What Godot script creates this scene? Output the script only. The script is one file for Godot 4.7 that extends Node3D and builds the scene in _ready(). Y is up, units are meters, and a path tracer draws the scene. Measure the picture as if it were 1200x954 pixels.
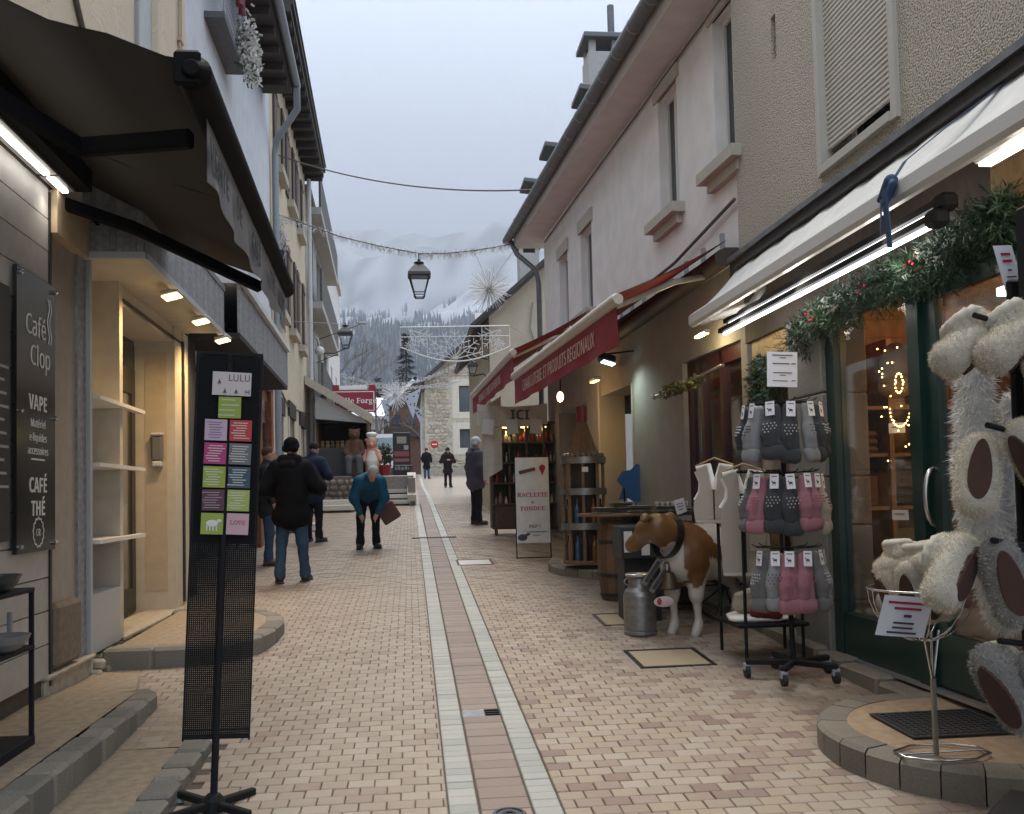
extends Node3D

const SLOPE := 0.0555
var tex := {}
var mats := {}
var names := {}
var rng := RandomNumberGenerator.new()

# ---------------------------------------------------------------- mesh builder
class MB:
	var v := PackedVector3Array()
	var n := PackedVector3Array()
	var c := PackedColorArray()
	var uv := PackedVector2Array()
	var ix := PackedInt32Array()
	var col := Color(1, 1, 1)
	var xf := Transform3D.IDENTITY

	func vert(p: Vector3, nn: Vector3, u := Vector2.ZERO) -> int:
		v.append(xf * p); n.append((xf.basis * nn).normalized()); c.append(col); uv.append(u)
		return v.size() - 1
	func tri_i(a: int, b: int, d: int) -> void:
		ix.append(a); ix.append(d); ix.append(b)
	func tri(a: Vector3, b: Vector3, d: Vector3) -> void:
		var nn := (b - a).cross(d - a).normalized()
		var i := vert(a, nn)
		vert(b, nn); vert(d, nn)
		tri_i(i, i + 1, i + 2)
	func quad(a: Vector3, b: Vector3, d: Vector3, e: Vector3) -> void:
		var nn := (b - a).cross(d - a)
		if nn.length_squared() < 1e-14: nn = (d - a).cross(e - a)
		nn = nn.normalized()
		var i := vert(a, nn, Vector2(0, 1))
		vert(b, nn, Vector2(1, 1)); vert(d, nn, Vector2(1, 0)); vert(e, nn, Vector2(0, 0))
		tri_i(i, i + 1, i + 2); tri_i(i, i + 2, i + 3)
	func box(ce: Vector3, s: Vector3, b := Basis.IDENTITY) -> MB:
		var h := s * 0.5
		var p := []
		for k in 8: p.append(ce + b * Vector3(h.x * (1 if k & 1 else -1), h.y * (1 if k & 2 else -1), h.z * (1 if k & 4 else -1)))
		quad(p[4], p[5], p[7], p[6]); quad(p[1], p[0], p[2], p[3])
		quad(p[5], p[1], p[3], p[7]); quad(p[0], p[4], p[6], p[2])
		quad(p[6], p[7], p[3], p[2]); quad(p[0], p[1], p[5], p[4])
		return self
	func cbox(ce: Vector3, s: Vector3, ch := 0.006, b := Basis.IDENTITY) -> MB:   # chamfered box
		var h := s * 0.5
		ch = minf(ch, minf(h.x, minf(h.y, h.z)) * 0.9)
		var q := func(x, y, z): return ce + b * Vector3(x, y, z)
		var X := h.x; var Y := h.y; var Z := h.z
		var x := X - ch; var y := Y - ch; var z := Z - ch
		for s1 in [1.0, -1.0]:
			var f := [q.call(s1 * X, -y, s1 * z), q.call(s1 * X, -y, -s1 * z), q.call(s1 * X, y, -s1 * z), q.call(s1 * X, y, s1 * z)]
			quad(f[0], f[1], f[2], f[3])
			f = [q.call(-x, s1 * Y, s1 * z), q.call(x, s1 * Y, s1 * z), q.call(x, s1 * Y, -s1 * z), q.call(-x, s1 * Y, -s1 * z)]
			quad(f[0], f[1], f[2], f[3])
			f = [q.call(-s1 * x, -y, s1 * Z), q.call(s1 * x, -y, s1 * Z), q.call(s1 * x, y, s1 * Z), q.call(-s1 * x, y, s1 * Z)]
			quad(f[0], f[1], f[2], f[3])
			for s2 in [1.0, -1.0]:
				var w = s1 * s2
				_cq(q.call(s1 * X, s2 * y, w * z), q.call(s1 * X, s2 * y, -w * z), q.call(s1 * x, s2 * Y, -w * z), q.call(s1 * x, s2 * Y, w * z), ce)
				_cq(q.call(s1 * X, -y, s2 * z), q.call(s1 * X, y, s2 * z), q.call(s1 * x, y, s2 * Z), q.call(s1 * x, -y, s2 * Z), ce)
				_cq(q.call(-x, s1 * Y, s2 * z), q.call(x, s1 * Y, s2 * z), q.call(x, s1 * y, s2 * Z), q.call(-x, s1 * y, s2 * Z), ce)
				for s3 in [1.0, -1.0]:
					_ct(q.call(s1 * X, s2 * y, s3 * z), q.call(s1 * x, s2 * Y, s3 * z), q.call(s1 * x, s2 * y, s3 * Z), ce)
		return self
	func _cq(a: Vector3, b: Vector3, d: Vector3, e: Vector3, ce: Vector3) -> void:
		if (b - a).cross(d - a).dot((a + b + d + e) * 0.25 - ce) > 0.0: quad(a, b, d, e)
		else: quad(a, e, d, b)
	func _ct(a: Vector3, b: Vector3, d: Vector3, ce: Vector3) -> void:
		if (b - a).cross(d - a).dot((a + b + d) / 3.0 - ce) > 0.0: tri(a, b, d)
		else: tri(a, d, b)
	func tube(pts: Array, r, sides := 8, caps := true) -> MB:
		var m := pts.size()
		var rr := []
		for k in m: rr.append(r[k] if r is Array else r)
		var up := Vector3.UP
		var t0: Vector3 = (pts[1] - pts[0]).normalized()
		if absf(t0.dot(up)) > 0.95: up = Vector3.RIGHT
		var side := t0.cross(up).normalized()
		var base := v.size()
		for k in m:
			var t: Vector3 = (pts[mini(k + 1, m - 1)] - pts[maxi(k - 1, 0)]).normalized()
			side = (side - t * side.dot(t)).normalized()
			var o := t.cross(side)
			for j in sides:
				var an := TAU * j / sides
				var dd := side * cos(an) + o * sin(an)
				vert(pts[k] + dd * rr[k], dd)
		for k in m - 1:
			for j in sides:
				var a := base + k * sides + j
				var b := base + k * sides + (j + 1) % sides
				tri_i(a, b, b + sides); tri_i(a, b + sides, a + sides)
		if caps:
			for e in [0, m - 1]:
				var t: Vector3 = (pts[1] - pts[0]).normalized() * -1.0 if e == 0 else (pts[m - 1] - pts[m - 2]).normalized()
				var ci := vert(pts[e], t)
				var st := v.size()
				for j in sides: vert_raw(v[base + e * sides + j], (xf.basis * t).normalized())
				for j in sides:
					if e == 0: tri_i(ci, st + (j + 1) % sides, st + j)
					else: tri_i(ci, st + j, st + (j + 1) % sides)
		return self
	func vert_raw(p: Vector3, nn: Vector3) -> void:
		v.append(p); n.append(nn); c.append(col); uv.append(Vector2.ZERO)
	func lathe(prof: Array, at := Vector3.ZERO, segs := 20, b := Basis.IDENTITY) -> MB:   # prof: [r, y] from bottom to top
		var m := prof.size()
		for k in m - 1:
			var p0: Array = prof[k]
			var p1: Array = prof[k + 1]
			var dn := Vector2(p1[1] - p0[1], -(p1[0] - p0[0])).normalized()
			var base := v.size()
			for j in segs + 1:
				var an := TAU * j / segs
				var e := Vector3(cos(an), 0, -sin(an))
				var nn := b * (e * dn.x + Vector3.UP * dn.y)
				vert(at + b * (e * p0[0] + Vector3.UP * p0[1]), nn)
				vert(at + b * (e * p1[0] + Vector3.UP * p1[1]), nn)
			for j in segs:
				var a := base + 2 * j
				tri_i(a, a + 2, a + 3); tri_i(a, a + 3, a + 1)
		return self
	func ball(ce: Vector3, r: Vector3, segs := 12, rings := 8, b := Basis.IDENTITY) -> MB:
		var base := v.size()
		for i in rings + 1:
			var th := PI * i / rings
			for j in segs + 1:
				var an := TAU * j / segs
				var e := Vector3(sin(th) * cos(an), cos(th), -sin(th) * sin(an))
				vert(ce + b * (e * r), b * (e / r).normalized())
		for i in rings:
			for j in segs:
				var a := base + i * (segs + 1) + j
				var d := a + segs + 1
				tri_i(a, d, d + 1); tri_i(a, d + 1, a + 1)
		return self
	func prism(poly: PackedVector2Array, t: Transform3D, depth: float) -> MB:   # polygon in x-y, extruded from z = 0 to -depth, face towards +z
		if not Geometry2D.is_polygon_clockwise(poly): pass
		else: poly.reverse()
		var ids := Geometry2D.triangulate_polygon(poly)
		var zz := Vector3(0, 0, -depth)
		for side in 2:
			var base := v.size()
			var nn := t.basis.z if side == 0 else -t.basis.z
			for p in poly: vert(t * (Vector3(p.x, p.y, 0) + (zz if side else Vector3.ZERO)), nn)
			for k in range(0, ids.size(), 3):
				var a := poly[ids[k]]; var b := poly[ids[k + 1]]; var d := poly[ids[k + 2]]
				var ccw := (b - a).cross(d - a) > 0
				if ccw == (side == 0): tri_i(base + ids[k], base + ids[k + 1], base + ids[k + 2])
				else: tri_i(base + ids[k], base + ids[k + 2], base + ids[k + 1])
		for k in poly.size():
			var a := poly[k]; var b := poly[(k + 1) % poly.size()]
			quad(t * (Vector3(a.x, a.y, 0) + zz), t * (Vector3(b.x, b.y, 0) + zz), t * Vector3(b.x, b.y, 0), t * Vector3(a.x, a.y, 0))
		return self
	func sheet(a: Vector3, b: Vector3, d: Vector3, e: Vector3, th: float) -> MB:   # thin slab, a b d e counter-clockwise from the front
		var nn := (b - a).cross(e - a).normalized() * th
		quad(a, b, d, e); quad(b - nn, a - nn, e - nn, d - nn)
		quad(a - nn, b - nn, b, a); quad(b - nn, d - nn, d, b); quad(d - nn, e - nn, e, d); quad(e - nn, a - nn, a, e)
		return self
	func surf(grid: Array, th := 0.0) -> MB:   # grid[i][j] of points, smooth; with th it gets a back
		var ni := grid.size(); var nj: int = grid[0].size()
		for s in (2 if th > 0.0 else 1):
			var base := v.size()
			for i in ni:
				for j in nj:
					var du: Vector3 = grid[mini(i + 1, ni - 1)][j] - grid[maxi(i - 1, 0)][j]
					var dv: Vector3 = grid[i][mini(j + 1, nj - 1)] - grid[i][maxi(j - 1, 0)]
					var nn := du.cross(dv).normalized()
					vert(grid[i][j] - (nn * th if s else Vector3.ZERO), -nn if s else nn, Vector2(float(j) / (nj - 1), 1.0 - float(i) / (ni - 1)))
			for i in ni - 1:
				for j in nj - 1:
					var a := base + i * nj + j
					if s == 0:
						tri_i(a, a + nj, a + nj + 1); tri_i(a, a + nj + 1, a + 1)
					else:
						tri_i(a, a + nj + 1, a + nj); tri_i(a, a + 1, a + nj + 1)
		return self
	func mesh() -> ArrayMesh:
		var m := ArrayMesh.new()
		if v.is_empty(): return m
		var arr := []
		arr.resize(Mesh.ARRAY_MAX)
		arr[Mesh.ARRAY_VERTEX] = v; arr[Mesh.ARRAY_NORMAL] = n; arr[Mesh.ARRAY_COLOR] = c; arr[Mesh.ARRAY_TEX_UV] = uv; arr[Mesh.ARRAY_INDEX] = ix
		m.add_surface_from_arrays(Mesh.PRIMITIVE_TRIANGLES, arr)
		return m

# ---------------------------------------------------------------- smooth bodies (distance field of tapered capsules and ellipsoids, surface nets)
func body(prims: Array, cell: float, k := 0.03, mb: MB = null, rough := 0.0, rfreq := 20.0) -> MB:
	if mb == null: mb = MB.new()
	var lo := Vector3(1e9, 1e9, 1e9); var hi := -lo
	for p in prims:
		var r: float
		var pts: Array
		if p.size() == 4:
			r = maxf(p[2], p[3]); pts = [p[0], p[1]]
		else:
			r = maxf(p[1].x, maxf(p[1].y, p[1].z)); pts = [p[0]]
		for q in pts:
			lo = lo.min(q - Vector3.ONE * (r + 2 * cell)); hi = hi.max(q + Vector3.ONE * (r + 2 * cell))
	var nx := int((hi.x - lo.x) / cell) + 2; var ny := int((hi.y - lo.y) / cell) + 2; var nz := int((hi.z - lo.z) / cell) + 2
	var f := PackedFloat32Array()
	f.resize(nx * ny * nz); f.fill(9.0)
	for p in prims:
		var caps: bool = p.size() == 4
		var r: float = maxf(p[2], p[3]) if caps else maxf(p[1].x, maxf(p[1].y, p[1].z))
		var m := r + k + 2 * cell
		var a: Vector3 = p[0]
		var b: Vector3 = p[1] if caps else a
		var ab := b - a
		var l2 := maxf(ab.length_squared(), 1e-9)
		var l := (a.min(b) - Vector3.ONE * m - lo) / cell
		var h := (a.max(b) + Vector3.ONE * m - lo) / cell
		var inv := Basis.IDENTITY
		var rv := Vector3.ONE
		var rmin := 1.0
		if not caps:
			inv = (p[2] as Basis).inverse(); rv = p[1]; rmin = minf(rv.x, minf(rv.y, rv.z))
		for z in range(maxi(0, int(l.z)), mini(nz, int(h.z) + 1)):
			for y in range(maxi(0, int(l.y)), mini(ny, int(h.y) + 1)):
				var row := (z * ny + y) * nx
				for x in range(maxi(0, int(l.x)), mini(nx, int(h.x) + 1)):
					var q := lo + Vector3(x, y, z) * cell
					var d: float
					if caps:
						var t := clampf((q - a).dot(ab) / l2, 0.0, 1.0)
						d = (q - a - ab * t).length() - lerpf(p[2], p[3], t)
					else:
						var e := inv * (q - a)
						var w := e / rv
						var wl := w.length()
						var gl := (w / rv).length()
						d = wl * (wl - 1.0) / gl if gl > 1e-6 else -rmin
					var o := f[row + x]
					var hh := clampf(0.5 + 0.5 * (o - d) / k, 0.0, 1.0)
					f[row + x] = lerpf(o, d, hh) - k * hh * (1.0 - hh)
	var idx := PackedInt32Array()
	idx.resize(nx * ny * nz); idx.fill(-1)
	var sy := nx; var sz := nx * ny
	var off := [0, 1, sy, sy + 1, sz, sz + 1, sz + sy, sz + sy + 1]
	var ed := [[0, 1], [2, 3], [4, 5], [6, 7], [0, 2], [1, 3], [4, 6], [5, 7], [0, 4], [1, 5], [2, 6], [3, 7]]
	var noise := FastNoiseLite.new()
	noise.frequency = rfreq; noise.seed = 5
	for z in nz - 1:
		for y in ny - 1:
			var row := (z * ny + y) * nx
			for x in nx - 1:
				var i := row + x
				var f0 := f[i]
				if f0 > 4.0 * cell or f0 < -4.0 * cell: continue
				var s := 0
				for o in off: if f[i + o] < 0.0: s += 1
				if s == 0 or s == 8: continue
				var acc := Vector3.ZERO
				var cnt := 0
				for e in ed:
					var fa := f[i + off[e[0]]]; var fb := f[i + off[e[1]]]
					if (fa < 0.0) != (fb < 0.0):
						var t := fa / (fa - fb)
						var pa := Vector3(e[0] & 1, (e[0] >> 1) & 1, e[0] >> 2); var pb := Vector3(e[1] & 1, (e[1] >> 1) & 1, e[1] >> 2)
						acc += pa.lerp(pb, t); cnt += 1
				var g := Vector3(f[i + 1] + f[i + 1 + sy] + f[i + 1 + sz] + f[i + 1 + sy + sz] - f0 - f[i + sy] - f[i + sz] - f[i + sy + sz],
					f[i + sy] + f[i + sy + 1] + f[i + sy + sz] + f[i + sy + sz + 1] - f0 - f[i + 1] - f[i + sz] - f[i + sz + 1],
					f[i + sz] + f[i + sz + 1] + f[i + sz + sy] + f[i + sz + sy + 1] - f0 - f[i + 1] - f[i + sy] - f[i + sy + 1]).normalized()
				var pos := lo + (Vector3(x, y, z) + acc / cnt) * cell
				if rough > 0.0: pos += g * rough * noise.get_noise_3dv(pos)
				idx[i] = mb.vert(pos, g)
	for z in range(1, nz - 1):
		for y in range(1, ny - 1):
			var row := (z * ny + y) * nx
			for x in range(1, nx - 1):
				var i := row + x
				if idx[i] < 0 and f[i] > 4.0 * cell: continue
				var ins := f[i] < 0.0
				for ax in 3:
					var o: int = [1, sy, sz][ax]
					if (f[i + o] < 0.0) == ins: continue
					var u: int = [sy, sz, 1][ax]
					var w: int = [sz, 1, sy][ax]
					var q0 := idx[i]; var q1 := idx[i - u]; var q2 := idx[i - u - w]; var q3 := idx[i - w]
					if q0 < 0 or q1 < 0 or q2 < 0 or q3 < 0: continue
					if ins:
						mb.tri_i(q0, q1, q2); mb.tri_i(q0, q2, q3)
					else:
						mb.tri_i(q0, q2, q1); mb.tri_i(q0, q3, q2)
	return mb

# ---------------------------------------------------------------- naming
func numbered(s: String) -> String:
	var k: int = names.get(s, 0)
	names[s] = k + 1
	return s if k == 0 else "%s_%03d" % [s, k]

func thing(called: String, label: String, category: String, at := Vector3.ZERO, group := "") -> Node3D:
	var o := Node3D.new()
	o.name = numbered(called)
	add_child(o)
	o.position = at
	o.set_meta("label", label); o.set_meta("category", category)
	if group: o.set_meta("group", group)
	return o

func put(o: Node3D, called: String, parent: Node) -> void:
	if parent == self:
		o.name = numbered(called)
	else:
		var cnt: Dictionary = parent.get_meta("_n") if parent.has_meta("_n") else {}
		var k: int = cnt.get(called, 0)
		cnt[called] = k + 1
		parent.set_meta("_n", cnt)
		o.name = called if k == 0 else "%s_%03d" % [called, k]
	parent.add_child(o, true)

# a part built in world coordinates under a thing that stands somewhere
func part(mb: MB, called: String, m: Material, parent: Node3D, label := "") -> MeshInstance3D:
	var o := MeshInstance3D.new()
	o.mesh = mb.mesh()
	o.material_override = m
	put(o, called, parent)
	var t := Transform3D.IDENTITY
	var q: Node = parent
	while q is Node3D and q != self:
		t = q.transform * t
		q = q.get_parent()
	o.transform = t.affine_inverse()
	if label: o.set_meta("label", label)
	return o

# a part built in the thing's own coordinates
func lpart(mb: MB, called: String, m: Material, parent: Node3D, at := Transform3D.IDENTITY) -> MeshInstance3D:
	var o := MeshInstance3D.new()
	o.mesh = mb.mesh()
	o.material_override = m
	put(o, called, parent)
	o.transform = at
	return o

func piece(me: Mesh, called: String, m: Material, parent: Node3D, at: Transform3D) -> MeshInstance3D:
	var o := MeshInstance3D.new()
	o.mesh = me
	o.material_override = m
	put(o, called, parent)
	o.transform = at
	return o

func solo(mb: MB, called: String, m: Material, label: String, category: String, group := "") -> MeshInstance3D:
	var o := MeshInstance3D.new()
	o.mesh = mb.mesh()
	o.material_override = m
	put(o, called, self)
	o.set_meta("label", label); o.set_meta("category", category)
	if group: o.set_meta("group", group)
	return o

func struct(mb: MB, called: String, m: Material, kind := "structure") -> MeshInstance3D:
	var o := MeshInstance3D.new()
	o.mesh = mb.mesh()
	o.material_override = m
	put(o, called, self)
	o.set_meta("kind", kind)
	return o

func copy(src: Node3D, at: Transform3D, label := "", group := "") -> Node3D:
	var o: Node3D = src.duplicate()
	o.name = numbered(String(src.name).rstrip("0123456789").rstrip("_"))
	add_child(o)
	o.transform = at
	if label: o.set_meta("label", label)
	if group: o.set_meta("group", group)
	return o

# lettering: text runs along 'right', stands along 'up', as raised print
func letters(s: String, size: float, at: Vector3, right: Vector3, up: Vector3, m: Material, parent: Node3D, called := "lettering", depth := 0.002, serif := false, bold := false) -> MeshInstance3D:
	var tm := TextMesh.new()
	var f := SystemFont.new()
	f.font_names = PackedStringArray(["Droid Serif" if serif else "Droid Sans"])
	if bold: f.font_weight = 700
	tm.font = f
	tm.text = s
	tm.font_size = 64
	tm.pixel_size = size / 64.0
	tm.depth = depth
	tm.curve_step = 2.0
	var o := MeshInstance3D.new()
	o.mesh = tm
	o.material_override = m
	put(o, called, parent)
	var t := Transform3D.IDENTITY
	var q: Node = parent
	while q is Node3D and q != self:
		t = q.transform * t
		q = q.get_parent()
	var r := right.normalized()
	var u := up.normalized()
	o.transform = t.affine_inverse() * Transform3D(Basis(r, u, r.cross(u)), at)
	return o

# ---------------------------------------------------------------- textures and materials
func noise_image(size: int, seed_: int, freq: float, oct := 4, kind := FastNoiseLite.TYPE_SIMPLEX_SMOOTH) -> Image:
	var nz := FastNoiseLite.new()
	nz.seed = seed_; nz.frequency = freq; nz.noise_type = kind
	nz.fractal_octaves = oct
	if kind == FastNoiseLite.TYPE_CELLULAR: nz.cellular_return_type = FastNoiseLite.RETURN_DISTANCE
	return nz.get_seamless_image(size, size)

func remap_image(im: Image, f: Callable) -> Image:
	var lut := PackedByteArray()
	for k in 256: lut.append(clampi(int(f.call(k / 255.0) * 255.0), 0, 255))
	var src := im.get_data()
	var dst := PackedByteArray()
	dst.resize(src.size())
	for k in src.size(): dst[k] = lut[src[k]]
	return Image.create_from_data(im.get_width(), im.get_height(), false, Image.FORMAT_L8, dst)

func lin2s(x: float) -> float:
	return 12.92 * x if x <= 0.0031308 else 1.055 * pow(x, 1.0 / 2.4) - 0.055

func make_textures() -> void:
	var tone := func(lo, hi): return func(x): return lin2s(lerpf(lo, hi, x))
	var im := noise_image(512, 1, 0.012, 5)
	tex.cloud = ImageTexture.create_from_image(remap_image(im, tone.call(0.62, 1.0)))
	tex.soft = ImageTexture.create_from_image(remap_image(im, tone.call(0.84, 1.0)))
	tex.hcloud = ImageTexture.create_from_image(im)
	im = noise_image(512, 2, 0.09, 4)
	tex.grain = ImageTexture.create_from_image(remap_image(im, tone.call(0.6, 1.0)))
	tex.hgrain = ImageTexture.create_from_image(im)
	im = noise_image(512, 3, 0.05, 3, FastNoiseLite.TYPE_CELLULAR)
	tex.hcell = ImageTexture.create_from_image(im)
	tex.speck = ImageTexture.create_from_image(remap_image(im, tone.call(0.55, 1.0)))
	im = noise_image(256, 4, 0.02, 5)
	im.resize(32, 256, Image.INTERPOLATE_LANCZOS); im.resize(32, 256); 
	var w2 := noise_image(256, 5, 0.045, 5)
	w2.resize(256, 16, Image.INTERPOLATE_BILINEAR); w2.resize(256, 256, Image.INTERPOLATE_CUBIC)
	tex.wood = ImageTexture.create_from_image(remap_image(w2, tone.call(0.5, 1.0)))
	tex.hwood = ImageTexture.create_from_image(w2)
	var w3: Image = w2.duplicate()
	w3.rotate_90(CLOCKWISE)
	tex.woodh = ImageTexture.create_from_image(remap_image(w3, tone.call(0.5, 1.0)))
	# roughcast: short vertical rakes
	var st := noise_image(512, 6, 0.06, 3)
	st.resize(512, 200, Image.INTERPOLATE_BILINEAR); st = st.get_region(Rect2i(0, 0, 512, 200)); st.resize(512, 512, Image.INTERPOLATE_CUBIC)
	tex.hrake = ImageTexture.create_from_image(st)
	tex.rake = ImageTexture.create_from_image(remap_image(st, func(x): return lin2s(0.45 + 0.55 * smoothstep(0.28, 0.55, x))))
	# peeling paint: flakes with an outline
	var pl := noise_image(512, 7, 0.011, 5)
	pl.resize(512, 220, Image.INTERPOLATE_BILINEAR); pl.resize(512, 512, Image.INTERPOLATE_CUBIC)
	tex.peel = ImageTexture.create_from_image(remap_image(pl, func(x): return lin2s(0.95 if x > 0.335 else (0.62 if x > 0.325 else 1.0))))
	# cloth weave
	var wv := Image.create(64, 64, false, Image.FORMAT_L8)
	for y in 64:
		for x in 64:
			var g := 0.5 + 0.25 * sin(x * TAU / 4.0) * (1.0 if (y / 4) % 2 == 0 else -1.0) + 0.25 * sin(y * TAU / 4.0)
			wv.set_pixel(x, y, Color(g, g, g))
	tex.hweave = ImageTexture.create_from_image(wv)

func mt(key: String, rgb := [0.5, 0.5, 0.5], rough := 0.8, t := "", tile := 1.0, bump := "", cm := 0.0, metal := 0.0) -> StandardMaterial3D:
	if mats.has(key): return mats[key]
	var m := StandardMaterial3D.new()
	m.resource_name = key
	m.albedo_color = Color(rgb[0], rgb[1], rgb[2]).linear_to_srgb()
	m.roughness = rough
	m.metallic = metal
	if t or bump:
		m.uv1_triplanar = true
		m.uv1_world_triplanar = true
		m.uv1_scale = Vector3.ONE / tile
	if t: m.albedo_texture = tex[t]
	if bump:
		m.heightmap_enabled = true
		m.heightmap_texture = tex[bump]
		m.heightmap_scale = cm
	mats[key] = m
	return m

func vc(m: StandardMaterial3D) -> StandardMaterial3D:
	m.vertex_color_use_as_albedo = true
	return m

func glow(key: String, rgb: Array, energy: float) -> StandardMaterial3D:
	if mats.has(key): return mats[key]
	var m := StandardMaterial3D.new()
	m.resource_name = key
	m.albedo_color = Color(0.9, 0.9, 0.9)
	m.emission_enabled = true
	m.emission = Color(rgb[0], rgb[1], rgb[2])
	m.emission_energy_multiplier = energy
	mats[key] = m
	return m

func glass(key: String, rgb: Array, alpha: float) -> StandardMaterial3D:
	if mats.has(key): return mats[key]
	var m := StandardMaterial3D.new()
	m.resource_name = key
	m.albedo_color = Color(rgb[0], rgb[1], rgb[2], alpha)
	m.transparency = BaseMaterial3D.TRANSPARENCY_ALPHA
	m.roughness = 0.03
	mats[key] = m
	return m

# ---------------------------------------------------------------- places
func gy(d: float) -> float:          # height of the street at distance d up the hill
	if d < 30.0: return SLOPE * d
	if d < 42.0: return SLOPE * 30.0 + 0.035 * (d - 30.0)
	if d < 60.0: return SLOPE * 30.0 + 0.42 + 0.055 * (d - 42.0)
	return SLOPE * 30.0 + 0.42 + 0.99
func P(x: float, y: float, d: float) -> Vector3: return Vector3(x, y, -d)
func Gd(x: float, d: float, dy := 0.0) -> Vector3: return Vector3(x, gy(d) + dy, -d)
func lx(d: float) -> float: return -2.15 - 0.0245 * d       # the left house fronts
func rx(d: float) -> float: return 3.58 - 0.059 * d         # the white house front on the right
func noise_at(k: float) -> float: return fposmod(sin(k * 12.9898) * 43758.5453, 1.0)
func irnd(a: float, b: float) -> float: return rng.randf_range(a, b)

func _ready() -> void:
	rng.seed = 11
	# camera: level phone held a little up, image cropped below its middle (shifted frustum)
	var cam := Camera3D.new()
	cam.name = "camera"
	add_child(cam)
	cam.basis = Basis(Vector3.UP, -atan(120.0 / 1100.0)) * Basis(Vector3.RIGHT, atan(47.6 / 1100.0)) * Basis(Vector3.BACK, -deg_to_rad(1.28))
	cam.position = Vector3(0, 1.65, 0)
	cam.near = 0.1
	cam.far = 6000.0
	cam.set_frustum(954.0 / 1100.0 * 0.1, Vector2(0, 55.0 / 1100.0 * 0.1), 0.1, 6000.0)
	cam.current = true
	# overcast winter sky: brighter overhead than at the horizon
	var sm := ProceduralSkyMaterial.new()
	sm.sky_top_color = Color(0.87, 0.90, 0.95)
	sm.sky_horizon_color = Color(0.545, 0.605, 0.68)
	sm.sky_curve = 0.5
	sm.ground_bottom_color = Color(0.45, 0.43, 0.41)
	sm.ground_horizon_color = Color(0.68, 0.72, 0.77)
	sm.energy_multiplier = 1.0
	sm.sun_angle_max = 0.0
	var sky := Sky.new()
	sky.sky_material = sm
	var env := Environment.new()
	env.background_mode = Environment.BG_SKY
	env.sky = sky
	env.background_energy_multiplier = 1.0
	env.tonemap_mode = Environment.TONE_MAPPER_LINEAR
	env.tonemap_exposure = 2.75
	env.sdfgi_enabled = true
	env.ssao_enabled = true
	env.ssil_enabled = true
	env.fog_enabled = true
	env.fog_density = 0.00038
	env.fog_light_color = Color(0.83, 0.87, 0.93)
	var we := WorldEnvironment.new()
	we.name = "world_environment"
	env.volumetric_fog_enabled = true
	env.volumetric_fog_density = 0.0
	we.environment = env
	add_child(we)
	var sun := DirectionalLight3D.new()
	sun.name = "veiled_sun"
	sun.light_energy = 0.5
	sun.light_color = Color(1.0, 0.98, 0.95)
	sun.light_angular_distance = 25.0
	sun.shadow_enabled = true
	add_child(sun)
	sun.look_at_from_position(Vector3(0.3, 20, -8), Vector3.ZERO)

	make_textures()
	build_ground()
	build_left_walk()
	build_right_steps()
	build_cafe_house()
	build_vitrine_shop()
	build_left_row()
	build_right_house()
	build_white_house()
	build_far_houses()
	build_hills()
	build_left_goods()
	build_right_goods()
	build_street_decor()
	build_far_goods()
	build_people()

# ---------------------------------------------------------------- ground, road and pavements
func tilt() -> Basis: return Basis(Vector3.RIGHT, atan(SLOPE))

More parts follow.
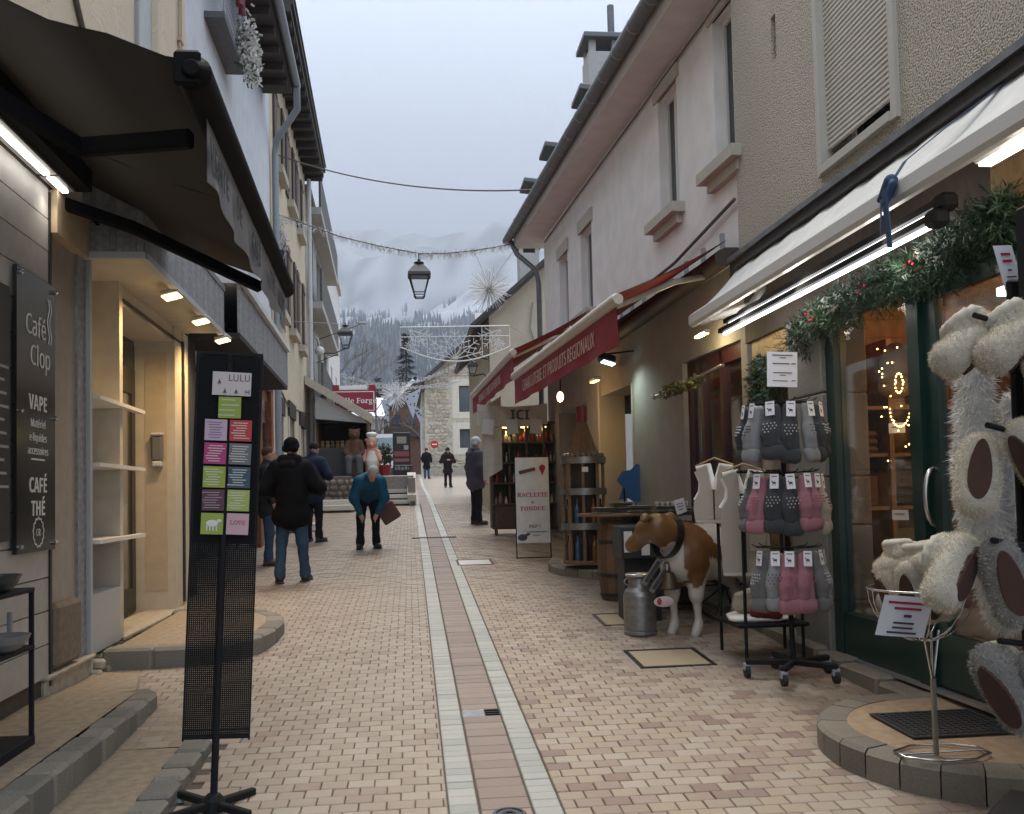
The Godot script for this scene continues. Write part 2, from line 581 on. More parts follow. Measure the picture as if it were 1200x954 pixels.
func build_ground() -> void:
	var mb := MB.new()
	var ds := [-40.0, 0.0, 30.0, 42.0, 60.0, 120.0, 400.0, 1500.0]
	for k in ds.size() - 1:
		var a: float = ds[k]; var b: float = ds[k + 1]
		mb.quad(P(-900, gy(a) - 0.05, a), P(900, gy(a) - 0.05, a), P(900, gy(b) - 0.05, b), P(-900, gy(b) - 0.05, b))
	struct(mb, "ground", mt("earth", [0.28, 0.26, 0.24], 0.95, "cloud", 6.0))
	var road := Node3D.new()
	road.name = "road"
	road.set_meta("kind", "structure")
	add_child(road)
	# bed: sand joints near, the same paving seen from afar further up
	mb = MB.new()
	mb.quad(P(-3.4, gy(-3.0) - 0.012, -3), P(4.2, gy(-3.0) - 0.012, -3), P(4.2, gy(26.0) - 0.012, 26), P(-3.4, gy(26.0) - 0.012, 26))
	part(mb, "joint_bed", mt("joint_sand", [0.11, 0.09, 0.07], 0.95, "grain", 0.4), road)
	mb = MB.new()
	ds = [26.0, 30.0, 42.0, 60.0]
	for k in 3:
		var a: float = ds[k]; var b: float = ds[k + 1]
		var wa := -3.4 if a < 29 else -6.0
		mb.quad(P(wa, gy(a) - 0.002, a), P(9, gy(a) - 0.002, a), P(9, gy(b) - 0.002, b), P(wa, gy(b) - 0.002, b))
	part(mb, "far_paving", mt("paving_far", [0.42, 0.365, 0.31], 0.27, "soft", 1.3), road)

	# clay pavers in running bond
	var bw := 0.129; var bd := 0.099
	var tones := [[0.42, 0.335, 0.26], [0.385, 0.305, 0.235], [0.445, 0.37, 0.295], [0.35, 0.26, 0.205], [0.28, 0.19, 0.155], [0.405, 0.32, 0.23]]
	var bm := []
	for k in tones.size():
		bm.append(mt("paver_%d" % k, tones[k], 0.31, "grain", 0.22, "hgrain", 0.25))
	var me := []
	for k in 3:
		var q := MB.new()
		paver(q, Vector3.ZERO, bw - 0.005 + 0.001 * (k - 1), bd - 0.0045, 0.0)
		me.append(q.mesh())
	var rest := []
	for k in tones.size(): rest.append(MB.new())
	var count := 0
	var row := 0
	var d := 3.6
	var bt := tilt()
	while d < 26.0:
		var sh := bw * 0.5 * (row % 2) + irnd(-0.004, 0.004)
		for side in 2:
			var x := (-3.1 if side == 0 else 0.658) + (sh if side == 0 else -sh)
			var xe := 0.145 if side == 0 else 3.2
			while x < xe - 0.01:
				var x0 := maxf(x, -9.0 if side == 0 else 0.66)
				var x1 := minf(x + bw, xe)
				x += bw
				var cx := (x0 + x1) * 0.5
				var wd := x1 - x0
				if wd < 0.014: continue
				if cx < -1.12 and d < 5.45: continue
				if cx < -1.64 and d < 6.35: continue
				if d < 5.45 and cx - wd * 0.5 < -1.12: continue
				if covered(cx, d): continue
				var tone := int(rng.randf() * 3.0)
				if side == 1:
					var r := rng.randf()
					tone = 4 if r < 0.09 else (3 if r < 0.27 else (5 if r < 0.45 else int(rng.randf() * 3)))
				elif rng.randf() < 0.06: tone = 3
				var h := irnd(-0.0025, 0.002)
				var full := wd > bw - 0.003
				if full and count < 300 and d > 4.1 and cx > -1.05 and cx < 2.05:
					count += 1
					piece(me[int(rng.randf() * 3)], "brick", bm[tone], road, Transform3D(bt.rotated(Vector3.UP, irnd(-0.008, 0.008)), Gd(cx, d, h)))
				else:
					rest[tone].xf = Transform3D(bt.rotated(Vector3.UP, irnd(-0.008, 0.008)), Gd(cx, d, h))
					paver(rest[tone], Vector3.ZERO, wd - 0.005, bd - 0.0045, 0.0, d > 11.0)
		d += bd
		row += 1
	for k in tones.size():
		part(rest[k], "pavers", bm[k], road).set_meta("kind", "stuff")
	# channel down the middle: pale stone edging either side of reddish slabs
	var em := []
	for k in 3: em.append(mt("edging_%d" % k, [[0.50, 0.50, 0.46], [0.45, 0.46, 0.42], [0.54, 0.535, 0.49]][k], 0.38, "speck", 0.12, "hgrain", 0.2))
	var sm_ := []
	for k in 3: sm_.append(mt("channel_%d" % k, [[0.30, 0.225, 0.185], [0.275, 0.205, 0.165], [0.33, 0.25, 0.205]][k], 0.32, "grain", 0.25, "hgrain", 0.2))
	for col in 3:
		d = 3.6
		var xa: float = [0.148, 0.288, 0.525][col]
		var xb: float = [0.282, 0.519, 0.655][col]
		var far := [MB.new(), MB.new(), MB.new()]
		while d < 58.0:
			var l := irnd(0.082, 0.104) if col != 1 else irnd(0.10, 0.17)
			if d > 16.0: l *= 3.0
			var tone := int(rng.randf() * 3)
			var h := irnd(-0.002, 0.002)
			var cd := d + l * 0.5
			var skew := (cd - 15.0) * 0.0 if cd < 15.0 else -0.004 * (cd - 15.0) * (1.0 if col == 0 else 0.2)
			if not (col == 1 and cd > 5.66 and cd < 5.9):
				var sl := atan((gy(cd + 0.05) - gy(cd - 0.05)) / 0.1)
				var t := Transform3D(Basis(Vector3.RIGHT, sl), Gd((xa + xb) * 0.5 + skew, cd, h + 0.001))
				if d < 12.5:
					var q := MB.new()
					paver(q, Vector3.ZERO, xb - xa - 0.005, l - 0.005, 0.0)
					piece(q.mesh(), "edging_stone" if col != 1 else "channel_slab", em[tone] if col != 1 else sm_[tone], road, t)
				else:
					far[tone].xf = t
					paver(far[tone], Vector3.ZERO, xb - xa - 0.005, l - 0.004, 0.0, true)
			d += l
		for k in 3:
			part(far[k], "edging_row" if col != 1 else "slab_row", em[k] if col != 1 else sm_[k], road).set_meta("kind", "stuff")
	# covers and drains set in the paving
	var iron := mt("cast_iron", [0.035, 0.033, 0.032], 0.45, "grain", 0.2, "", 0.0, 0.6)
	var rust := mt("rusty_iron", [0.075, 0.05, 0.035], 0.7, "grain", 0.15)
	var infill := mt("cover_infill", [0.40, 0.32, 0.20], 0.8, "grain", 0.3, "hgrain", 0.3)
	inspection_cover(Vector2(1.64, 6.72), Vector2(2.21, 7.30), iron, infill, "square inspection cover filled with yellow concrete in front of the cow")
	inspection_cover(Vector2(1.70, 8.30), Vector2(2.05, 8.88), rust, infill, "half hidden inspection cover in the paving beside the milk can")
	inspection_cover(Vector2(0.62, 12.75), Vector2(1.12, 13.35), rust, mt("pale_cover", [0.55, 0.54, 0.52], 0.35, "soft", 0.8), "pale cover in the paving right of the middle channel, beyond the sock rack")
	var t := thing("drain_cover", "round black iron drain cover in the channel at the bottom of the picture", "drain cover", Gd(0.41, 4.19))
	mb = MB.new(); mb.xf = Transform3D(bt, Gd(0.41, 4.19, 0.004))
	mb.lathe([[0.075, -0.02], [0.075, 0.006], [0.070, 0.010], [0.060, 0.010], [0.058, 0.004], [0.045, 0.004], [0.043, 0.009], [0.03, 0.009], [0.028, 0.004], [0.0, 0.004]], Vector3.ZERO, 28)
	part(mb, "rim", mt("worn_iron", [0.12, 0.12, 0.125], 0.35, "grain", 0.1, "", 0, 0.7), t)
	mb = MB.new(); mb.xf = Transform3D(bt, Gd(0.41, 4.19, 0.010))
	for k in 6: mb.box(Vector3(cos(k * PI / 3) * 0.02, 0, sin(k * PI / 3) * 0.02), Vector3(0.012, 0.006, 0.03), Basis(Vector3.UP, -k * PI / 3))
	part(mb, "bars", iron, t)
	t = thing("slot_drain", "slot drain with a wet metal plate crossing the middle channel", "drain", Gd(0.40, 5.78))
	mb = MB.new(); mb.xf = Transform3D(bt, Gd(0.36, 5.78))
	mb.cbox(Vector3(0, -0.012, 0), Vector3(0.14, 0.02, 0.19), 0.004)
	part(mb, "plate", mt("wet_steel", [0.42, 0.42, 0.43], 0.2, "cloud", 0.3, "", 0, 0.4), t)
	mb = MB.new(); mb.xf = Transform3D(bt, Gd(0.475, 5.78))
	mb.box(Vector3(0, -0.011, 0), Vector3(0.09, 0.004, 0.19))
	for k in 4: mb.box(Vector3(0, -0.004, -0.07 + k * 0.046), Vector3(0.085, 0.012, 0.012))
	part(mb, "grate", iron, t)
	t = thing("channel_grate", "dark grate across the paving channel in the middle distance", "drain", Gd(0.38, 16.6))
	mb = MB.new(); mb.xf = Transform3D(bt, Gd(0.40, 16.6, 0.006))
	mb.box(Vector3.ZERO, Vector3(0.78, 0.006, 0.12))
	part(mb, "frame", rust, t)
	for k in 13:
		mb = MB.new(); mb.xf = Transform3D(bt, Gd(0.40, 16.6, 0.011))
		mb.box(Vector3(-0.35 + k * 0.058, 0, 0), Vector3(0.02, 0.008, 0.11))
		part(mb, "bar", iron, t)

func covered(x: float, d: float) -> bool:
	if x > 1.60 and x < 2.25 and d > 6.67 and d < 7.35: return true
	if x > 1.66 and x < 2.09 and d > 8.26 and d < 8.92: return true
	if x > 0.60 and x < 1.16 and d > 12.72 and d < 13.38: return true
	if Vector2(x - 2.87, d - 4.65).length() < 0.70 and x < 2.9: return true
	return false

func paver(mb: MB, ce: Vector3, w: float, l: float, top: float, simple := false) -> void:
	var hx := w * 0.5; var hz := l * 0.5
	if simple:
		mb.quad(ce + Vector3(-hx, top, hz), ce + Vector3(hx, top, hz), ce + Vector3(hx, top, -hz), ce + Vector3(-hx, top, -hz))
		mb.quad(ce + Vector3(-hx, top - 0.015, hz), ce + Vector3(hx, top - 0.015, hz), ce + Vector3(hx, top, hz), ce + Vector3(-hx, top, hz))
		return
	var c := 0.004
	var p := []
	for lv in [[hx, hz, top - 0.025], [hx, hz, top - c], [hx - c, hz - c, top]]:
		p.append([ce + Vector3(-lv[0], lv[2], lv[1]), ce + Vector3(lv[0], lv[2], lv[1]), ce + Vector3(lv[0], lv[2], -lv[1]), ce + Vector3(-lv[0], lv[2], -lv[1])])
	for k in 2:
		for j in 4: mb.quad(p[k][j], p[k][(j + 1) % 4], p[k + 1][(j + 1) % 4], p[k + 1][j])
	mb.quad(p[2][0], p[2][1], p[2][2], p[2][3])

func inspection_cover(a: Vector2, b: Vector2, frame: Material, fill: Material, label: String) -> void:
	var ce := (a + b) * 0.5
	var s := b - a
	var t := thing("inspection_cover", label, "manhole cover", Gd(ce.x, ce.y), "covers set in the paving")
	var bt := tilt()
	var mb := MB.new(); mb.xf = Transform3D(bt, Gd(ce.x, ce.y))
	for k in [-1, 1]:
		mb.cbox(Vector3(k * (s.x * 0.5 - 0.015), 0.0, 0), Vector3(0.03, 0.012, s.y), 0.003)
		mb.cbox(Vector3(0, 0.0, k * (s.y * 0.5 - 0.015)), Vector3(s.x - 0.062, 0.012, 0.03), 0.003)
	part(mb, "frame", frame, t)
	mb = MB.new(); mb.xf = Transform3D(bt, Gd(ce.x, ce.y))
	mb.box(Vector3(0, -0.011, 0), Vector3(s.x + 0.17, 0.012, s.y + 0.15))
	part(mb, "mortar_bed", mt("mortar_bed", [0.30, 0.26, 0.215], 0.85, "grain", 0.2), t)
	mb = MB.new(); mb.xf = Transform3D(bt, Gd(ce.x, ce.y))
	mb.cbox(Vector3(0, -0.004, 0), Vector3(s.x - 0.066, 0.010, s.y - 0.066), 0.003)
	part(mb, "lid", fill, t)

func kerb_stone(mb: MB, at: Vector3, s: Vector3, yaw: float, seed_: float, pitch := 0.0) -> void:
	mb.xf = Transform3D(Basis(Vector3.UP, yaw) * Basis(Vector3.RIGHT, pitch), at)
	mb.cbox(Vector3(0, -s.y * 0.5, 0), s, 0.014 + 0.012 * noise_at(seed_))

func build_left_walk() -> void:
	var sand := mt("sandy_screed", [0.36, 0.285, 0.20], 0.85, "cloud", 0.5, "hgrain", 0.5)
	var kerb := [mt("granite_a", [0.30, 0.275, 0.23], 0.75, "speck", 0.25, "hgrain", 0.6), mt("granite_b", [0.26, 0.245, 0.21], 0.78, "speck", 0.22, "hgrain", 0.6), mt("granite_c", [0.33, 0.30, 0.25], 0.75, "speck", 0.28, "hgrain", 0.6)]
	# raised walk in front of the cafe
	var w := Node3D.new(); w.name = "pavement_raised"; w.set_meta("kind", "structure"); add_child(w)
	var mb := MB.new()
	var a := P(-1.78, 0.425, 2.5); var b := P(-1.76, 0.445, 6.25)
	mb.quad(P(-2.6, 0.43, 2.5), a, b, P(-2.6, 0.45, 6.25))
	mb.quad(P(-2.6, 0.45, 6.25), b, P(-2.0, 0.40, 7.2), P(-2.6, 0.45, 7.2))
	mb.quad(P(-2.0, 0.40, 7.2), b, P(-1.75, 0.33, 6.35), P(-1.9, 0.33, 7.3))
	part(mb, "surface", sand, w)
	var d := 2.6
	var k := 0
	while d < 6.2:
		var l := irnd(0.20, 0.27)
		if d + l > 6.2: l = 6.26 - d
		mb = MB.new()
		kerb_stone(mb, P(-1.70 + irnd(-0.004, 0.004), 0.428 + 0.005 * (d - 3) + irnd(-0.003, 0.003), d + l * 0.5), Vector3(0.155, 0.32, l - 0.008), irnd(-0.01, 0.01), k)
		part(mb, "kerb_stone", kerb[k % 3], w)
		d += l; k += 1
	mb = MB.new()
	kerb_stone(mb, P(-1.76, 0.444, 6.29), Vector3(0.20, 0.3, 0.16), 0.6, 3.3); part(mb, "kerb_stone", kerb[1], w)
	mb = MB.new()
	kerb_stone(mb, P(-1.92, 0.436, 6.42), Vector3(0.22, 0.3, 0.15), 0.25, 5.3); part(mb, "kerb_stone", kerb[0], w)
	# low channel between the two kerbs
	w = Node3D.new(); w.name = "path_low"; w.set_meta("kind", "structure"); add_child(w)
	mb = MB.new()
	mb.quad(P(-1.66, 0.235, 2.5), P(-1.24, 0.235, 2.5), P(-1.26, 0.30, 5.4), P(-1.66, 0.30, 5.4))
	mb.quad(P(-1.66, 0.30, 5.4), P(-1.10, 0.301, 5.43), P(-1.20, gy(6.4) - 0.003, 6.4), P(-1.9, gy(6.4) - 0.003, 6.4))
	part(mb, "surface", sand, w)
	d = 2.6
	while d < 5.25:
		var l := irnd(0.18, 0.25)
		mb = MB.new()
		kerb_stone(mb, P(-1.20 + 0.02 * clampf(d - 4.6, 0, 1), gy(d + l * 0.5) + 0.05 + irnd(-0.003, 0.003), d + l * 0.5), Vector3(0.155, 0.25, l - 0.007), irnd(-0.012, 0.012), k)
		part(mb, "kerb_stone", kerb[k % 3], w)
		d += l; k += 1
	# doorstep pad of the second shop, its kerb curving to the road
	w = Node3D.new(); w.name = "doorstep_pad"; w.set_meta("kind", "structure"); add_child(w)
	var outer := [Vector2(-2.3, 7.42), Vector2(-1.95, 7.42), Vector2(-1.62, 7.45), Vector2(-1.40, 7.56), Vector2(-1.27, 7.80), Vector2(-1.22, 8.12), Vector2(-1.21, 8.5), Vector2(-1.26, 8.85), Vector2(-1.40, 9.15), Vector2(-1.62, 9.35), Vector2(-1.95, 9.45), Vector2(-2.3, 9.5)]
	var poly := PackedVector2Array()
	for p in outer: poly.append(Vector2(p.x * 1.0 + 0.06 * clampf((-1.2 - p.x), 0, 1) , p.y))
	mb = MB.new()
	var ids := Geometry2D.triangulate_polygon(poly)
	for q in range(0, ids.size(), 3):
		var t0 := poly[ids[q]]; var t1 := poly[ids[q + 1]]; var t2 := poly[ids[q + 2]]
		var pa := P(t0.x, pad_y(t0.y), t0.y); var pb := P(t1.x, pad_y(t1.y), t1.y); var pc := P(t2.x, pad_y(t2.y), t2.y)
		if (pb - pa).cross(pc - pa).y > 0: mb.tri(pa, pb, pc)
		else: mb.tri(pa, pc, pb)
	part(mb, "surface", sand, w)
	for q in outer.size() - 1:
		var u: Vector2 = outer[q]; var v2: Vector2 = outer[q + 1]
		var mid := (u + v2) * 0.5
		var dir := v2 - u
		mb = MB.new()
		var yaw := atan2(-dir.x, -dir.y) * -1.0
		kerb_stone(mb, P(mid.x, pad_y(mid.y) + 0.008, mid.y), Vector3(0.17, 0.3, dir.length() + 0.012), atan2(dir.x, -dir.y), k)
		part(mb, "kerb_stone", kerb[k % 3], w); k += 1
	# stone doorsteps at the foot of the cafe and the shop
	var lime := mt("limestone", [0.50, 0.45, 0.36], 0.7, "cloud", 0.7, "hgrain", 0.2)
	w = Node3D.new(); w.name = "doorstep_stones"; w.set_meta("kind", "structure"); add_child(w)
	mb = MB.new(); mb.cbox(P(-2.38, 0.47, 6.66), Vector3(0.16, 0.15, 0.84), 0.01); part(mb, "riser", lime, w)
	mb = MB.new(); mb.cbox(P(-2.39, 0.56, 6.66), Vector3(0.24, 0.03, 0.90), 0.008); part(mb, "tread", lime, w)
	mb = MB.new(); mb.cbox(P(-2.52, 0.545, 9.05), Vector3(0.36, 0.035, 2.05), 0.008); part(mb, "tread", lime, w)
	d = 8.02
	for l in [0.32, 0.5, 0.42, 0.36, 0.38]:
		mb = MB.new(); mb.cbox(P(-2.42, 0.445, d + l * 0.5), Vector3(0.13, 0.165, l - 0.006), 0.01); part(mb, "riser_block", lime, w); d += l
	# rough rubble plinth under the grey post
	w = Node3D.new(); w.name = "plinth_rubble"; w.set_meta("kind", "structure"); add_child(w)
	for q in 9:
		mb = MB.new()
		mb.cbox(P(-2.33 + irnd(-0.02, 0.02), 0.40 + 0.07 * (q % 2), 7.15 + 0.1 * q), Vector3(0.16, irnd(0.07, 0.11), irnd(0.08, 0.13)), 0.02, Basis(Vector3(1, 0.2, 0).normalized(), irnd(-0.15, 0.15)))
		part(mb, "stone", lime if q % 2 else mt("rubble_stone", [0.40, 0.36, 0.29], 0.85, "cloud", 0.3, "hgrain", 0.6), w)

func pad_y(d: float) -> float: return 0.555 + 0.02 * (d - 7.4)

func build_right_steps() -> void:
	var sand := mt("pink_screed", [0.36, 0.255, 0.16], 0.8, "cloud", 0.6, "hgrain", 0.35)
	var kerb := [mt("granite_d", [0.27, 0.235, 0.185], 0.72, "speck", 0.25, "hgrain", 0.6), mt("granite_e", [0.31, 0.27, 0.21], 0.74, "speck", 0.22, "hgrain", 0.6), mt("granite_f", [0.235, 0.205, 0.165], 0.74, "speck", 0.28, "hgrain", 0.6)]
	half_pad("doorstep_round", Vector2(2.87, 4.65), 0.76, 0.135, sand, kerb, 13, true)
	half_pad("doorstep_round", Vector2(2.72, 11.9), 0.98, 0.11, sand, kerb, 15, false)
	# kerb along the shop fronts
	var w := Node3D.new(); w.name = "kerb_shopfront"; w.set_meta("kind", "structure"); add_child(w)
	var d := 2.4
	var k := 0
	while d < 8.2:
		var l := irnd(0.36, 0.6)
		var mb := MB.new()
		kerb_stone(mb, P(3.06, maxf(gy(d + l * 0.5) + 0.10, 0.36), d + l * 0.5), Vector3(0.26, 0.3, l - 0.008), 0.0, k)
		part(mb, "kerb_stone", kerb[k % 3], w)
		d += l; k += 1
	while d < 17.0:
		var l := irnd(0.4, 0.7)
		var mb := MB.new()
		kerb_stone(mb, P(rx(d) - 0.04, gy(d + l * 0.5) + 0.08, d + l * 0.5), Vector3(0.24, 0.3, l - 0.008), 0.059, k, atan(SLOPE))
		part(mb, "kerb_stone", kerb[k % 3], w)
		d += l; k += 1

func half_pad(called: String, ce: Vector2, r: float, h: float, sand: Material, kerb: Array, cnt: int, level: bool) -> void:
	var w := Node3D.new(); w.name = numbered(called); w.set_meta("kind", "structure"); add_child(w)
	var mb := MB.new()
	var base := gy(ce.y)
	var yy := func(d: float) -> float: return base + h + (SLOPE * (0.55 if level else 1.0)) * (d - ce.y)
	var prev := Vector3.ZERO
	var mid := P(ce.x, yy.call(ce.y) - 0.005, ce.y)
	for q in 31:
		var an := PI * 0.5 + PI * q / 30.0
		var p := ce + Vector2(cos(an), sin(an)) * (r - 0.148)
		var pt := P(p.x, yy.call(p.y) - 0.005, p.y)
		if q: mb.tri(mid, prev, pt)
		prev = pt
	var e := r - 0.148
	mb.quad(P(ce.x, yy.call(ce.y - e) - 0.005, ce.y - e), P(ce.x + 0.3, yy.call(ce.y - e) - 0.005, ce.y - e), P(ce.x + 0.3, yy.call(ce.y + e) - 0.005, ce.y + e), P(ce.x, yy.call(ce.y + e) - 0.005, ce.y + e))
	for sg in [-1.0, 1.0]:
		var kb := MB.new(); kb.cbox(P(ce.x + 0.16, yy.call(ce.y + sg * (r - 0.074)) - 0.14, ce.y + sg * (r - 0.074)), Vector3(0.31, 0.28, 0.146), 0.014); part(kb, "kerb_stone", kerb[1], w)
	part(mb, "surface", sand, w)
	for q in cnt:
		var a0 := PI * 0.5 + PI * q / cnt; var a1 := PI * 0.5 + PI * (q + 1.0) / cnt
		var g := 0.0045
		var prof := [[r - 0.155, -0.28], [r - 0.155, 0.0], [r - 0.02, 0.0], [r, -0.022], [r + 0.004, -0.28]]
		mb = MB.new()
		var rows := []
		for s in 4:
			var an := lerpf(a0 + g, a1 - g, s / 3.0)
			var rw := []
			for pr in prof:
				var p: Vector2 = ce + Vector2(cos(an), sin(an)) * pr[0]
				rw.append(P(p.x, yy.call(p.y) + pr[1] + 0.006 * noise_at(q * 3.7) - 0.003, p.y))
			rows.append(rw)
		for s in 3:
			for j in prof.size() - 1: mb.quad(rows[s][j], rows[s][j + 1], rows[s + 1][j + 1], rows[s + 1][j])
		for s in [0, 3]:
			var rw: Array = rows[s]
			if s == 0: mb.quad(rw[0], rw[4], rw[2], rw[1]); 
			else: mb.quad(rw[1], rw[2], rw[4], rw[0])
		part(mb, "kerb_stone", kerb[(q * 2) % 3], w)

# a slab given in a house front's own terms: d along the street, y up, o out from the front
func lf(d: float, y: float, o: float) -> Vector3: return Vector3(lx(d) + o, y, -d)
func rf(d: float, y: float, o: float) -> Vector3: return Vector3(3.05 - o, y, -d)
func wf(d: float, y: float, o: float) -> Vector3: return Vector3(rx(d) - o, y, -d)
func slab(mb: MB, fn: Callable, d0: float, d1: float, y0: float, y1: float, o0: float, o1: float) -> MB:
	var p := []
	var ce := Vector3.ZERO
	for k in 8:
		p.append(fn.call(d1 if k & 1 else d0, y1 if k & 2 else y0, o1 if k & 4 else o0))
		ce += p[k] / 8.0
	for q in [[0, 1, 3, 2], [4, 5, 7, 6], [0, 1, 5, 4], [2, 3, 7, 6], [0, 2, 6, 4], [1, 3, 7, 5]]:
		mb._cq(p[q[0]], p[q[1]], p[q[2]], p[q[3]], ce)
	return mb
func sl(fn: Callable, d0: float, d1: float, y0: float, y1: float, o0: float, o1: float) -> MB:
	return slab(MB.new(), fn, d0, d1, y0, y1, o0, o1)
# wall with rectangular openings [d0, d1, y0, y1]
func wall(fn: Callable, d0: float, d1: float, y0: float, y1: float, o0: float, o1: float, holes: Array) -> MB:
	var mb := MB.new()
	var cuts := [d0, d1]
	for h in holes:
		cuts.append(h[0]); cuts.append(h[1])
	cuts.sort()
	for k in cuts.size() - 1:
		var a: float = cuts[k]; var b: float = cuts[k + 1]
		if b - a < 0.001: continue
		var m := (a + b) * 0.5
		var ys := []
		for h in holes: if m > h[0] and m < h[1]: ys.append(Vector2(h[2], h[3]))
		ys.sort()
		var y := y0
		for q in ys:
			if q.x > y: slab(mb, fn, a, b, y, q.x, o0, o1)
			y = q.y
		if y < y1: slab(mb, fn, a, b, y, y1, o0, o1)
	return mb
# window in an opening: frame, glass, sill
func window(parent: Node3D, fn: Callable, d0: float, d1: float, y0: float, y1: float, o: float, fm: Material, gm: Material, bars := 1, called := "window") -> MeshInstance3D:
	var mb := MB.new()
	var w := 0.055
	slab(mb, fn, d0, d0 + w, y0, y1, o - 0.05, o); slab(mb, fn, d1 - w, d1, y0, y1, o - 0.05, o)
	slab(mb, fn, d0 + w, d1 - w, y0, y0 + w, o - 0.05, o); slab(mb, fn, d0 + w, d1 - w, y1 - w, y1, o - 0.05, o)
	for k in bars:
		var c := lerpf(d0, d1, (k + 1.0) / (bars + 1.0))
		slab(mb, fn, c - 0.035, c + 0.035, y0 + w, y1 - w, o - 0.048, o + 0.004)
	var f := part(mb, called, fm, parent)
	part(sl(fn, d0 + w, d1 - w, y0 + w, y1 - w, o - 0.035, o - 0.025), "pane", gm, f)
	return f

func lamp_light(parent: Node3D, at: Vector3, rgb: Color, energy: float, size := 0.05, aim := Vector3.ZERO, angle := 60.0) -> void:
	var l: Light3D
	if aim == Vector3.ZERO:
		l = OmniLight3D.new(); l.omni_range = 12.0; l.omni_attenuation = 2.0
	else:
		l = SpotLight3D.new(); l.spot_range = 12.0; l.spot_attenuation = 2.0; l.spot_angle = angle
	l.light_color = rgb
	l.light_energy = energy
	l.light_size = size
	l.shadow_enabled = true
	put(l, "glow", parent)
	var t := Transform3D(Basis.IDENTITY, at)
	if aim != Vector3.ZERO: t = t.looking_at(at + aim, Vector3.RIGHT if absf(aim.normalized().y) > 0.9 else Vector3.UP)
	l.transform = parent.global_transform.affine_inverse() * t if parent.is_inside_tree() else t

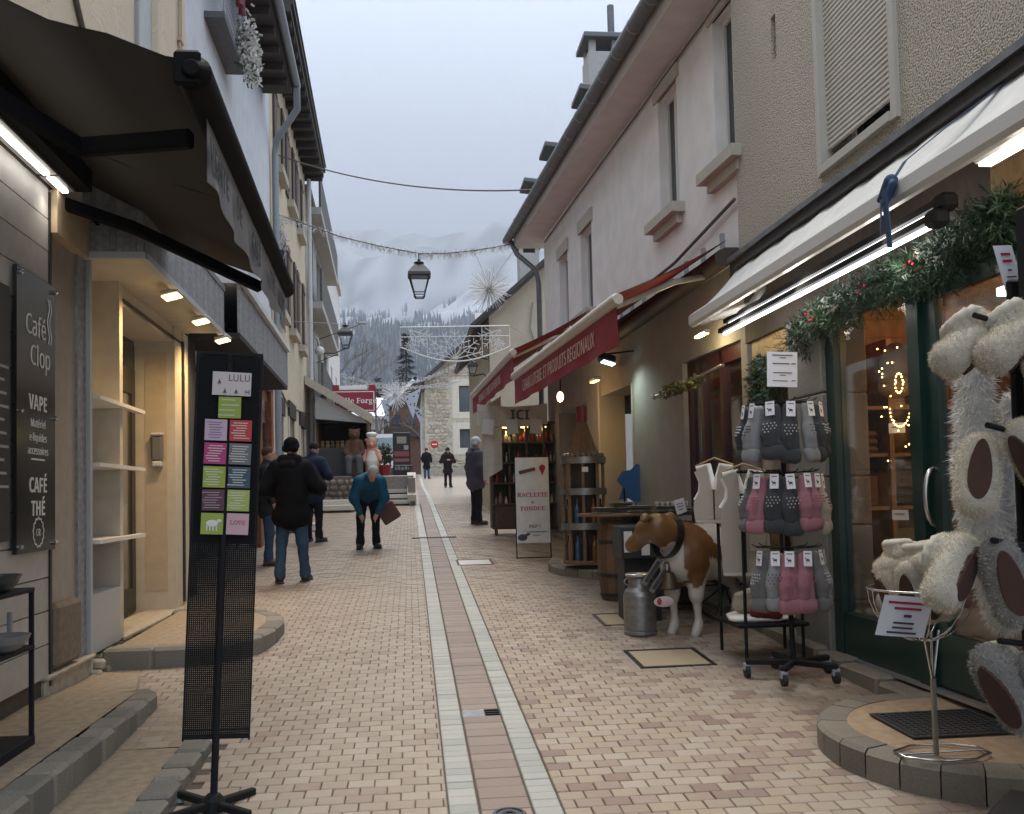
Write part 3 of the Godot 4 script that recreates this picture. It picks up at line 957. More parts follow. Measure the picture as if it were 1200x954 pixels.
func build_cafe_house() -> void:
	var cream := mt("cream_plaster", [0.68, 0.58, 0.44], 0.88, "peel", 2.6, "hgrain", 0.25)
	var t := thing("cafe_house", "cream house with peeling plaster above the black cafe awning", "house", lf(6, 0, 0))
	part(wall(lf, -2.0, 10.6, 3.72, 10.0, -0.35, 0.0, [[8.48, 9.32, 5.25, 7.6]]), "wall", cream, t)
	part(sl(lf, -2.0, 6.31, 0.1, 3.72, -0.35, -0.05), "lower_wall", mt("sheathing", [0.10, 0.10, 0.10], 0.9), t)
	# pale boards covering the shop front
	var bm := [mt("board_a", [0.50, 0.485, 0.46], 0.55, "soft", 0.9), mt("board_b", [0.47, 0.455, 0.43], 0.55, "soft", 0.8)]
	var y := 0.56
	for k in 15:
		var d := 2.6
		var cut := 4.4 + 0.9 * (k % 2)
		part(sl(lf, 2.6, cut - 0.003, y + 0.003, y + 0.205, -0.05, 0.0), "board", bm[k % 2], t)
		part(sl(lf, cut, 6.30, y + 0.003, y + 0.205, -0.05, 0.0), "board", bm[(k + 1) % 2], t)
		y += 0.21
	part(sl(lf, 2.6, 6.31, 0.3, 0.555, -0.06, -0.025), "plinth", mt("dark_plinth", [0.10, 0.08, 0.06], 0.85, "cloud", 0.5), t)
	part(sl(lf, 6.30, 6.335, 0.5, 3.68, -0.05, 0.012), "edge_trim", mt("black_metal", [0.015, 0.015, 0.016], 0.4), t)
	# plain rendered pier between cafe and shop
	part(sl(lf, 6.335, 6.9, 0.58, 3.72, -0.35, -0.02), "pier", mt("taupe_render", [0.40, 0.355, 0.31], 0.85, "soft", 0.9, "hgrain", 0.1), t)
	var st := MB.new(); st.cbox(lf(6.60, 0.80, -0.02), Vector3(0.12, 0.42, 0.46), 0.03)
	part(st, "base_stone", mt("old_sandstone", [0.26, 0.21, 0.155], 0.9, "cloud", 0.4, "hgrain", 0.5), t)
	# window with a painted shutter leaf and its dark gap
	var sh := part(sl(lf, 8.60, 9.32, 5.25, 7.6, -0.12, -0.06), "shutter", mt("pale_shutter", [0.52, 0.56, 0.56], 0.6, "soft", 1.1), t)
	part(sl(lf, 8.60, 9.3, 5.55, 5.57, -0.06, -0.045), "rail", mt("pale_shutter"), sh)
	part(sl(lf, 8.48, 8.60, 5.25, 7.6, -0.30, -0.20), "window_glass", mt("dark_glass", [0.02, 0.024, 0.03], 0.08), t)
	part(sl(lf, 8.44, 8.50, 5.2, 7.6, -0.05, 0.03), "jamb", mt("grey_lead", [0.30, 0.31, 0.33], 0.6), t)
	part(sl(lf, 8.40, 9.40, 5.15, 5.24, -0.05, 0.09), "sill", cream, t)
	# electric conduits
	var cab := MB.new(); cab.tube([lf(5.2, 6.9, 0.02), lf(6.2, 5.75, 0.02), lf(7.0, 5.05, 0.02), lf(7.3, 4.7, 0.02)], 0.02, 6)
	part(cab, "cable", mt("old_cable", [0.13, 0.11, 0.10], 0.8), t)
	cab = MB.new(); cab.tube([lf(10.15, 9.5, 0.025), lf(10.18, 6.6, 0.025), lf(10.3, 5.2, 0.025), lf(10.32, 4.2, 0.025)], 0.014, 6)
	cab.tube([lf(10.26, 9.5, 0.025), lf(10.26, 6.3, 0.025), lf(10.38, 4.2, 0.025)], 0.01, 6)
	for yy in [5.8, 6.6, 7.3]: cab.box(lf(10.22, yy, 0.02), Vector3(0.05, 0.03, 0.14))
	part(cab, "cable", mt("beige_cable", [0.42, 0.34, 0.25], 0.7), t)
	# soffit between cafe cladding and the grey fascia
	part(sl(lf, 6.32, 7.0, 3.42, 3.70, -0.3, 0.05), "lintel", mt("ochre_render", [0.50, 0.38, 0.25], 0.85, "soft", 1.0), t)

	# the awning
	t = thing("cafe_awning", "black folding-arm awning with grey lettered valance over the cafe", "awning", lf(5.5, 3.9, 0))
	var fab := mt("black_canvas", [0.032, 0.029, 0.026], 0.85, "soft", 1.5, "hweave", 0.02)
	var A := P(-0.86, 3.42, 3.92); var B := P(-0.98, 3.36, 7.72)
	var g := []
	for i in 13:
		var row := []
		var s := i / 12.0
		var wl := lf(3.9 + 3.8 * s, 3.98, 0.02)
		var fr := A.lerp(B, s) + Vector3(0, 0.05, 0)
		for j in 13:
			var q := j / 12.0
			row.append(fr.lerp(wl, q) + Vector3(0, -0.05 * sin(PI * q) - 0.012 * sin(q * 19.0) * (1.0 - s), 0))
		g.append(row)
	part(MB.new().surf(g, 0.004), "canvas", fab, t)
	var seam := MB.new()
	for k in [6]: seam.tube([g[k][0] + Vector3(0, -0.004, 0), g[k][4] + Vector3(0, -0.004, 0), g[k][8] + Vector3(0, -0.004, 0), g[k][12] + Vector3(0, -0.004, 0)], 0.006, 5)
	part(seam, "seam", fab, t)
	var bl := mt("awning_black", [0.008, 0.008, 0.009], 0.7)
	mt("satin_black", [0.016, 0.0165, 0.018], 0.55)
	var bar := MB.new()
	var dir := (B - A).normalized()
	bar.tube([A - dir * 0.05, A, B, B + dir * 0.02], [0.03, 0.075, 0.072, 0.04], 18)
	part(bar, "front_bar", bl, t)
	var cap := MB.new(); cap.cbox(A + Vector3(-0.02, 0.01, 0.02), Vector3(0.11, 0.15, 0.03), 0.02)
	part(cap, "end_cap", bl, t)
	for arm in [[lf(3.7, 3.62, 0.05), P(-1.52, 3.33, 4.55), P(-1.0, 3.33, 4.42)], [lf(6.5, 3.66, 0.05), P(-1.9, 3.58, 6.75), P(-1.14, 3.30, 7.35)]]:
		for k in 2:
			var m := MB.new()
			var a: Vector3 = arm[k]; var b: Vector3 = arm[k + 1]
			var z := (b - a).normalized()
			var x := z.cross(Vector3.UP).normalized()
			m.cbox((a + b) * 0.5, Vector3(0.06, 0.085, a.distance_to(b) + 0.05), 0.012, Basis(x, z.cross(x) * -1.0, z))
			part(m, "arm", bl, t)
	var cas := sl(lf, 2.0, 6.42, 3.72, 3.96, 0.0, 0.24)
	part(cas, "cassette", bl, t)
	# valance: grey print on the street side
	var vg := []
	var out := dir.cross(Vector3.UP).normalized() * -1.0
	for i in 4:
		var row := []
		for j in 49:
			var s := j / 48.0
			var top := (A + dir * 0.28).lerp(B, s) + Vector3(0, -0.06, 0)
			var hang := i / 3.0
			row.append(top + Vector3(0, -0.30 * hang, 0) + Vector3.RIGHT * (0.012 * sin(s * 41.0) + 0.01 * sin(s * 17.0)) * hang + Vector3(0, 0.012 * sin(s * 25.0) * hang, 0))
		vg.append(row)
	vg.reverse()
	var val := part(MB.new().surf(vg, 0.003), "valance", mt("grey_pvc", [0.17, 0.175, 0.18], 0.5, "soft", 0.6), t)
	var blk := mt("print_black", [0.02, 0.02, 0.022], 0.6)
	for w in [["VENTE", 0.45], ["DE", 1.05], ["CAFÉ", 1.75], ["THÉ", 2.6], ["VAPE", 3.2]]:
		letters(w[0], 0.17, (A + dir * (0.05 + w[1])) + Vector3(0.024, -0.235, 0), dir, Vector3.UP, blk, val, "lettering", 0.002, false, true)
	part(sl(lf, 6.9, 7.4, 3.66, 3.70, 0.1, 0.12), "clip", bl, t)

	# strip lamps under the cassette
	for s in [[3.4, 6.02, "long LED strip lamp under the black awning cassette"], [6.06, 6.36, "short LED strip lamp at the end of the black awning cassette"]]:
		var lt := thing("strip_lamp", s[2], "strip lamp", lf(s[0], 3.7, 0.1), "strip lamps under the cafe awning")
		part(sl(lf, s[0], s[1], 3.70, 3.718, 0.03, 0.15), "housing", mt("aluminium", [0.45, 0.45, 0.46], 0.35, "", 1, "", 0, 0.8), lt)
		part(sl(lf, s[0] + 0.01, s[1] - 0.01, 3.690, 3.70, 0.072, 0.108), "led_strip", glow("led_white", [1.0, 0.98, 0.95], 4.0), lt)
		lamp_light(lt, lf((s[0] + s[1]) * 0.5, 3.66, 0.09), Color(1, 0.97, 0.92), 0.12 * (s[1] - s[0]), 0.05, Vector3.DOWN, 70.0)

	# black sign board
	t = thing("cafe_sign", "tall black sign board reading Café Clop, vape, café and thé in white", "sign", lf(5.98, 1.37, 0.03))
	var sb := sl(lf, 5.66, 6.29, 1.37, 3.05, 0.02, 0.045)
	part(sb, "board", mt("black_acrylic", [0.012, 0.012, 0.013], 0.16), t)
	var wh := mt("sign_white", [0.72, 0.72, 0.70], 0.5)
	var rt := Vector3(-0.0245, 0, -1)
	var ln := func(s: String, sz: float, y0: float, d0: float, bold: bool):
		letters(s, sz, lf(d0, y0, 0.048), rt, Vector3.UP, wh, t, "lettering", 0.002, false, bold)
	ln.call("Café", 0.17, 2.735, 5.955, false); ln.call("Clop", 0.17, 2.555, 6.03, false)
	ln.call("VAPE", 0.125, 2.27, 5.99, true)
	ln.call("Matériel", 0.066, 2.145, 5.99, false); ln.call("e-liquides", 0.066, 2.06, 5.99, false); ln.call("accessoires", 0.066, 1.98, 5.99, false)
	part(sl(lf, 5.88, 6.10, 1.922, 1.932, 0.045, 0.048), "rule", wh, t)
	ln.call("CAFÉ", 0.125, 1.77, 5.99, true); ln.call("THÉ", 0.125, 1.63, 5.99, true)
	ln.call("CR", 0.06, 1.485, 5.99, false)
	var ring := MB.new()
	for k in 26:
		var an := TAU * k / 26.0
		var ce := lf(5.99 + 0.085 * cos(an), 1.485 + 0.085 * sin(an), 0.049)
		ring.box(ce, Vector3(0.002, 0.024, 0.008), Basis(Vector3.RIGHT, an + 0.6 * (1 if k % 2 else -1)))
	part(ring, "wreath", wh, t)
	var steam := MB.new()
	for q in 2:
		var pts := []
		for k in 12: pts.append(lf(6.16 + 0.035 * q + 0.016 * sin(k * 0.9), 2.66 + 0.026 * k, 0.049))
		steam.tube(pts, 0.004, 5)
	part(steam, "steam_curl", wh, t)
	for c in [[5.69, 3.01], [6.26, 3.01], [5.69, 1.41], [6.26, 1.41], [5.69, 2.2], [6.26, 2.2]]:
		var m := MB.new(); m.lathe([[0.014, 0], [0.014, 0.02], [0.01, 0.026], [0.0, 0.027]], lf(c[0], c[1], 0.045), 10, Basis(Vector3.BACK, -PI / 2))
		part(m, "standoff", mt("chrome", [0.6, 0.6, 0.6], 0.2, "", 1, "", 0, 1.0), t)
	t = thing("price_board", "dark price board with small white lines left of the sign board", "sign", lf(5.4, 1.4, 0.02))
	part(sl(lf, 5.0, 5.6, 1.45, 2.9, 0.015, 0.03), "board", mt("slate_board", [0.03, 0.03, 0.032], 0.5), t)
	for k in 10:
		part(sl(lf, 5.3, 5.58 - 0.03 * (k % 3), 1.75 + 0.075 * k, 1.765 + 0.075 * k, 0.03, 0.032), "text_line", mt("chalk", [0.4, 0.4, 0.4], 0.9), t)

func flood_lamp(at: Vector3, label: String, lit: bool) -> void:
	var t := thing("flood_lamp", label, "lamp", at, "flood lamps under the left shop canopies")
	var b := Basis(Vector3.BACK, 0.25)
	var m := MB.new(); m.cbox(at + Vector3(0, 0.045, 0), Vector3(0.15, 0.045, 0.20), 0.012, b)
	part(m, "housing", mt("white_plastic", [0.55, 0.55, 0.54], 0.45), t)
	m = MB.new(); m.tube([at + Vector3(0, 0.06, -0.07), at + Vector3(-0.02, 0.14, -0.07)], 0.008, 6); m.tube([at + Vector3(0, 0.06, 0.07), at + Vector3(-0.02, 0.14, 0.07)], 0.008, 6)
	part(m, "bracket", mt("white_plastic"), t)
	m = MB.new(); m.cbox(at + Vector3(0, 0.018, 0), Vector3(0.135, 0.012, 0.185), 0.004, b)
	if lit:
		part(m, "light_panel", glow("led_warm", [1.0, 0.84, 0.52], 2.6), t)
		lamp_light(t, at + Vector3(-0.01, -0.02, 0), Color(1.0, 0.83, 0.58), 0.75, 0.08, Vector3(-0.45, -1, 0), 68.0)
	else:
		part(m, "light_panel", mt("frosted", [0.6, 0.6, 0.6], 0.3), t)

func build_vitrine_shop() -> void:
	var grey := mt("grey_timber", [0.34, 0.365, 0.385], 0.6, "woodh", 0.8)
	var t := thing("vitrine_shop", "grey timber shopfront with a lit cream doorway and plank fascia", "shop front", lf(8.5, 0.5, 0))
	var cream := mt("cream_panel", [0.58, 0.53, 0.44], 0.55, "soft", 1.2)
	# post of three mouldings
	part(sl(lf, 6.88, 7.06, 0.42, 3.46, -0.2, 0.0), "post", grey, t)
	part(sl(lf, 7.06, 7.11, 0.44, 3.46, -0.2, 0.03), "post_bead", mt("grey_light", [0.42, 0.45, 0.47], 0.5), t)
	part(sl(lf, 7.11, 7.19, 0.45, 3.46, -0.2, 0.0), "post_fillet", grey, t)
	# canopy box: planks on its near end and its street side, cream soffit
	var pk := [grey, mt("grey_timber_b", [0.31, 0.335, 0.355], 0.62, "woodh", 0.7), mt("grey_timber_c", [0.37, 0.39, 0.405], 0.6, "woodh", 0.9)]
	for k in 9:
		part(sl(lf, 6.99, 7.02, 3.47, 3.95, 0.0 + 0.047 * k + 0.002, 0.047 * (k + 1)), "plank", pk[k % 3], t)
	part(sl(lf, 6.975, 7.03, 3.42, 3.468, 0.0, 0.44), "rail", mt("grey_light"), t)
	var d := 7.02
	while d < 10.35:
		part(sl(lf, d + 0.002, d + 0.118, 3.47, 3.95, 0.40, 0.43), "plank", pk[int(d * 10) % 3], t)
		d += 0.12
	part(sl(lf, 7.02, 10.4, 3.42, 3.468, 0.39, 0.45), "rail", mt("grey_light"), t)
	part(sl(lf, 7.02, 10.4, 3.47, 3.50, -0.5, 0.40), "soffit", cream, t)
	part(sl(lf, 7.02, 10.4, 3.92, 3.98, -0.1, 0.44), "roof_sheet", mt("zinc", [0.25, 0.26, 0.27], 0.5, "cloud", 1.0, "", 0, 0.4), t)
	# display niche beside the post
	part(sl(lf, 7.19, 7.95, 0.55, 3.47, -0.42, -0.38), "niche_back", cream, t)
	part(sl(lf, 7.60, 7.68, 2.46, 3.47, -0.38, -0.30), "niche_stile", cream, t)
	part(sl(lf, 7.93, 8.02, 0.56, 3.47, -0.42, 0.0), "niche_side", cream, t)
	part(sl(lf, 7.19, 7.93, 0.55, 0.98, -0.38, 0.0), "niche_base", mt("grey_light"), t)
	for y in [1.37, 1.94, 2.44]:
		part(sl(lf, 7.19, 7.93, y - 0.015, y + 0.015, -0.37, 0.06), "shelf", mt("white_board", [0.70, 0.69, 0.66], 0.5), t)
		part(sl(lf, 7.93, 8.5, y - 0.015, y + 0.015, 0.002, 0.06), "shelf_edge", mt("white_board"), t)
		part(sl(lf, 7.24, 7.60, y - 0.085, y - 0.017, -0.32, -0.27), "bracket", mt("pine", [0.42, 0.27, 0.12], 0.6, "wood", 0.4), t)
	part(sl(lf, 7.19, 7.93, 0.985, 2.4, -0.375, -0.37), "back_panel", mt("grey_white", [0.50, 0.49, 0.47], 0.6, "soft", 0.8), t)
	# recessed doorway
	part(sl(lf, 9.95, 10.3, 0.5, 3.47, -0.40, 0.0), "return_wall", cream, t)
	part(sl(lf, 8.02, 10.0, 3.30, 3.47, -0.42, -0.02), "transom", cream, t)
	part(sl(lf, 8.02, 10.3, 3.33, 3.345, -0.02, 0.012), "dark_bead", mt("black_metal"), t)
	part(sl(lf, 10.27, 10.33, 0.6, 3.36, 0.0, 0.02), "dark_bead", mt("black_metal"), t)
	part(sl(lf, 10.33, 10.62, 0.5, 3.47, -0.3, 0.0), "end_stile", cream, t)
	part(sl(lf, 9.945, 9.95, 0.75, 3.2, -0.30, -0.08), "raised_panel", mt("cream_panel_b", [0.52, 0.44, 0.33], 0.5, "soft", 0.9), t)
	var door := part(wall(lf, 8.9, 9.93, 0.57, 3.0, -0.44, -0.39, [[9.02, 9.80, 0.80, 2.75]]), "door", mt("dark_door", [0.03, 0.028, 0.027], 0.4), t)
	part(sl(lf, 9.02, 9.80, 0.80, 2.75, -0.42, -0.41), "pane", glass("door_glass", [0.55, 0.52, 0.42], 0.35), door)
	part(sl(lf, 9.08, 9.11, 1.4, 2.0, -0.39, -0.35), "handle", mt("chrome"), door)
	part(sl(lf, 8.02, 8.9, 0.57, 3.3, -0.46, -0.40), "side_panel", mt("dark_door"), t)
	part(sl(lf, 8.9, 9.93, 3.0, 3.3, -0.44, -0.40), "fanlight", mt("dark_glass"), t)
	part(sl(lf, 7.0, 10.6, 0.3, 3.5, -1.6, -1.5), "inner_wall", mt("shop_inner", [0.42, 0.36, 0.26], 0.8, "cloud", 1.5), t)
	part(sl(lf, 8.35, 8.72, 0.40, 0.52, -0.03, 0.004), "vent", mt("black_metal"), t)
	for k in 3: part(sl(lf, 8.35, 8.72, 0.42 + 0.035 * k, 0.435 + 0.035 * k, 0.0, 0.03), "vent_louvre", mt("satin_black"), t)
	# hand gel dispenser on the return wall
	var s := thing("gel_dispenser", "grey and white hand gel dispenser on the cream doorway wall", "dispenser", P(-2.56, 2.05, 9.93))
	var m := MB.new(); m.cbox(P(-2.56, 2.20, 9.905), Vector3(0.115, 0.26, 0.075), 0.02); part(m, "body", mt("gel_grey", [0.16, 0.15, 0.15], 0.3), s)
	m = MB.new(); m.cbox(P(-2.56, 2.345, 9.90), Vector3(0.12, 0.03, 0.085), 0.01); part(m, "cap", mt("white_plastic"), s)
	m = MB.new(); m.cbox(P(-2.56, 2.04, 9.90), Vector3(0.10, 0.06, 0.09), 0.015); part(m, "nozzle", mt("white_plastic"), s)
	flood_lamp(lf(8.10, 3.36, 0.38), "lit flood lamp under the canopy nearest the cream doorway post", true)
	flood_lamp(lf(9.25, 3.36, 0.40), "lit flood lamp in the middle of the cream doorway canopy", true)
	flood_lamp(lf(10.35, 3.36, 0.42), "lit flood lamp at the far end of the cream doorway canopy", true)
	flood_lamp(lf(11.2, 3.13, 0.20), "unlit white flood lamp above the card stand, nearer one", false)
	flood_lamp(lf(12.3, 3.13, 0.25), "unlit white flood lamp above the card stand, farther one", false)

func shutter_leaf(parent: Node3D, d0: float, d1: float, y0: float, y1: float, m: Material) -> void:
	var mb := MB.new()
	slab(mb, lf, d0, d1, y0, y1, 0.01, 0.045)
	var s := part(mb, "shutter", m, parent)
	for y in [y0 + 0.2, y1 - 0.2]: part(sl(lf, d0, d1, y - 0.04, y + 0.04, 0.045, 0.06), "batten", m, s)

func build_left_row() -> void:
	# white house
	var white := mt("cool_white_render", [0.66, 0.69, 0.72], 0.85, "soft", 2.5, "hgrain", 0.15)
	var t := thing("white_tall_house", "tall plain white house with dark wooden eaves on the left", "house", lf(14, 0.8, 0))
	part(wall(lf, 10.6, 18.25, 3.5, 9.6, -0.35, 0.0, [[15.3, 16.5, 5.2, 6.9]]), "wall", white, t)
	part(sl(lf, 15.3, 16.5, 5.2, 6.9, -0.34, -0.28), "window", mt("rose_blind", [0.42, 0.34, 0.34], 0.7, "soft", 0.6), t)
	part(sl(lf, 10.6, 11.0, 0.4, 3.5, -0.35, 0.0), "pier", mt("dark_shopwall", [0.05, 0.05, 0.055], 0.7), t)
	part(sl(lf, 15.75, 18.25, 0.7, 4.35, -0.35, -0.03), "shop_wall", white, t)
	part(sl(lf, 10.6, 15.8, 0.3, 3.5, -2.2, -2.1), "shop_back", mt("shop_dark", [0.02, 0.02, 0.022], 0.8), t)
	# projecting plank fascia of its shop
	var pk := [mt("grey_timber"), mt("grey_timber_b"), mt("grey_timber_c")]
	var d := 10.7
	while d < 15.7:
		part(sl(lf, d + 0.003, d + 0.157, 3.52, 4.08, 0.52, 0.55), "plank", pk[int(d * 7) % 3], t)
		d += 0.16
	part(sl(lf, 10.65, 15.75, 4.08, 4.16, -0.1, 0.60), "fascia_cap", white, t)
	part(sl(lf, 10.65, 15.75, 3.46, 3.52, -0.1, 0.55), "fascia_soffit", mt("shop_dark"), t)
	# orange brown timber door surround
	var orange := mt("orange_timber", [0.26, 0.085, 0.028], 0.5, "wood", 0.9)
	part(sl(lf, 15.75, 16.05, 0.85, 3.75, -0.1, 0.10), "door_post", orange, t)
	part(sl(lf, 16.05, 17.3, 0.95, 3.6, -0.06, 0.03), "door", orange, t)
	part(sl(lf, 17.3, 17.6, 0.95, 3.75, -0.1, 0.10), "door_post", orange, t)
	part(sl(lf, 15.75, 17.6, 3.6, 3.9, -0.1, 0.10), "door_head", orange, t)
	part(sl(lf, 16.2, 17.15, 1.9, 3.4, 0.03, 0.04), "door_glass", mt("dark_glass"), t)
	# eaves
	var wood := mt("dark_eaves", [0.045, 0.035, 0.028], 0.7, "wood", 0.9)
	part(sl(lf, 9.0, 17.4, 9.15, 9.28, -0.1, 0.52), "eaves", wood, t)
	d = 9.3
	while d < 17.3:
		part(sl(lf, d, d + 0.11, 9.02, 9.15, 0.0, 0.5), "rafter", wood, t)
		d += 0.62
	part(sl(lf, 9.0, 17.4, 9.28, 9.36, -0.1, 0.56), "fascia", wood, t)
	var gut := MB.new(); gut.tube([lf(9.0, 9.30, 0.62), lf(17.4, 9.30, 0.62)], 0.07, 10); part(gut, "gutter", mt("zinc_pipe", [0.30, 0.33, 0.36], 0.5, "soft", 0.5, "", 0, 0.3), t)
	gut = MB.new()
	gut.quad(lf(9, 9.36, 0.6), lf(9, 13, -4), lf(17.4, 13, -4), lf(17.4, 9.36, 0.6)); gut.quad(lf(17.4, 9.3, 0.6), lf(17.4, 13, -4), lf(17.4, 9.3, -4), lf(17.4, 9.2, 0))
	part(gut, "roof", wood, t)
	part(sl(lf, 10.6, 18.2, 9.6, 9.7, -6.0, 0.0), "attic_floor", wood, t)
	# downpipe with swan neck
	var pipe := MB.new()
	pipe.tube([lf(17.3, 9.25, 0.62), lf(17.6, 8.95, 0.6), lf(18.25, 8.6, 0.14), lf(18.35, 8.35, 0.10), lf(18.4, 6.0, 0.10), lf(18.4, 1.2, 0.10)], 0.065, 12)
	solo(pipe, "downpipe", mt("zinc_pipe"), "grey zinc downpipe between the white house and the cream shuttered house", "downpipe")
	# window box with a wire front, red bow and white flowers
	t = thing("flower_balcony", "wire fronted window box with white flowers and a red ribbon", "flower box", lf(12.5, 7.7, 0.1))
	var wm := MB.new()
	for k in 19: wm.tube([lf(11.75 + 0.083 * k, 7.72, 0.22), lf(11.75 + 0.083 * k, 8.6, 0.27)], 0.006, 4)
	for k in 9: wm.tube([lf(11.75, 7.72 + 0.105 * k, 0.22 + 0.005 * k), lf(13.25, 7.72 + 0.105 * k, 0.22 + 0.005 * k)], 0.006, 4)
	part(wm, "wire_front", mt("grey_lead"), t)
	part(sl(lf, 11.7, 13.3, 7.64, 7.72, 0.0, 0.25), "tray", mt("tray_zinc", [0.12, 0.12, 0.125], 0.7, "cloud", 0.5), t)
	wm = MB.new()
	for e in [[11.72, 7.7, 11.72, 8.62], [13.28, 7.7, 13.28, 8.62], [11.72, 8.62, 13.28, 8.62]]: wm.tube([lf(e[0], e[1], 0.24), lf(e[2], e[3], 0.26)], 0.018, 6)
	part(wm, "frame", mt("grey_lead"), t)
	var fl := MB.new()
	for k in 420:
		var c := lf(12.75 + irnd(-0.1, 0.95), 7.75 + irnd(-0.15, 0.62) * (0.4 + 0.6 * rng.randf()), 0.32 + irnd(-0.1, 0.14))
		var b := Basis.from_euler(Vector3(irnd(0, 6), irnd(0, 6), irnd(0, 6)))
		for q in 2: fl.xf = Transform3D(b.rotated(Vector3.UP, q * 1.57), c); fl.quad(Vector3(-0.03, -0.014, 0), Vector3(0.03, -0.014, 0), Vector3(0.03, 0.014, 0.008), Vector3(-0.03, 0.014, 0.008))
	part(fl, "flowers", mt("white_petals", [0.75, 0.75, 0.72], 0.7), t).set_meta("kind", "stuff")
	fl = MB.new()
	for k in 260:
		var c := lf(12.75 + irnd(-0.1, 0.9), 7.72 + irnd(-0.12, 0.5), 0.28 + irnd(-0.08, 0.14))
		fl.xf = Transform3D(Basis.from_euler(Vector3(irnd(0, 6), irnd(0, 6), irnd(0, 6))), c)
		fl.quad(Vector3(-0.035, -0.01, 0), Vector3(0.035, -0.01, 0), Vector3(0.035, 0.01, 0), Vector3(-0.035, 0.01, 0))
	part(fl, "leaves", mt("leaf_green", [0.05, 0.085, 0.045], 0.7), t).set_meta("kind", "stuff")
	fl = MB.new()
	for q in [-1, 1]:
		fl.ball(lf(12.3 + 0.14 * q, 8.55, 0.36), Vector3(0.05, 0.10, 0.13), 10, 6)
		fl.tube([lf(12.3, 8.55, 0.36), lf(12.3 + 0.12 * q, 8.05, 0.36)], [0.035, 0.05], 6)
	part(fl, "ribbon", mt("wine_ribbon", [0.16, 0.02, 0.035], 0.6), t)
	# dark tinsel curtain and stock inside the open shop
	t = thing("tinsel_curtain", "dark green glittering foliage curtain at the open shop behind the card stand", "curtain", lf(11.2, 0.7, -0.3))
	var tn := MB.new()
	for k in 1500:
		tn.col = Color(0.02, 0.06, 0.05) if k % 4 else Color(0.10, 0.16, 0.16)
		tn.xf = Transform3D(Basis.from_euler(Vector3(irnd(0, 6), irnd(0, 6), irnd(0, 6))), lf(irnd(11.0, 15.6), irnd(0.9, 3.4), irnd(-0.6, -0.15)))
		tn.quad(Vector3(-0.05, -0.02, 0), Vector3(0.05, -0.02, 0), Vector3(0.05, 0.02, 0.01), Vector3(-0.05, 0.02, 0.01))
	part(tn, "foliage", vc(mt("tinsel", [1, 1, 1], 0.35)), t).set_meta("kind", "stuff")
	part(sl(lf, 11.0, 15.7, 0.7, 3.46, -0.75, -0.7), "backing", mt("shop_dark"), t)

	# cream house with shutters
	var cream := mt("cream_render", [0.60, 0.51, 0.37], 0.88, "soft", 2.0, "hgrain", 0.2)
	t = thing("shuttered_house", "cream house with brown shutters beyond the white house", "house", lf(22, 1.2, 0))
	var holes := []
	var wd := [19.35, 21.65, 23.95]
	for w in wd:
		holes.append([w, w + 0.95, 8.5, 10.1]); holes.append([w + 0.1, w + 1.05, 5.55, 7.35])
	holes.append([19.0, 20.0, 1.0, 3.4]); holes.append([21.3, 22.4, 1.2, 3.5]); holes.append([24.0, 25.2, 1.3, 3.5])
	part(wall(lf, 18.25, 26.45, 0.5, 10.8, -0.35, 0.0, holes), "wall", cream, t)
	var brown := mt("brown_shutter", [0.085, 0.05, 0.035], 0.6, "woodh", 0.5)
	var stone := mt("sill_stone", [0.46, 0.41, 0.33], 0.8, "soft", 0.6)
	for k in 6:
		var h: Array = holes[k]
		window(t, lf, h[0], h[1], h[2], h[3], -0.16, mt("white_frame", [0.62, 0.61, 0.58], 0.5), mt("dark_glass"))
		part(sl(lf, h[0] - 0.08, h[1] + 0.08, h[2] - 0.16, h[2], -0.1, 0.16), "sill", stone, t)
		shutter_leaf(t, h[0] - 0.50, h[0] - 0.02, h[2] + 0.02, h[3], brown)
		shutter_leaf(t, h[1] + 0.02, h[1] + 0.50, h[2] + 0.02, h[3], brown)
	for k in 3:
		var h: Array = holes[6 + k]
		part(sl(lf, h[0], h[1], h[2], h[3], -0.3, -0.24), "shop_door", mt("dark_glass"), t)
		for s in [[h[0] - 0.18, h[0]], [h[1], h[1] + 0.18]]: part(sl(lf, s[0], s[1], 0.8, h[3], -0.02, 0.03), "pilaster", mt("pale_stone", [0.56, 0.53, 0.47], 0.8, "soft", 0.8), t)
		part(sl(lf, h[0] - 0.2, h[1] + 0.2, h[3], h[3] + 0.35, -0.02, 0.05), "sign_band", mt("dark_eaves"), t)
	part(sl(lf, 17.4, 26.6, 10.72, 10.86, -0.1, 0.52), "eaves", wood, t)
	d = 17.7
	while d < 26.5:
		part(sl(lf, d, d + 0.11, 10.58, 10.72, 0.0, 0.5), "rafter", wood, t)
		d += 0.62
	part(sl(lf, 17.4, 26.6, 10.86, 11.0, -0.1, 0.57), "fascia", wood, t)
	gut = MB.new(); gut.quad(lf(17.4, 11.0, 0.6), lf(17.4, 14, -4), lf(26.6, 14, -4), lf(26.6, 11.0, 0.6)); part(gut, "roof", wood, t)
	var cb := MB.new(); cb.tube([lf(18.6, 4.0, 0.03), lf(21, 3.7, 0.03), lf(24, 3.85, 0.03), lf(26.4, 4.0, 0.03)], 0.02, 5)
	part(cb, "cable", mt("old_cable"), t)
	pipe = MB.new(); pipe.tube([lf(26.4, 10.6, 0.12), lf(26.4, 1.6, 0.12)], 0.06, 10)
	solo(pipe, "downpipe", mt("pale_pipe", [0.5, 0.5, 0.5], 0.5), "pale downpipe at the far corner of the cream shuttered house", "downpipe")
	# grey block with balconies, then a white block
	t = thing("balcony_block", "grey apartment block with dark balcony bands beyond the shuttered house", "building", lf(31, 1.7, 0))
	var gr := mt("grey_render", [0.40, 0.385, 0.36], 0.88, "soft", 2.0)
	holes = []
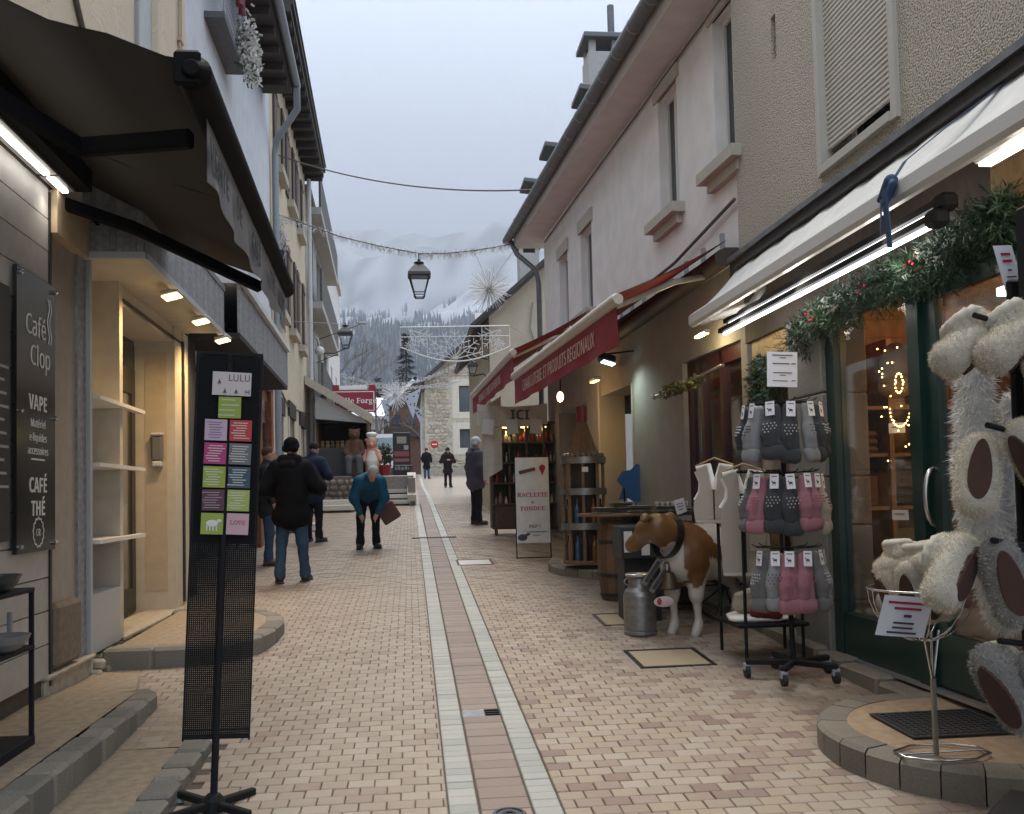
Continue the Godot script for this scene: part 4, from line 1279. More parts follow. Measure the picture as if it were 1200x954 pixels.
	for r in 3: for c in 3: holes.append([27.6 + c * 3.0, 29.2 + c * 3.0, 2.2 + r * 2.7, 4.2 + r * 2.7])
	part(wall(lf, 26.5, 36.5, 1.0, 10.3, -0.35, 0.0, holes), "wall", gr, t)
	for h in holes: window(t, lf, h[0], h[1], h[2], h[3], -0.2, mt("white_frame"), mt("dark_glass"))
	for r in 3:
		part(sl(lf, 26.8, 36.0, 4.55 + r * 2.7 - 0.2, 4.55 + r * 2.7, 0.0, 0.42), "balcony_slab", gr, t)
		part(sl(lf, 26.8, 36.0, 4.55 + r * 2.7, 5.5 + r * 2.7, 0.36, 0.42), "balcony_front", mt("dark_balcony", [0.10, 0.095, 0.09], 0.7, "cloud", 1.2), t)
	part(sl(lf, 26.5, 36.5, 10.3, 10.5, -0.4, 0.15), "cornice", gr, t)
	t = thing("white_end_block", "narrow white block at the far end of the left row", "building", lf(41, 2, 0))
	holes = []
	for r in 3: for c in 2: holes.append([38.0 + c * 3.5, 39.0 + c * 3.5, 2.6 + r * 2.8, 4.2 + r * 2.8])
	part(wall(lf, 36.5, 45.5, 1.5, 11.4, -0.35, 0.0, holes), "wall", mt("block_white", [0.62, 0.61, 0.59], 0.85, "soft", 2.0), t)
	part(sl(lf, 45.4, 45.5, 1.5, 11.4, -8, 0.0), "end_wall", mt("block_white"), t)
	for h in holes: window(t, lf, h[0], h[1], h[2], h[3], -0.2, mt("white_frame"), mt("dark_glass"))
	part(sl(lf, 36.4, 45.6, 11.4, 11.6, -8, 0.12), "cornice", gr, t)
	# deep body of the left row, closing it behind the fronts
	t = thing("row_back", "plain rear walls and roofs behind the left house fronts", "building", lf(20, 0, -6))
	part(sl(lf, -3, 45, 0, 9.0, -6.2, -6.0), "rear_wall", gr, t)
	part(sl(lf, -2.2, -2.0, 0, 9.5, -6.2, 0.0), "gable_wall", cream, t)

func build_right_house() -> void:
	var rough := mt("roughcast", [0.56, 0.51, 0.42], 0.95, "rake", 0.55, "hrake", 1.2)
	var t := thing("roughcast_house", "grey-beige roughcast house with a half lowered roller shutter", "house", rf(5, 0.4, 0))
	part(wall(rf, -2.0, 8.28, 3.78, 9.0, -0.35, 0.0, [[5.44, 6.50, 3.98, 6.2], [7.27, 7.37, 5.19, 5.56]]), "wall", rough, t)
	part(sl(rf, 8.2, 8.28, 0.3, 9.0, -4.0, -0.30), "end_wall", rough, t)
	part(sl(rf, 7.28, 7.36, 5.19, 5.56, -0.2, -0.12), "wall_slot", mt("rust_brick", [0.30, 0.16, 0.10], 0.9), t)
	# roller shutter, its slats one by one
	var alu := mt("cream_alu", [0.58, 0.56, 0.50], 0.45)
	var w := part(sl(rf, 5.40, 5.47, 3.93, 6.2, -0.06, 0.03), "shutter_window", mt("frame_alu", [0.50, 0.48, 0.42], 0.45), t)
	for e in [[6.47, 6.53, 3.93, 6.2], [5.47, 6.47, 3.93, 3.99]]: part(sl(rf, e[0], e[1], e[2], e[3], -0.06, 0.03 if e[0] > 6 else 0.045), "frame", mt("frame_alu"), w)
	part(sl(rf, 5.47, 6.47, 3.98, 6.2, -0.30, -0.26), "pane", mt("dark_glass"), w)
	var y := 4.11
	while y < 5.9:
		var m := MB.new()
		slab(m, rf, 5.47, 6.47, y + 0.003, y + 0.034, -0.05, -0.035)
		slab(m, rf, 5.47, 6.47, y + 0.008, y + 0.028, -0.035, -0.028)
		part(m, "slat", alu, w)
		y += 0.037
	# dark fascia beam under the render, and its timber soffit
	var beam := mt("dark_beam", [0.045, 0.04, 0.035], 0.6, "wood", 1.0)
	part(sl(rf, -2.0, 8.35, 3.60, 3.775, -0.3, 0.07), "fascia_beam", beam, t)
	part(sl(rf, -2.0, 8.35, 3.745, 3.79, 0.07, 0.095), "drip_edge", mt("zinc"), t)
	part(sl(rf, 0.5, 8.25, 2.98, 3.60, -0.3, -0.02), "header", mt("brown_header", [0.05, 0.035, 0.025], 0.8, "wood", 0.8), t)
	# stone pillar of dressed blocks
	var ps := [mt("pillar_stone_a", [0.27, 0.26, 0.235], 0.88, "speck", 0.3, "hgrain", 0.5), mt("pillar_stone_b", [0.23, 0.225, 0.20], 0.88, "speck", 0.35, "hgrain", 0.5), mt("pillar_stone_c", [0.25, 0.225, 0.18], 0.88, "speck", 0.32, "hgrain", 0.5)]
	y = 0.40
	var k := 0
	for h in [0.42, 0.55, 0.36, 0.62, 0.62]:
		var m := MB.new(); m.cbox(rf(6.93, y + h * 0.5, -0.16), Vector3(0.36, h - 0.006, 0.62), 0.012)
		part(m, "stone_block", ps[k % 3], t)
		y += h; k += 1
	# entrance: green frame, side light and door leaf
	var green := mt("bottle_green", [0.006, 0.028, 0.022], 0.28)
	var gl := glass("shop_glass", [0.25, 0.27, 0.26], 0.04)
	part(sl(rf, 6.49, 6.62, 0.45, 2.98, -0.12, -0.02), "jamb", green, t)
	part(sl(rf, 3.2, 6.49, 2.86, 2.98, -0.12, -0.02), "door_head", green, t)
	part(sl(rf, 5.46, 6.49, 0.45, 0.75, -0.12, -0.03), "kick_panel", green, t)
	part(sl(rf, 5.46, 6.49, 0.75, 2.86, -0.075, -0.065), "side_light", gl, t)
	part(sl(rf, 5.33, 5.46, 0.45, 2.86, -0.12, -0.01), "mullion", green, t)
	var door := part(wall(rf, 4.1, 5.33, 0.47, 2.86, -0.10, -0.045, [[4.22, 5.20, 0.78, 2.76]]), "door", green, t)
	part(sl(rf, 4.22, 5.20, 0.78, 2.76, -0.078, -0.068), "pane", gl, door)
	part(sl(rf, 4.0, 4.1, 0.45, 2.86, -0.12, -0.01), "mullion", green, t)
	part(sl(rf, 2.0, 4.0, 0.45, 0.75, -0.12, -0.03), "kick_panel", green, t)
	part(sl(rf, 2.0, 4.0, 0.75, 2.86, -0.075, -0.065), "side_light", gl, t)
	for q in 2:
		var hm := MB.new()
		var pts := []
		for j in 9:
			var an := PI * j / 8.0
			pts.append(rf(5.28 - (0.10 * sin(an)) * 0.3, 1.58 + 0.17 * cos(an), (-0.045 + 0.075 * sin(an)) if q == 0 else (-0.10 - 0.075 * sin(an))))
		hm.tube(pts, 0.014, 8)
		part(hm, "handle", mt("brushed_steel", [0.55, 0.55, 0.54], 0.3, "", 1, "", 0, 1.0), door)
	var lk := MB.new(); lk.cbox(rf(5.28, 1.33, -0.04), Vector3(0.012, 0.10, 0.03), 0.004); part(lk, "lock", mt("satin_black"), door)
	part(sl(rf, 3.2, 6.62, 0.43, 0.452, -0.2, 0.0), "sill_strip", mt("aluminium"), t)
	# shop window left of the pillar
	var dark := mt("red_brown_frame", [0.05, 0.014, 0.014], 0.5, "wood", 0.6)
	part(sl(rf, 7.25, 7.33, 0.45, 2.98, -0.12, -0.02), "jamb", dark, t)
	part(sl(rf, 7.33, 8.2, 2.55, 2.98, -0.12, -0.06), "window_board", mt("lit_pine", [0.44, 0.27, 0.10], 0.6, "woodh", 0.7), t)
	part(sl(rf, 7.33, 8.2, 0.45, 0.95, -0.12, -0.05), "kick_panel", dark, t)
	part(sl(rf, 7.33, 8.2, 0.95, 2.55, -0.09, -0.08), "side_light", gl, t)
	# room behind: floor, walls of pine boards, ceiling
	var pine := [mt("pine_a", [0.36, 0.22, 0.10], 0.6, "wood", 0.9), mt("pine_b", [0.32, 0.19, 0.085], 0.6, "wood", 0.8), mt("pine_c", [0.40, 0.25, 0.115], 0.6, "wood", 1.0)]
	part(sl(rf, 1.0, 8.2, 0.40, 0.45, -3.0, -0.12), "shop_floor", mt("shop_floor", [0.12, 0.08, 0.055], 0.5, "wood", 1.0), t)
	part(sl(rf, 1.0, 8.2, 3.3, 3.38, -3.0, -0.30), "shop_ceiling", mt("shop_ceiling", [0.30, 0.22, 0.13], 0.8, "wood", 1.0), t)
	y = 0.45
	k = 0
	while y < 3.3:
		part(sl(rf, 1.0, 8.2, y + 0.002, minf(y + 0.158, 3.3), -2.45, -2.40), "wall_board", pine[k % 3], t)
		part(sl(rf, 8.10, 8.14, y + 0.002, minf(y + 0.158, 3.3), -2.40, -0.14), "wall_board", pine[(k + 1) % 3], t)
		y += 0.16; k += 1
	# pine boards beside the door, by the slipper stand
	for j in 4: part(sl(rf, 1.8, 4.55, 2.985 + 0.155 * j, 3.135 + 0.155 * j, -0.02, 0.0), "front_board", pine[j % 3], t)
	lamp_light(t, rf(6.6, 3.1, -1.2), Color(1.0, 0.72, 0.40), 0.30, 0.3)
	lamp_light(t, rf(4.0, 3.1, -1.2), Color(1.0, 0.74, 0.44), 0.22, 0.3)
	var tb := part(sl(rf, 4.7, 6.3, 3.0, 3.06, -1.3, -1.18), "ceiling_light", glow("tube_cool", [0.86, 1.0, 0.97], 1.3), t)

	# white awning, rolled up under the beam
	t = thing("white_awning", "rolled white awning tied with a blue strap above the slipper shop", "awning", rf(5, 3.2, 0.3))
	var fab := mt("white_canvas", [0.66, 0.66, 0.64], 0.7, "soft", 1.2, "hcloud", 1.2)
	var g := []
	for i in 5:
		var row := []
		for j in 60:
			var d := 7.95 - 7.6 * j / 59.0
			var s := i / 4.0
			row.append(rf(d, lerpf(3.16, 3.57, s) - 0.02 * sin(PI * s) + 0.004 * sin(d * 23.0 + s * 4.0), lerpf(0.56, 0.16, s) + 0.007 * sin(d * 13.0 + s * 3.0)))
		g.append(row)
	part(MB.new().surf(g, 0.006), "canvas", fab, t)
	var m := MB.new()
	m.cbox(rf(4.15, 3.14, 0.555), Vector3(0.075, 0.115, 7.7), 0.022)
	part(m, "front_bar", mt("white_enamel", [0.60, 0.60, 0.58], 0.4), t)
	part(sl(rf, 0.3, 7.9, 3.58, 3.60, 0.07, 0.2), "wall_rail", mt("dark_beam"), t)
	m = MB.new(); m.tube([rf(7.6, 3.35, 0.05), rf(7.3, 3.14, 0.28), rf(7.9, 3.12, 0.5)], 0.03, 8); part(m, "arm", mt("white_enamel"), t)
	m = MB.new(); m.cbox(rf(7.75, 3.42, 0.12), Vector3(0.22, 0.12, 0.16), 0.015); part(m, "bracket", mt("white_enamel"), t)
	t = thing("blue_strap", "dark blue strap knotted round the rolled white awning", "strap", rf(4.45, 3.2, 0.5))
	var bs := mt("navy_strap", [0.02, 0.055, 0.13], 0.8, "", 1, "", 0)
	m = MB.new()
	var bp := [rf(4.15, 3.60, 0.14), rf(4.25, 3.44, 0.36), rf(4.40, 3.28, 0.55), rf(4.46, 3.16, 0.615)]
	for i in 3:
		var a: Vector3 = bp[i]; var b: Vector3 = bp[i + 1]
		m.sheet(a + Vector3(-0.004, 0, 0.02), a + Vector3(-0.004, 0, -0.02), b + Vector3(-0.004, 0, -0.02), b + Vector3(-0.004, 0, 0.02), 0.004)
	part(m, "band", bs, t)
	m = MB.new(); body([[rf(4.44, 3.19, 0.61), rf(4.49, 3.13, 0.63), 0.035, 0.022], [rf(4.40, 3.16, 0.62), rf(4.44, 3.08, 0.64), 0.022, 0.018], [rf(4.49, 3.18, 0.61), rf(4.56, 3.13, 0.61), 0.02, 0.016]], 0.012, 0.02, m)
	part(m, "knot", bs, t)
	m = MB.new(); m.sheet(rf(4.46, 3.14, 0.65), rf(4.39, 3.14, 0.66), rf(4.41, 2.84, 0.63), rf(4.475, 2.86, 0.62), 0.005)
	m.sheet(rf(4.53, 3.12, 0.62), rf(4.47, 3.12, 0.64), rf(4.50, 2.93, 0.64), rf(4.54, 2.95, 0.62), 0.005)
	part(m, "tail", bs, t)

	# twin tube lights along the front
	for q in 2:
		var lt := thing("tube_light", ["upper fluorescent tube light along the slipper shop front", "lower fluorescent tube light along the slipper shop front"][q], "tube light", rf(6.0, 3.05 - 0.09 * q, 0.3), "tube lights on the shop front")
		var yy := 3.07 - 0.085 * q
		m = MB.new(); m.tube([rf(7.75, yy, 0.30 + 0.05 * q), rf(4.52, yy, 0.30 + 0.05 * q)], 0.014, 8)
		part(m, "tube", glow("tube_white", [0.98, 0.98, 1.0], 2.2), lt)
		part(sl(rf, 4.5, 7.8, yy + 0.014, yy + 0.05, 0.27 + 0.05 * q, 0.34 + 0.05 * q), "housing", mt("satin_black"), lt)
		m = MB.new(); m.cbox(rf(4.46, yy + 0.02, 0.31 + 0.05 * q), Vector3(0.10, 0.09, 0.10), 0.02); part(m, "end_box", mt("satin_black"), lt)
		for dd in [5.0, 6.2, 7.3]: lamp_light(lt, rf(dd, yy - 0.04, 0.34), Color(1.0, 0.97, 0.93), 0.06, 0.1)
	var lt := thing("sign_lamp", "white sign lamp bar near the top right of the shop front", "lamp", rf(3.9, 3.2, 0.3))
	m = MB.new(); m.cbox(rf(3.75, 3.19, 0.34), Vector3(0.10, 0.07, 0.7), 0.01); part(m, "housing", mt("white_enamel"), lt)
	part(sl(rf, 3.42, 4.08, 3.14, 3.15, 0.31, 0.37), "tube", glow("tube_white", [1, 1, 1], 2.2), lt)
	lamp_light(lt, rf(3.75, 3.10, 0.34), Color(1.0, 0.95, 0.88), 0.10, 0.1)

func garland(called: String, label: String, pts: Array, n: int, r: float, berries: bool) -> void:
	var t := thing(called, label, "garland", pts[0])
	var nd := MB.new()
	for k in n:
		var s := rng.randf() * (pts.size() - 1)
		var i := mini(int(s), pts.size() - 2)
		var c: Vector3 = pts[i].lerp(pts[i + 1], s - i)
		var dir := Vector3(irnd(-1, 1), irnd(-1, 1), irnd(-1, 1)).normalized()
		var st := c + dir * r * irnd(0.1, 0.45)
		var en := c + dir * r * irnd(0.7, 1.2) + Vector3(0, -0.03, 0)
		var g := rng.randf()
		nd.col = Color(0.014, 0.036, 0.018) if g < 0.6 else (Color(0.026, 0.06, 0.03) if g < 0.92 else Color(0.12, 0.15, 0.125))
		var ax := (en - st).normalized()
		for j in 12:
			var q := st.lerp(en, (j + 0.5) / 12.0)
			var sd := ax.cross(Vector3(irnd(-1, 1), irnd(-1, 1), irnd(-1, 1))).normalized()
			var tip := q + (sd + ax * 0.7).normalized() * 0.045
			var wd := sd.cross(ax) * 0.0042
			nd.tri(q - wd, q + wd, tip)
	part(nd, "needles", vc(mt("fir_needles", [1, 1, 1], 0.6)), t).set_meta("kind", "stuff")
	var co := MB.new(); co.tube(pts, 0.012, 6); part(co, "stem", mt("twig", [0.08, 0.05, 0.03], 0.8), t)
	if berries:
		for k in 14:
			var c: Vector3 = pts[1 + (k % 3)] + Vector3(-0.10 + irnd(-0.02, 0.02), irnd(-0.05, 0.05), irnd(-0.06, 0.06))
			var m := MB.new(); m.ball(c, Vector3.ONE * 0.011, 8, 6)
			part(m, "berry", mt("berry_red", [0.30, 0.008, 0.02], 0.3), t)

func build_white_house() -> void:
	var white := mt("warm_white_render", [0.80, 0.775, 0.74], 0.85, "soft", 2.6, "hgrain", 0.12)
	var t := thing("white_house", "white rendered house with red shop awnings and a zinc gutter", "house", wf(12, 0.7, 0))
	var holes := [[8.30, 8.85, 4.80, 6.28], [9.92, 10.55, 4.78, 6.20], [13.72, 14.40, 4.4, 5.72], [15.32, 15.95, 4.35, 5.70]]
	var low := [[8.42, 10.0, 0.85, 3.05], [11.85, 13.5, 0.6, 3.05], [14.3, 16.3, 0.7, 3.05]]
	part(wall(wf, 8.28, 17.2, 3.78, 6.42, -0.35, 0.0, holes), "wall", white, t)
	part(wall(wf, 8.28, 17.2, 0.3, 3.78, -0.35, -0.004, low), "ground_floor_wall", mt("taupe_awning_shade", [0.33, 0.30, 0.265], 0.85, "soft", 1.8, "hgrain", 0.12), t)  # taupe wall colour with the shade under the red awnings painted in
	part(sl(wf, 17.1, 17.2, 0.5, 6.9, -5.0, -0.3), "end_wall", white, t)
	var stone := mt("surround_stone", [0.50, 0.47, 0.40], 0.8, "soft", 0.9)
	for h in holes:
		window(t, wf, h[0], h[1], h[2], h[3], -0.10, mt("white_frame"), mt("dark_glass"))
		part(sl(wf, h[0] - 0.10, h[1] + 0.10, h[3], h[3] + 0.20, -0.02, 0.03), "lintel", stone, t)
		part(sl(wf, h[0] - 0.17, h[1] + 0.17, h[2] - 0.11, h[2], -0.02, 0.15), "sill", stone, t)
		part(sl(wf, h[0] - 0.09, h[1] + 0.09, h[2] - 0.21, h[2] - 0.11, -0.02, 0.07), "sill_moulding", stone, t)
	# eaves
	var soff := mt("soffit_pink", [0.62, 0.58, 0.55], 0.8, "soft", 2.0)
	part(sl(wf, 8.28, 17.9, 6.42, 6.48, -0.3, 0.45), "soffit", soff, t)
	part(sl(wf, 8.28, 17.9, 6.48, 6.66, 0.38, 0.45), "fascia_board", soff, t)
	part(sl(wf, 17.85, 17.9, 6.48, 7.0, -1.0, 0.45), "verge_board", soff, t)
	var m := MB.new()
	m.quad(wf(8.28, 6.68, 0.5), wf(17.9, 6.68, 0.5), wf(17.9, 9.6, -3.2), wf(8.28, 9.6, -3.2)); m.quad(wf(17.9, 6.60, 0.5), wf(8.28, 6.60, 0.5), wf(8.28, 9.5, -3.2), wf(17.9, 9.5, -3.2))
	part(m, "roof", mt("slate_roof", [0.075, 0.075, 0.08], 0.6, "cloud", 0.8), t)
	# gutter with seams
	m = MB.new(); m.tube([wf(8.2, 6.62, 0.55), wf(18.1, 6.62, 0.55)], 0.085, 14)
	var gt := part(m, "gutter", mt("zinc_dark", [0.17, 0.175, 0.18], 0.5, "cloud", 0.6, "", 0, 0.35), t)
	for k in 16:
		m = MB.new(); m.tube([wf(8.4 + 0.6 * k, 6.62, 0.55), wf(8.415 + 0.6 * k, 6.62, 0.55)], 0.090, 14); part(m, "seam", mt("zinc_light", [0.28, 0.285, 0.29], 0.45, "", 1, "", 0, 0.3), gt)
	m = MB.new(); m.tube([wf(17.9, 6.55, 0.5), wf(17.7, 6.25, 0.42), wf(17.35, 5.85, 0.12), wf(17.32, 5.6, 0.09), wf(17.32, 1.1, 0.09)], 0.05, 10)
	part(m, "downpipe", mt("zinc_dark"), t)
	# roof lights and chimney
	var ch := [wf(11.7, 0, -0.5), 7.6]
	var c0: Vector3 = wf(14.2, 7.75, -0.35)
	m = MB.new(); m.cbox(c0, Vector3(0.5, 1.4, 0.55), 0.02); var chim := part(m, "chimney", mt("pale_mortar", [0.48, 0.47, 0.45], 0.85, "soft", 0.6), t)
	m = MB.new(); m.cbox(c0 + Vector3(0, 0.92, 0), Vector3(0.66, 0.08, 0.72), 0.01); part(m, "cap", mt("cap_slab", [0.16, 0.17, 0.17], 0.8), chim)
	for q in 4:
		m = MB.new(); m.box(c0 + Vector3(0.18 * (1 if q & 1 else -1), 0.79, 0.2 * (1 if q & 2 else -1)), Vector3(0.1, 0.18, 0.1)); part(m, "cap_leg", mt("pale_mortar"), chim)
	m = MB.new(); m.tube([c0 + Vector3(0.15, 0.9, 0.1), c0 + Vector3(0.15, 1.5, 0.1)], 0.055, 8); part(m, "flue", mt("zinc_dark"), chim)
	for q in [[12.9, 7.25], [15.3, 7.35], [17.2, 7.4]]:
		m = MB.new(); m.cbox(wf(q[0], q[1], 0.12), Vector3(0.55, 0.08, 0.7), 0.01, Basis(Vector3.BACK, -0.10)); part(m, "skylight", mt("cap_slab"), t)
	# old hooks and a cable over the awning
	m = MB.new(); m.tube([wf(8.35, 4.35, 0.04), wf(10, 4.16, 0.05), wf(12, 4.12, 0.05), wf(13.4, 4.15, 0.05)], 0.018, 6)
	part(m, "cable", mt("old_cable"), t)
	m = MB.new(); m.tube([wf(8.5, 6.36, 0.03), wf(14.8, 6.33, 0.03), wf(17.0, 6.3, 0.03)], 0.012, 6); part(m, "cable", mt("old_cable"), t)
	for k in 9: part(sl(wf, 8.7 + 0.5 * k, 8.76 + 0.5 * k, 3.93 - 0.01 * k, 4.13 - 0.01 * k, 0.0, 0.03), "hook", mt("grey_lead"), t)
	# ground floor openings
	var red := mt("oxblood_frame", [0.055, 0.010, 0.012], 0.5, "wood", 0.6)
	for d in [8.42, 9.02, 9.55, 9.93]: part(sl(wf, d, d + 0.075, 0.85, 3.05, -0.14, -0.06), "window_post", red, t)
	part(sl(wf, 8.495, 9.93, 2.90, 3.05, -0.14, -0.06), "window_head", red, t)
	part(sl(wf, 8.495, 9.93, 0.85, 1.05, -0.14, -0.05), "window_foot", red, t)
	part(sl(wf, 8.495, 9.93, 1.05, 2.90, -0.11, -0.10), "window_pane", glass("shop_glass", [0.25, 0.27, 0.26], 0.04), t)
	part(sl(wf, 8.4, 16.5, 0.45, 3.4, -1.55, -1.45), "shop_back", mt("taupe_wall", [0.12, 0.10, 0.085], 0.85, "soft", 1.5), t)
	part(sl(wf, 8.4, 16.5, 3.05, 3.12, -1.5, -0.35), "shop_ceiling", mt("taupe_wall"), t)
	part(sl(wf, 8.4, 16.5, 0.5, 0.62, -1.5, -0.3), "shop_floor", mt("shop_floor"), t)
	part(sl(wf, 13.42, 13.50, 0.6, 3.3, -0.35, 0.03), "door_reveal", mt("pale_panel", [0.45, 0.41, 0.34], 0.7), t)
	part(sl(wf, 11.85, 11.9, 0.6, 3.05, -0.35, 0.01), "door_reveal", mt("pale_panel"), t)
	# brown awning roller continuing the neighbour's beam
	m = MB.new(); m.tube([wf(8.36, 3.80, 0.16), wf(12.4, 3.68, 0.16)], 0.085, 12)
	part(m, "roller_box", mt("brown_roller", [0.075, 0.055, 0.042], 0.6, "soft", 0.5), t)
	part(sl(wf, 8.36, 12.4, 3.84, 3.90, 0.0, 0.14), "roller_board", mt("brown_roller"), t)
	# red awnings
	red_awning("red_awning", "nearer red awning lettered for charcuterie on the white house", [P(1.79, 3.30, 7.86), P(1.48, 3.30, 13.0)], 8.38, 13.3, 3.98, "CHARCUTERIE ET PRODUITS REGIONAUX", 0.205, 0.35)
	red_awning("red_awning", "farther red awning lettered in pale script beyond the charcuterie one", [P(1.49, 3.67, 13.25), P(1.26, 3.62, 18.5)], 13.5, 17.3, 4.35, "FROMAGES ET MIELS DU VERCORS", 0.19, 0.33)
	# lamps
	var l := thing("work_lamp", "white flood lamp shining on the pale pillar under the red awning", "lamp", wf(11.75, 3.3, 0.3))
	m = MB.new(); m.cbox(wf(11.75, 3.36, 0.36), Vector3(0.20, 0.10, 0.22), 0.02, Basis(Vector3.BACK, -0.3)); part(m, "housing", mt("satin_black"), l)
	m = MB.new(); m.cbox(wf(11.72, 3.30, 0.35), Vector3(0.16, 0.015, 0.18), 0.004, Basis(Vector3.BACK, -0.3)); part(m, "light_panel", glow("led_cool", [0.80, 1.0, 0.96], 2.5), l)
	lamp_light(l, wf(11.70, 3.24, 0.36), Color(0.88, 1.0, 0.97), 0.22, 0.08, Vector3(0.5, -1, 0.35), 62.0)
	m = MB.new(); m.tube([wf(11.75, 3.42, 0.36), wf(11.75, 3.46, 0.0)], 0.012, 6); part(m, "arm", mt("satin_black"), l)
	l = thing("bulb_lamp", "warm hanging bulb below the charcuterie valance", "lamp", wf(13.2, 2.9, 0.5))
	m = MB.new(); m.ball(wf(13.2, 3.03, 0.65), Vector3(0.05, 0.075, 0.05), 12, 8); part(m, "bulb", glow("bulb_warm", [1.0, 0.88, 0.60], 1.8), l)
	m = MB.new(); m.tube([wf(13.2, 3.11, 0.65), wf(13.2, 3.6, 0.62)], 0.012, 6); part(m, "cord", mt("satin_black"), l)
	lamp_light(l, wf(13.2, 2.92, 0.65), Color(1.0, 0.8, 0.5), 0.10, 0.05)
	l = thing("spot_lamp", "warm spot lamp over the doorway beside the pale pillar", "lamp", wf(12.4, 3.2, 0.2))
	m = MB.new(); m.cbox(wf(12.6, 3.20, 0.30), Vector3(0.10, 0.05, 0.34), 0.015); part(m, "housing", mt("white_enamel"), l)
	part(sl(wf, 12.45, 12.75, 3.165, 3.175, 0.27, 0.33), "light_panel", glow("led_warm2", [1.0, 0.86, 0.52], 2.0), l)
	lamp_light(l, wf(12.6, 3.12, 0.30), Color(1.0, 0.80, 0.48), 0.14, 0.08, Vector3(0.3, -1, -0.2), 65.0)
	l = thing("ceiling_lamp", "small white lamp under the awning end near the curtain rod", "lamp", wf(8.9, 3.1, 0.2))
	m = MB.new(); m.cbox(wf(8.75, 3.16, 0.24), Vector3(0.06, 0.03, 0.34), 0.01); part(m, "housing", mt("white_enamel"), l)
	part(sl(wf, 8.62, 8.90, 3.137, 3.146, 0.22, 0.26), "light_panel", glow("led_warm2", [1, 1, 1], 2.0), l)
	lamp_light(l, wf(8.76, 3.10, 0.26), Color(1.0, 0.92, 0.70), 0.10, 0.06)
	# curtain rod with leaf garland
	t = thing("curtain_rod", "metal rod with a leafy garland above the dark red shop window", "rod", wf(9.5, 2.9, 0.15))
	m = MB.new(); m.tube([wf(10.35, 2.72, 0.20), wf(8.35, 2.80, 0.20)], 0.016, 8); part(m, "rod", mt("brushed_steel"), t)
	m = MB.new(); m.ball(wf(10.37, 2.72, 0.20), Vector3.ONE * 0.03, 10, 8); part(m, "finial", mt("brushed_steel"), t)
	m = MB.new()
	for k in 240:
		m.col = Color(0.16, 0.15, 0.05) if k % 3 else Color(0.08, 0.10, 0.03)
		m.xf = Transform3D(Basis.from_euler(Vector3(irnd(0, 6), irnd(0, 6), irnd(0, 6))), wf(irnd(8.9, 10.1), 2.74 + irnd(-0.07, 0.05), 0.2 + irnd(-0.05, 0.05)))
		m.quad(Vector3(-0.02, -0.012, 0), Vector3(0.02, -0.012, 0), Vector3(0.02, 0.012, 0.006), Vector3(-0.02, 0.012, 0.006))
	part(m, "leaves", vc(mt("dry_leaves", [1, 1, 1], 0.7)), t).set_meta("kind", "stuff")

func red_awning(called: String, label: String, ab: Array, d0: float, d1: float, wy: float, txt: String, ts: float, vh: float) -> void:
	var A: Vector3 = ab[0]; var B: Vector3 = ab[1]
	var t := thing(called, label, "awning", (A + B) * 0.5, "red awnings on the white house")
	var dir := (A - B).normalized()
	var red := mt("red_canvas", [0.24, 0.012, 0.022], 0.75, "soft", 1.2, "hweave", 0.02)
	var g := []
	for i in 9:
		var row := []
		for j in 7:
			var s := i / 8.0; var q := j / 6.0
			row.append((A.lerp(B, s) + Vector3(0, 0.05, 0)).lerp(wf(lerpf(d0, d1, s), wy, 0.1), q) + Vector3(0, -0.03 * sin(PI * q), 0))
		g.append(row)
	part(MB.new().surf(g, 0.004), "canvas", red, t)
	var m := MB.new(); m.tube([A + dir * 0.06, A, B, B - dir * 0.06], [0.045, 0.06, 0.06, 0.045], 14)
	part(m, "front_bar", mt("bar_cream", [0.52, 0.48, 0.42], 0.45, "soft", 0.4), t)
	var vg := []
	for i in 3:
		var row := []
		for j in 31:
			var s := j / 30.0
			row.append((B - dir * 0.0).lerp(A, s) + Vector3(0, -0.045 - vh * i / 2.0, 0) + Vector3.LEFT * (0.008 * sin(s * 30.0) * i))
		vg.append(row)
	vg.reverse()
	var v := part(MB.new().surf(vg, 0.003), "valance", red, t)
	letters(txt, ts, (A + B) * 0.5 + Vector3(-0.020, -0.045 - vh * 0.5, 0), dir, Vector3.UP, mt("cream_print", [0.52, 0.38, 0.30], 0.7), v, "lettering", 0.002)
	for e in [0.12, 0.88]:
		m = MB.new()
		var fr := A.lerp(B, e)
		var wl := wf(lerpf(d0, d1, e), wy - 0.2, 0.05)
		var el := fr.lerp(wl, 0.5) + dir * (0.5 if e < 0.5 else -0.5)
		m.tube([fr, el, wl], 0.03, 8); part(m, "arm", mt("bar_cream"), t)

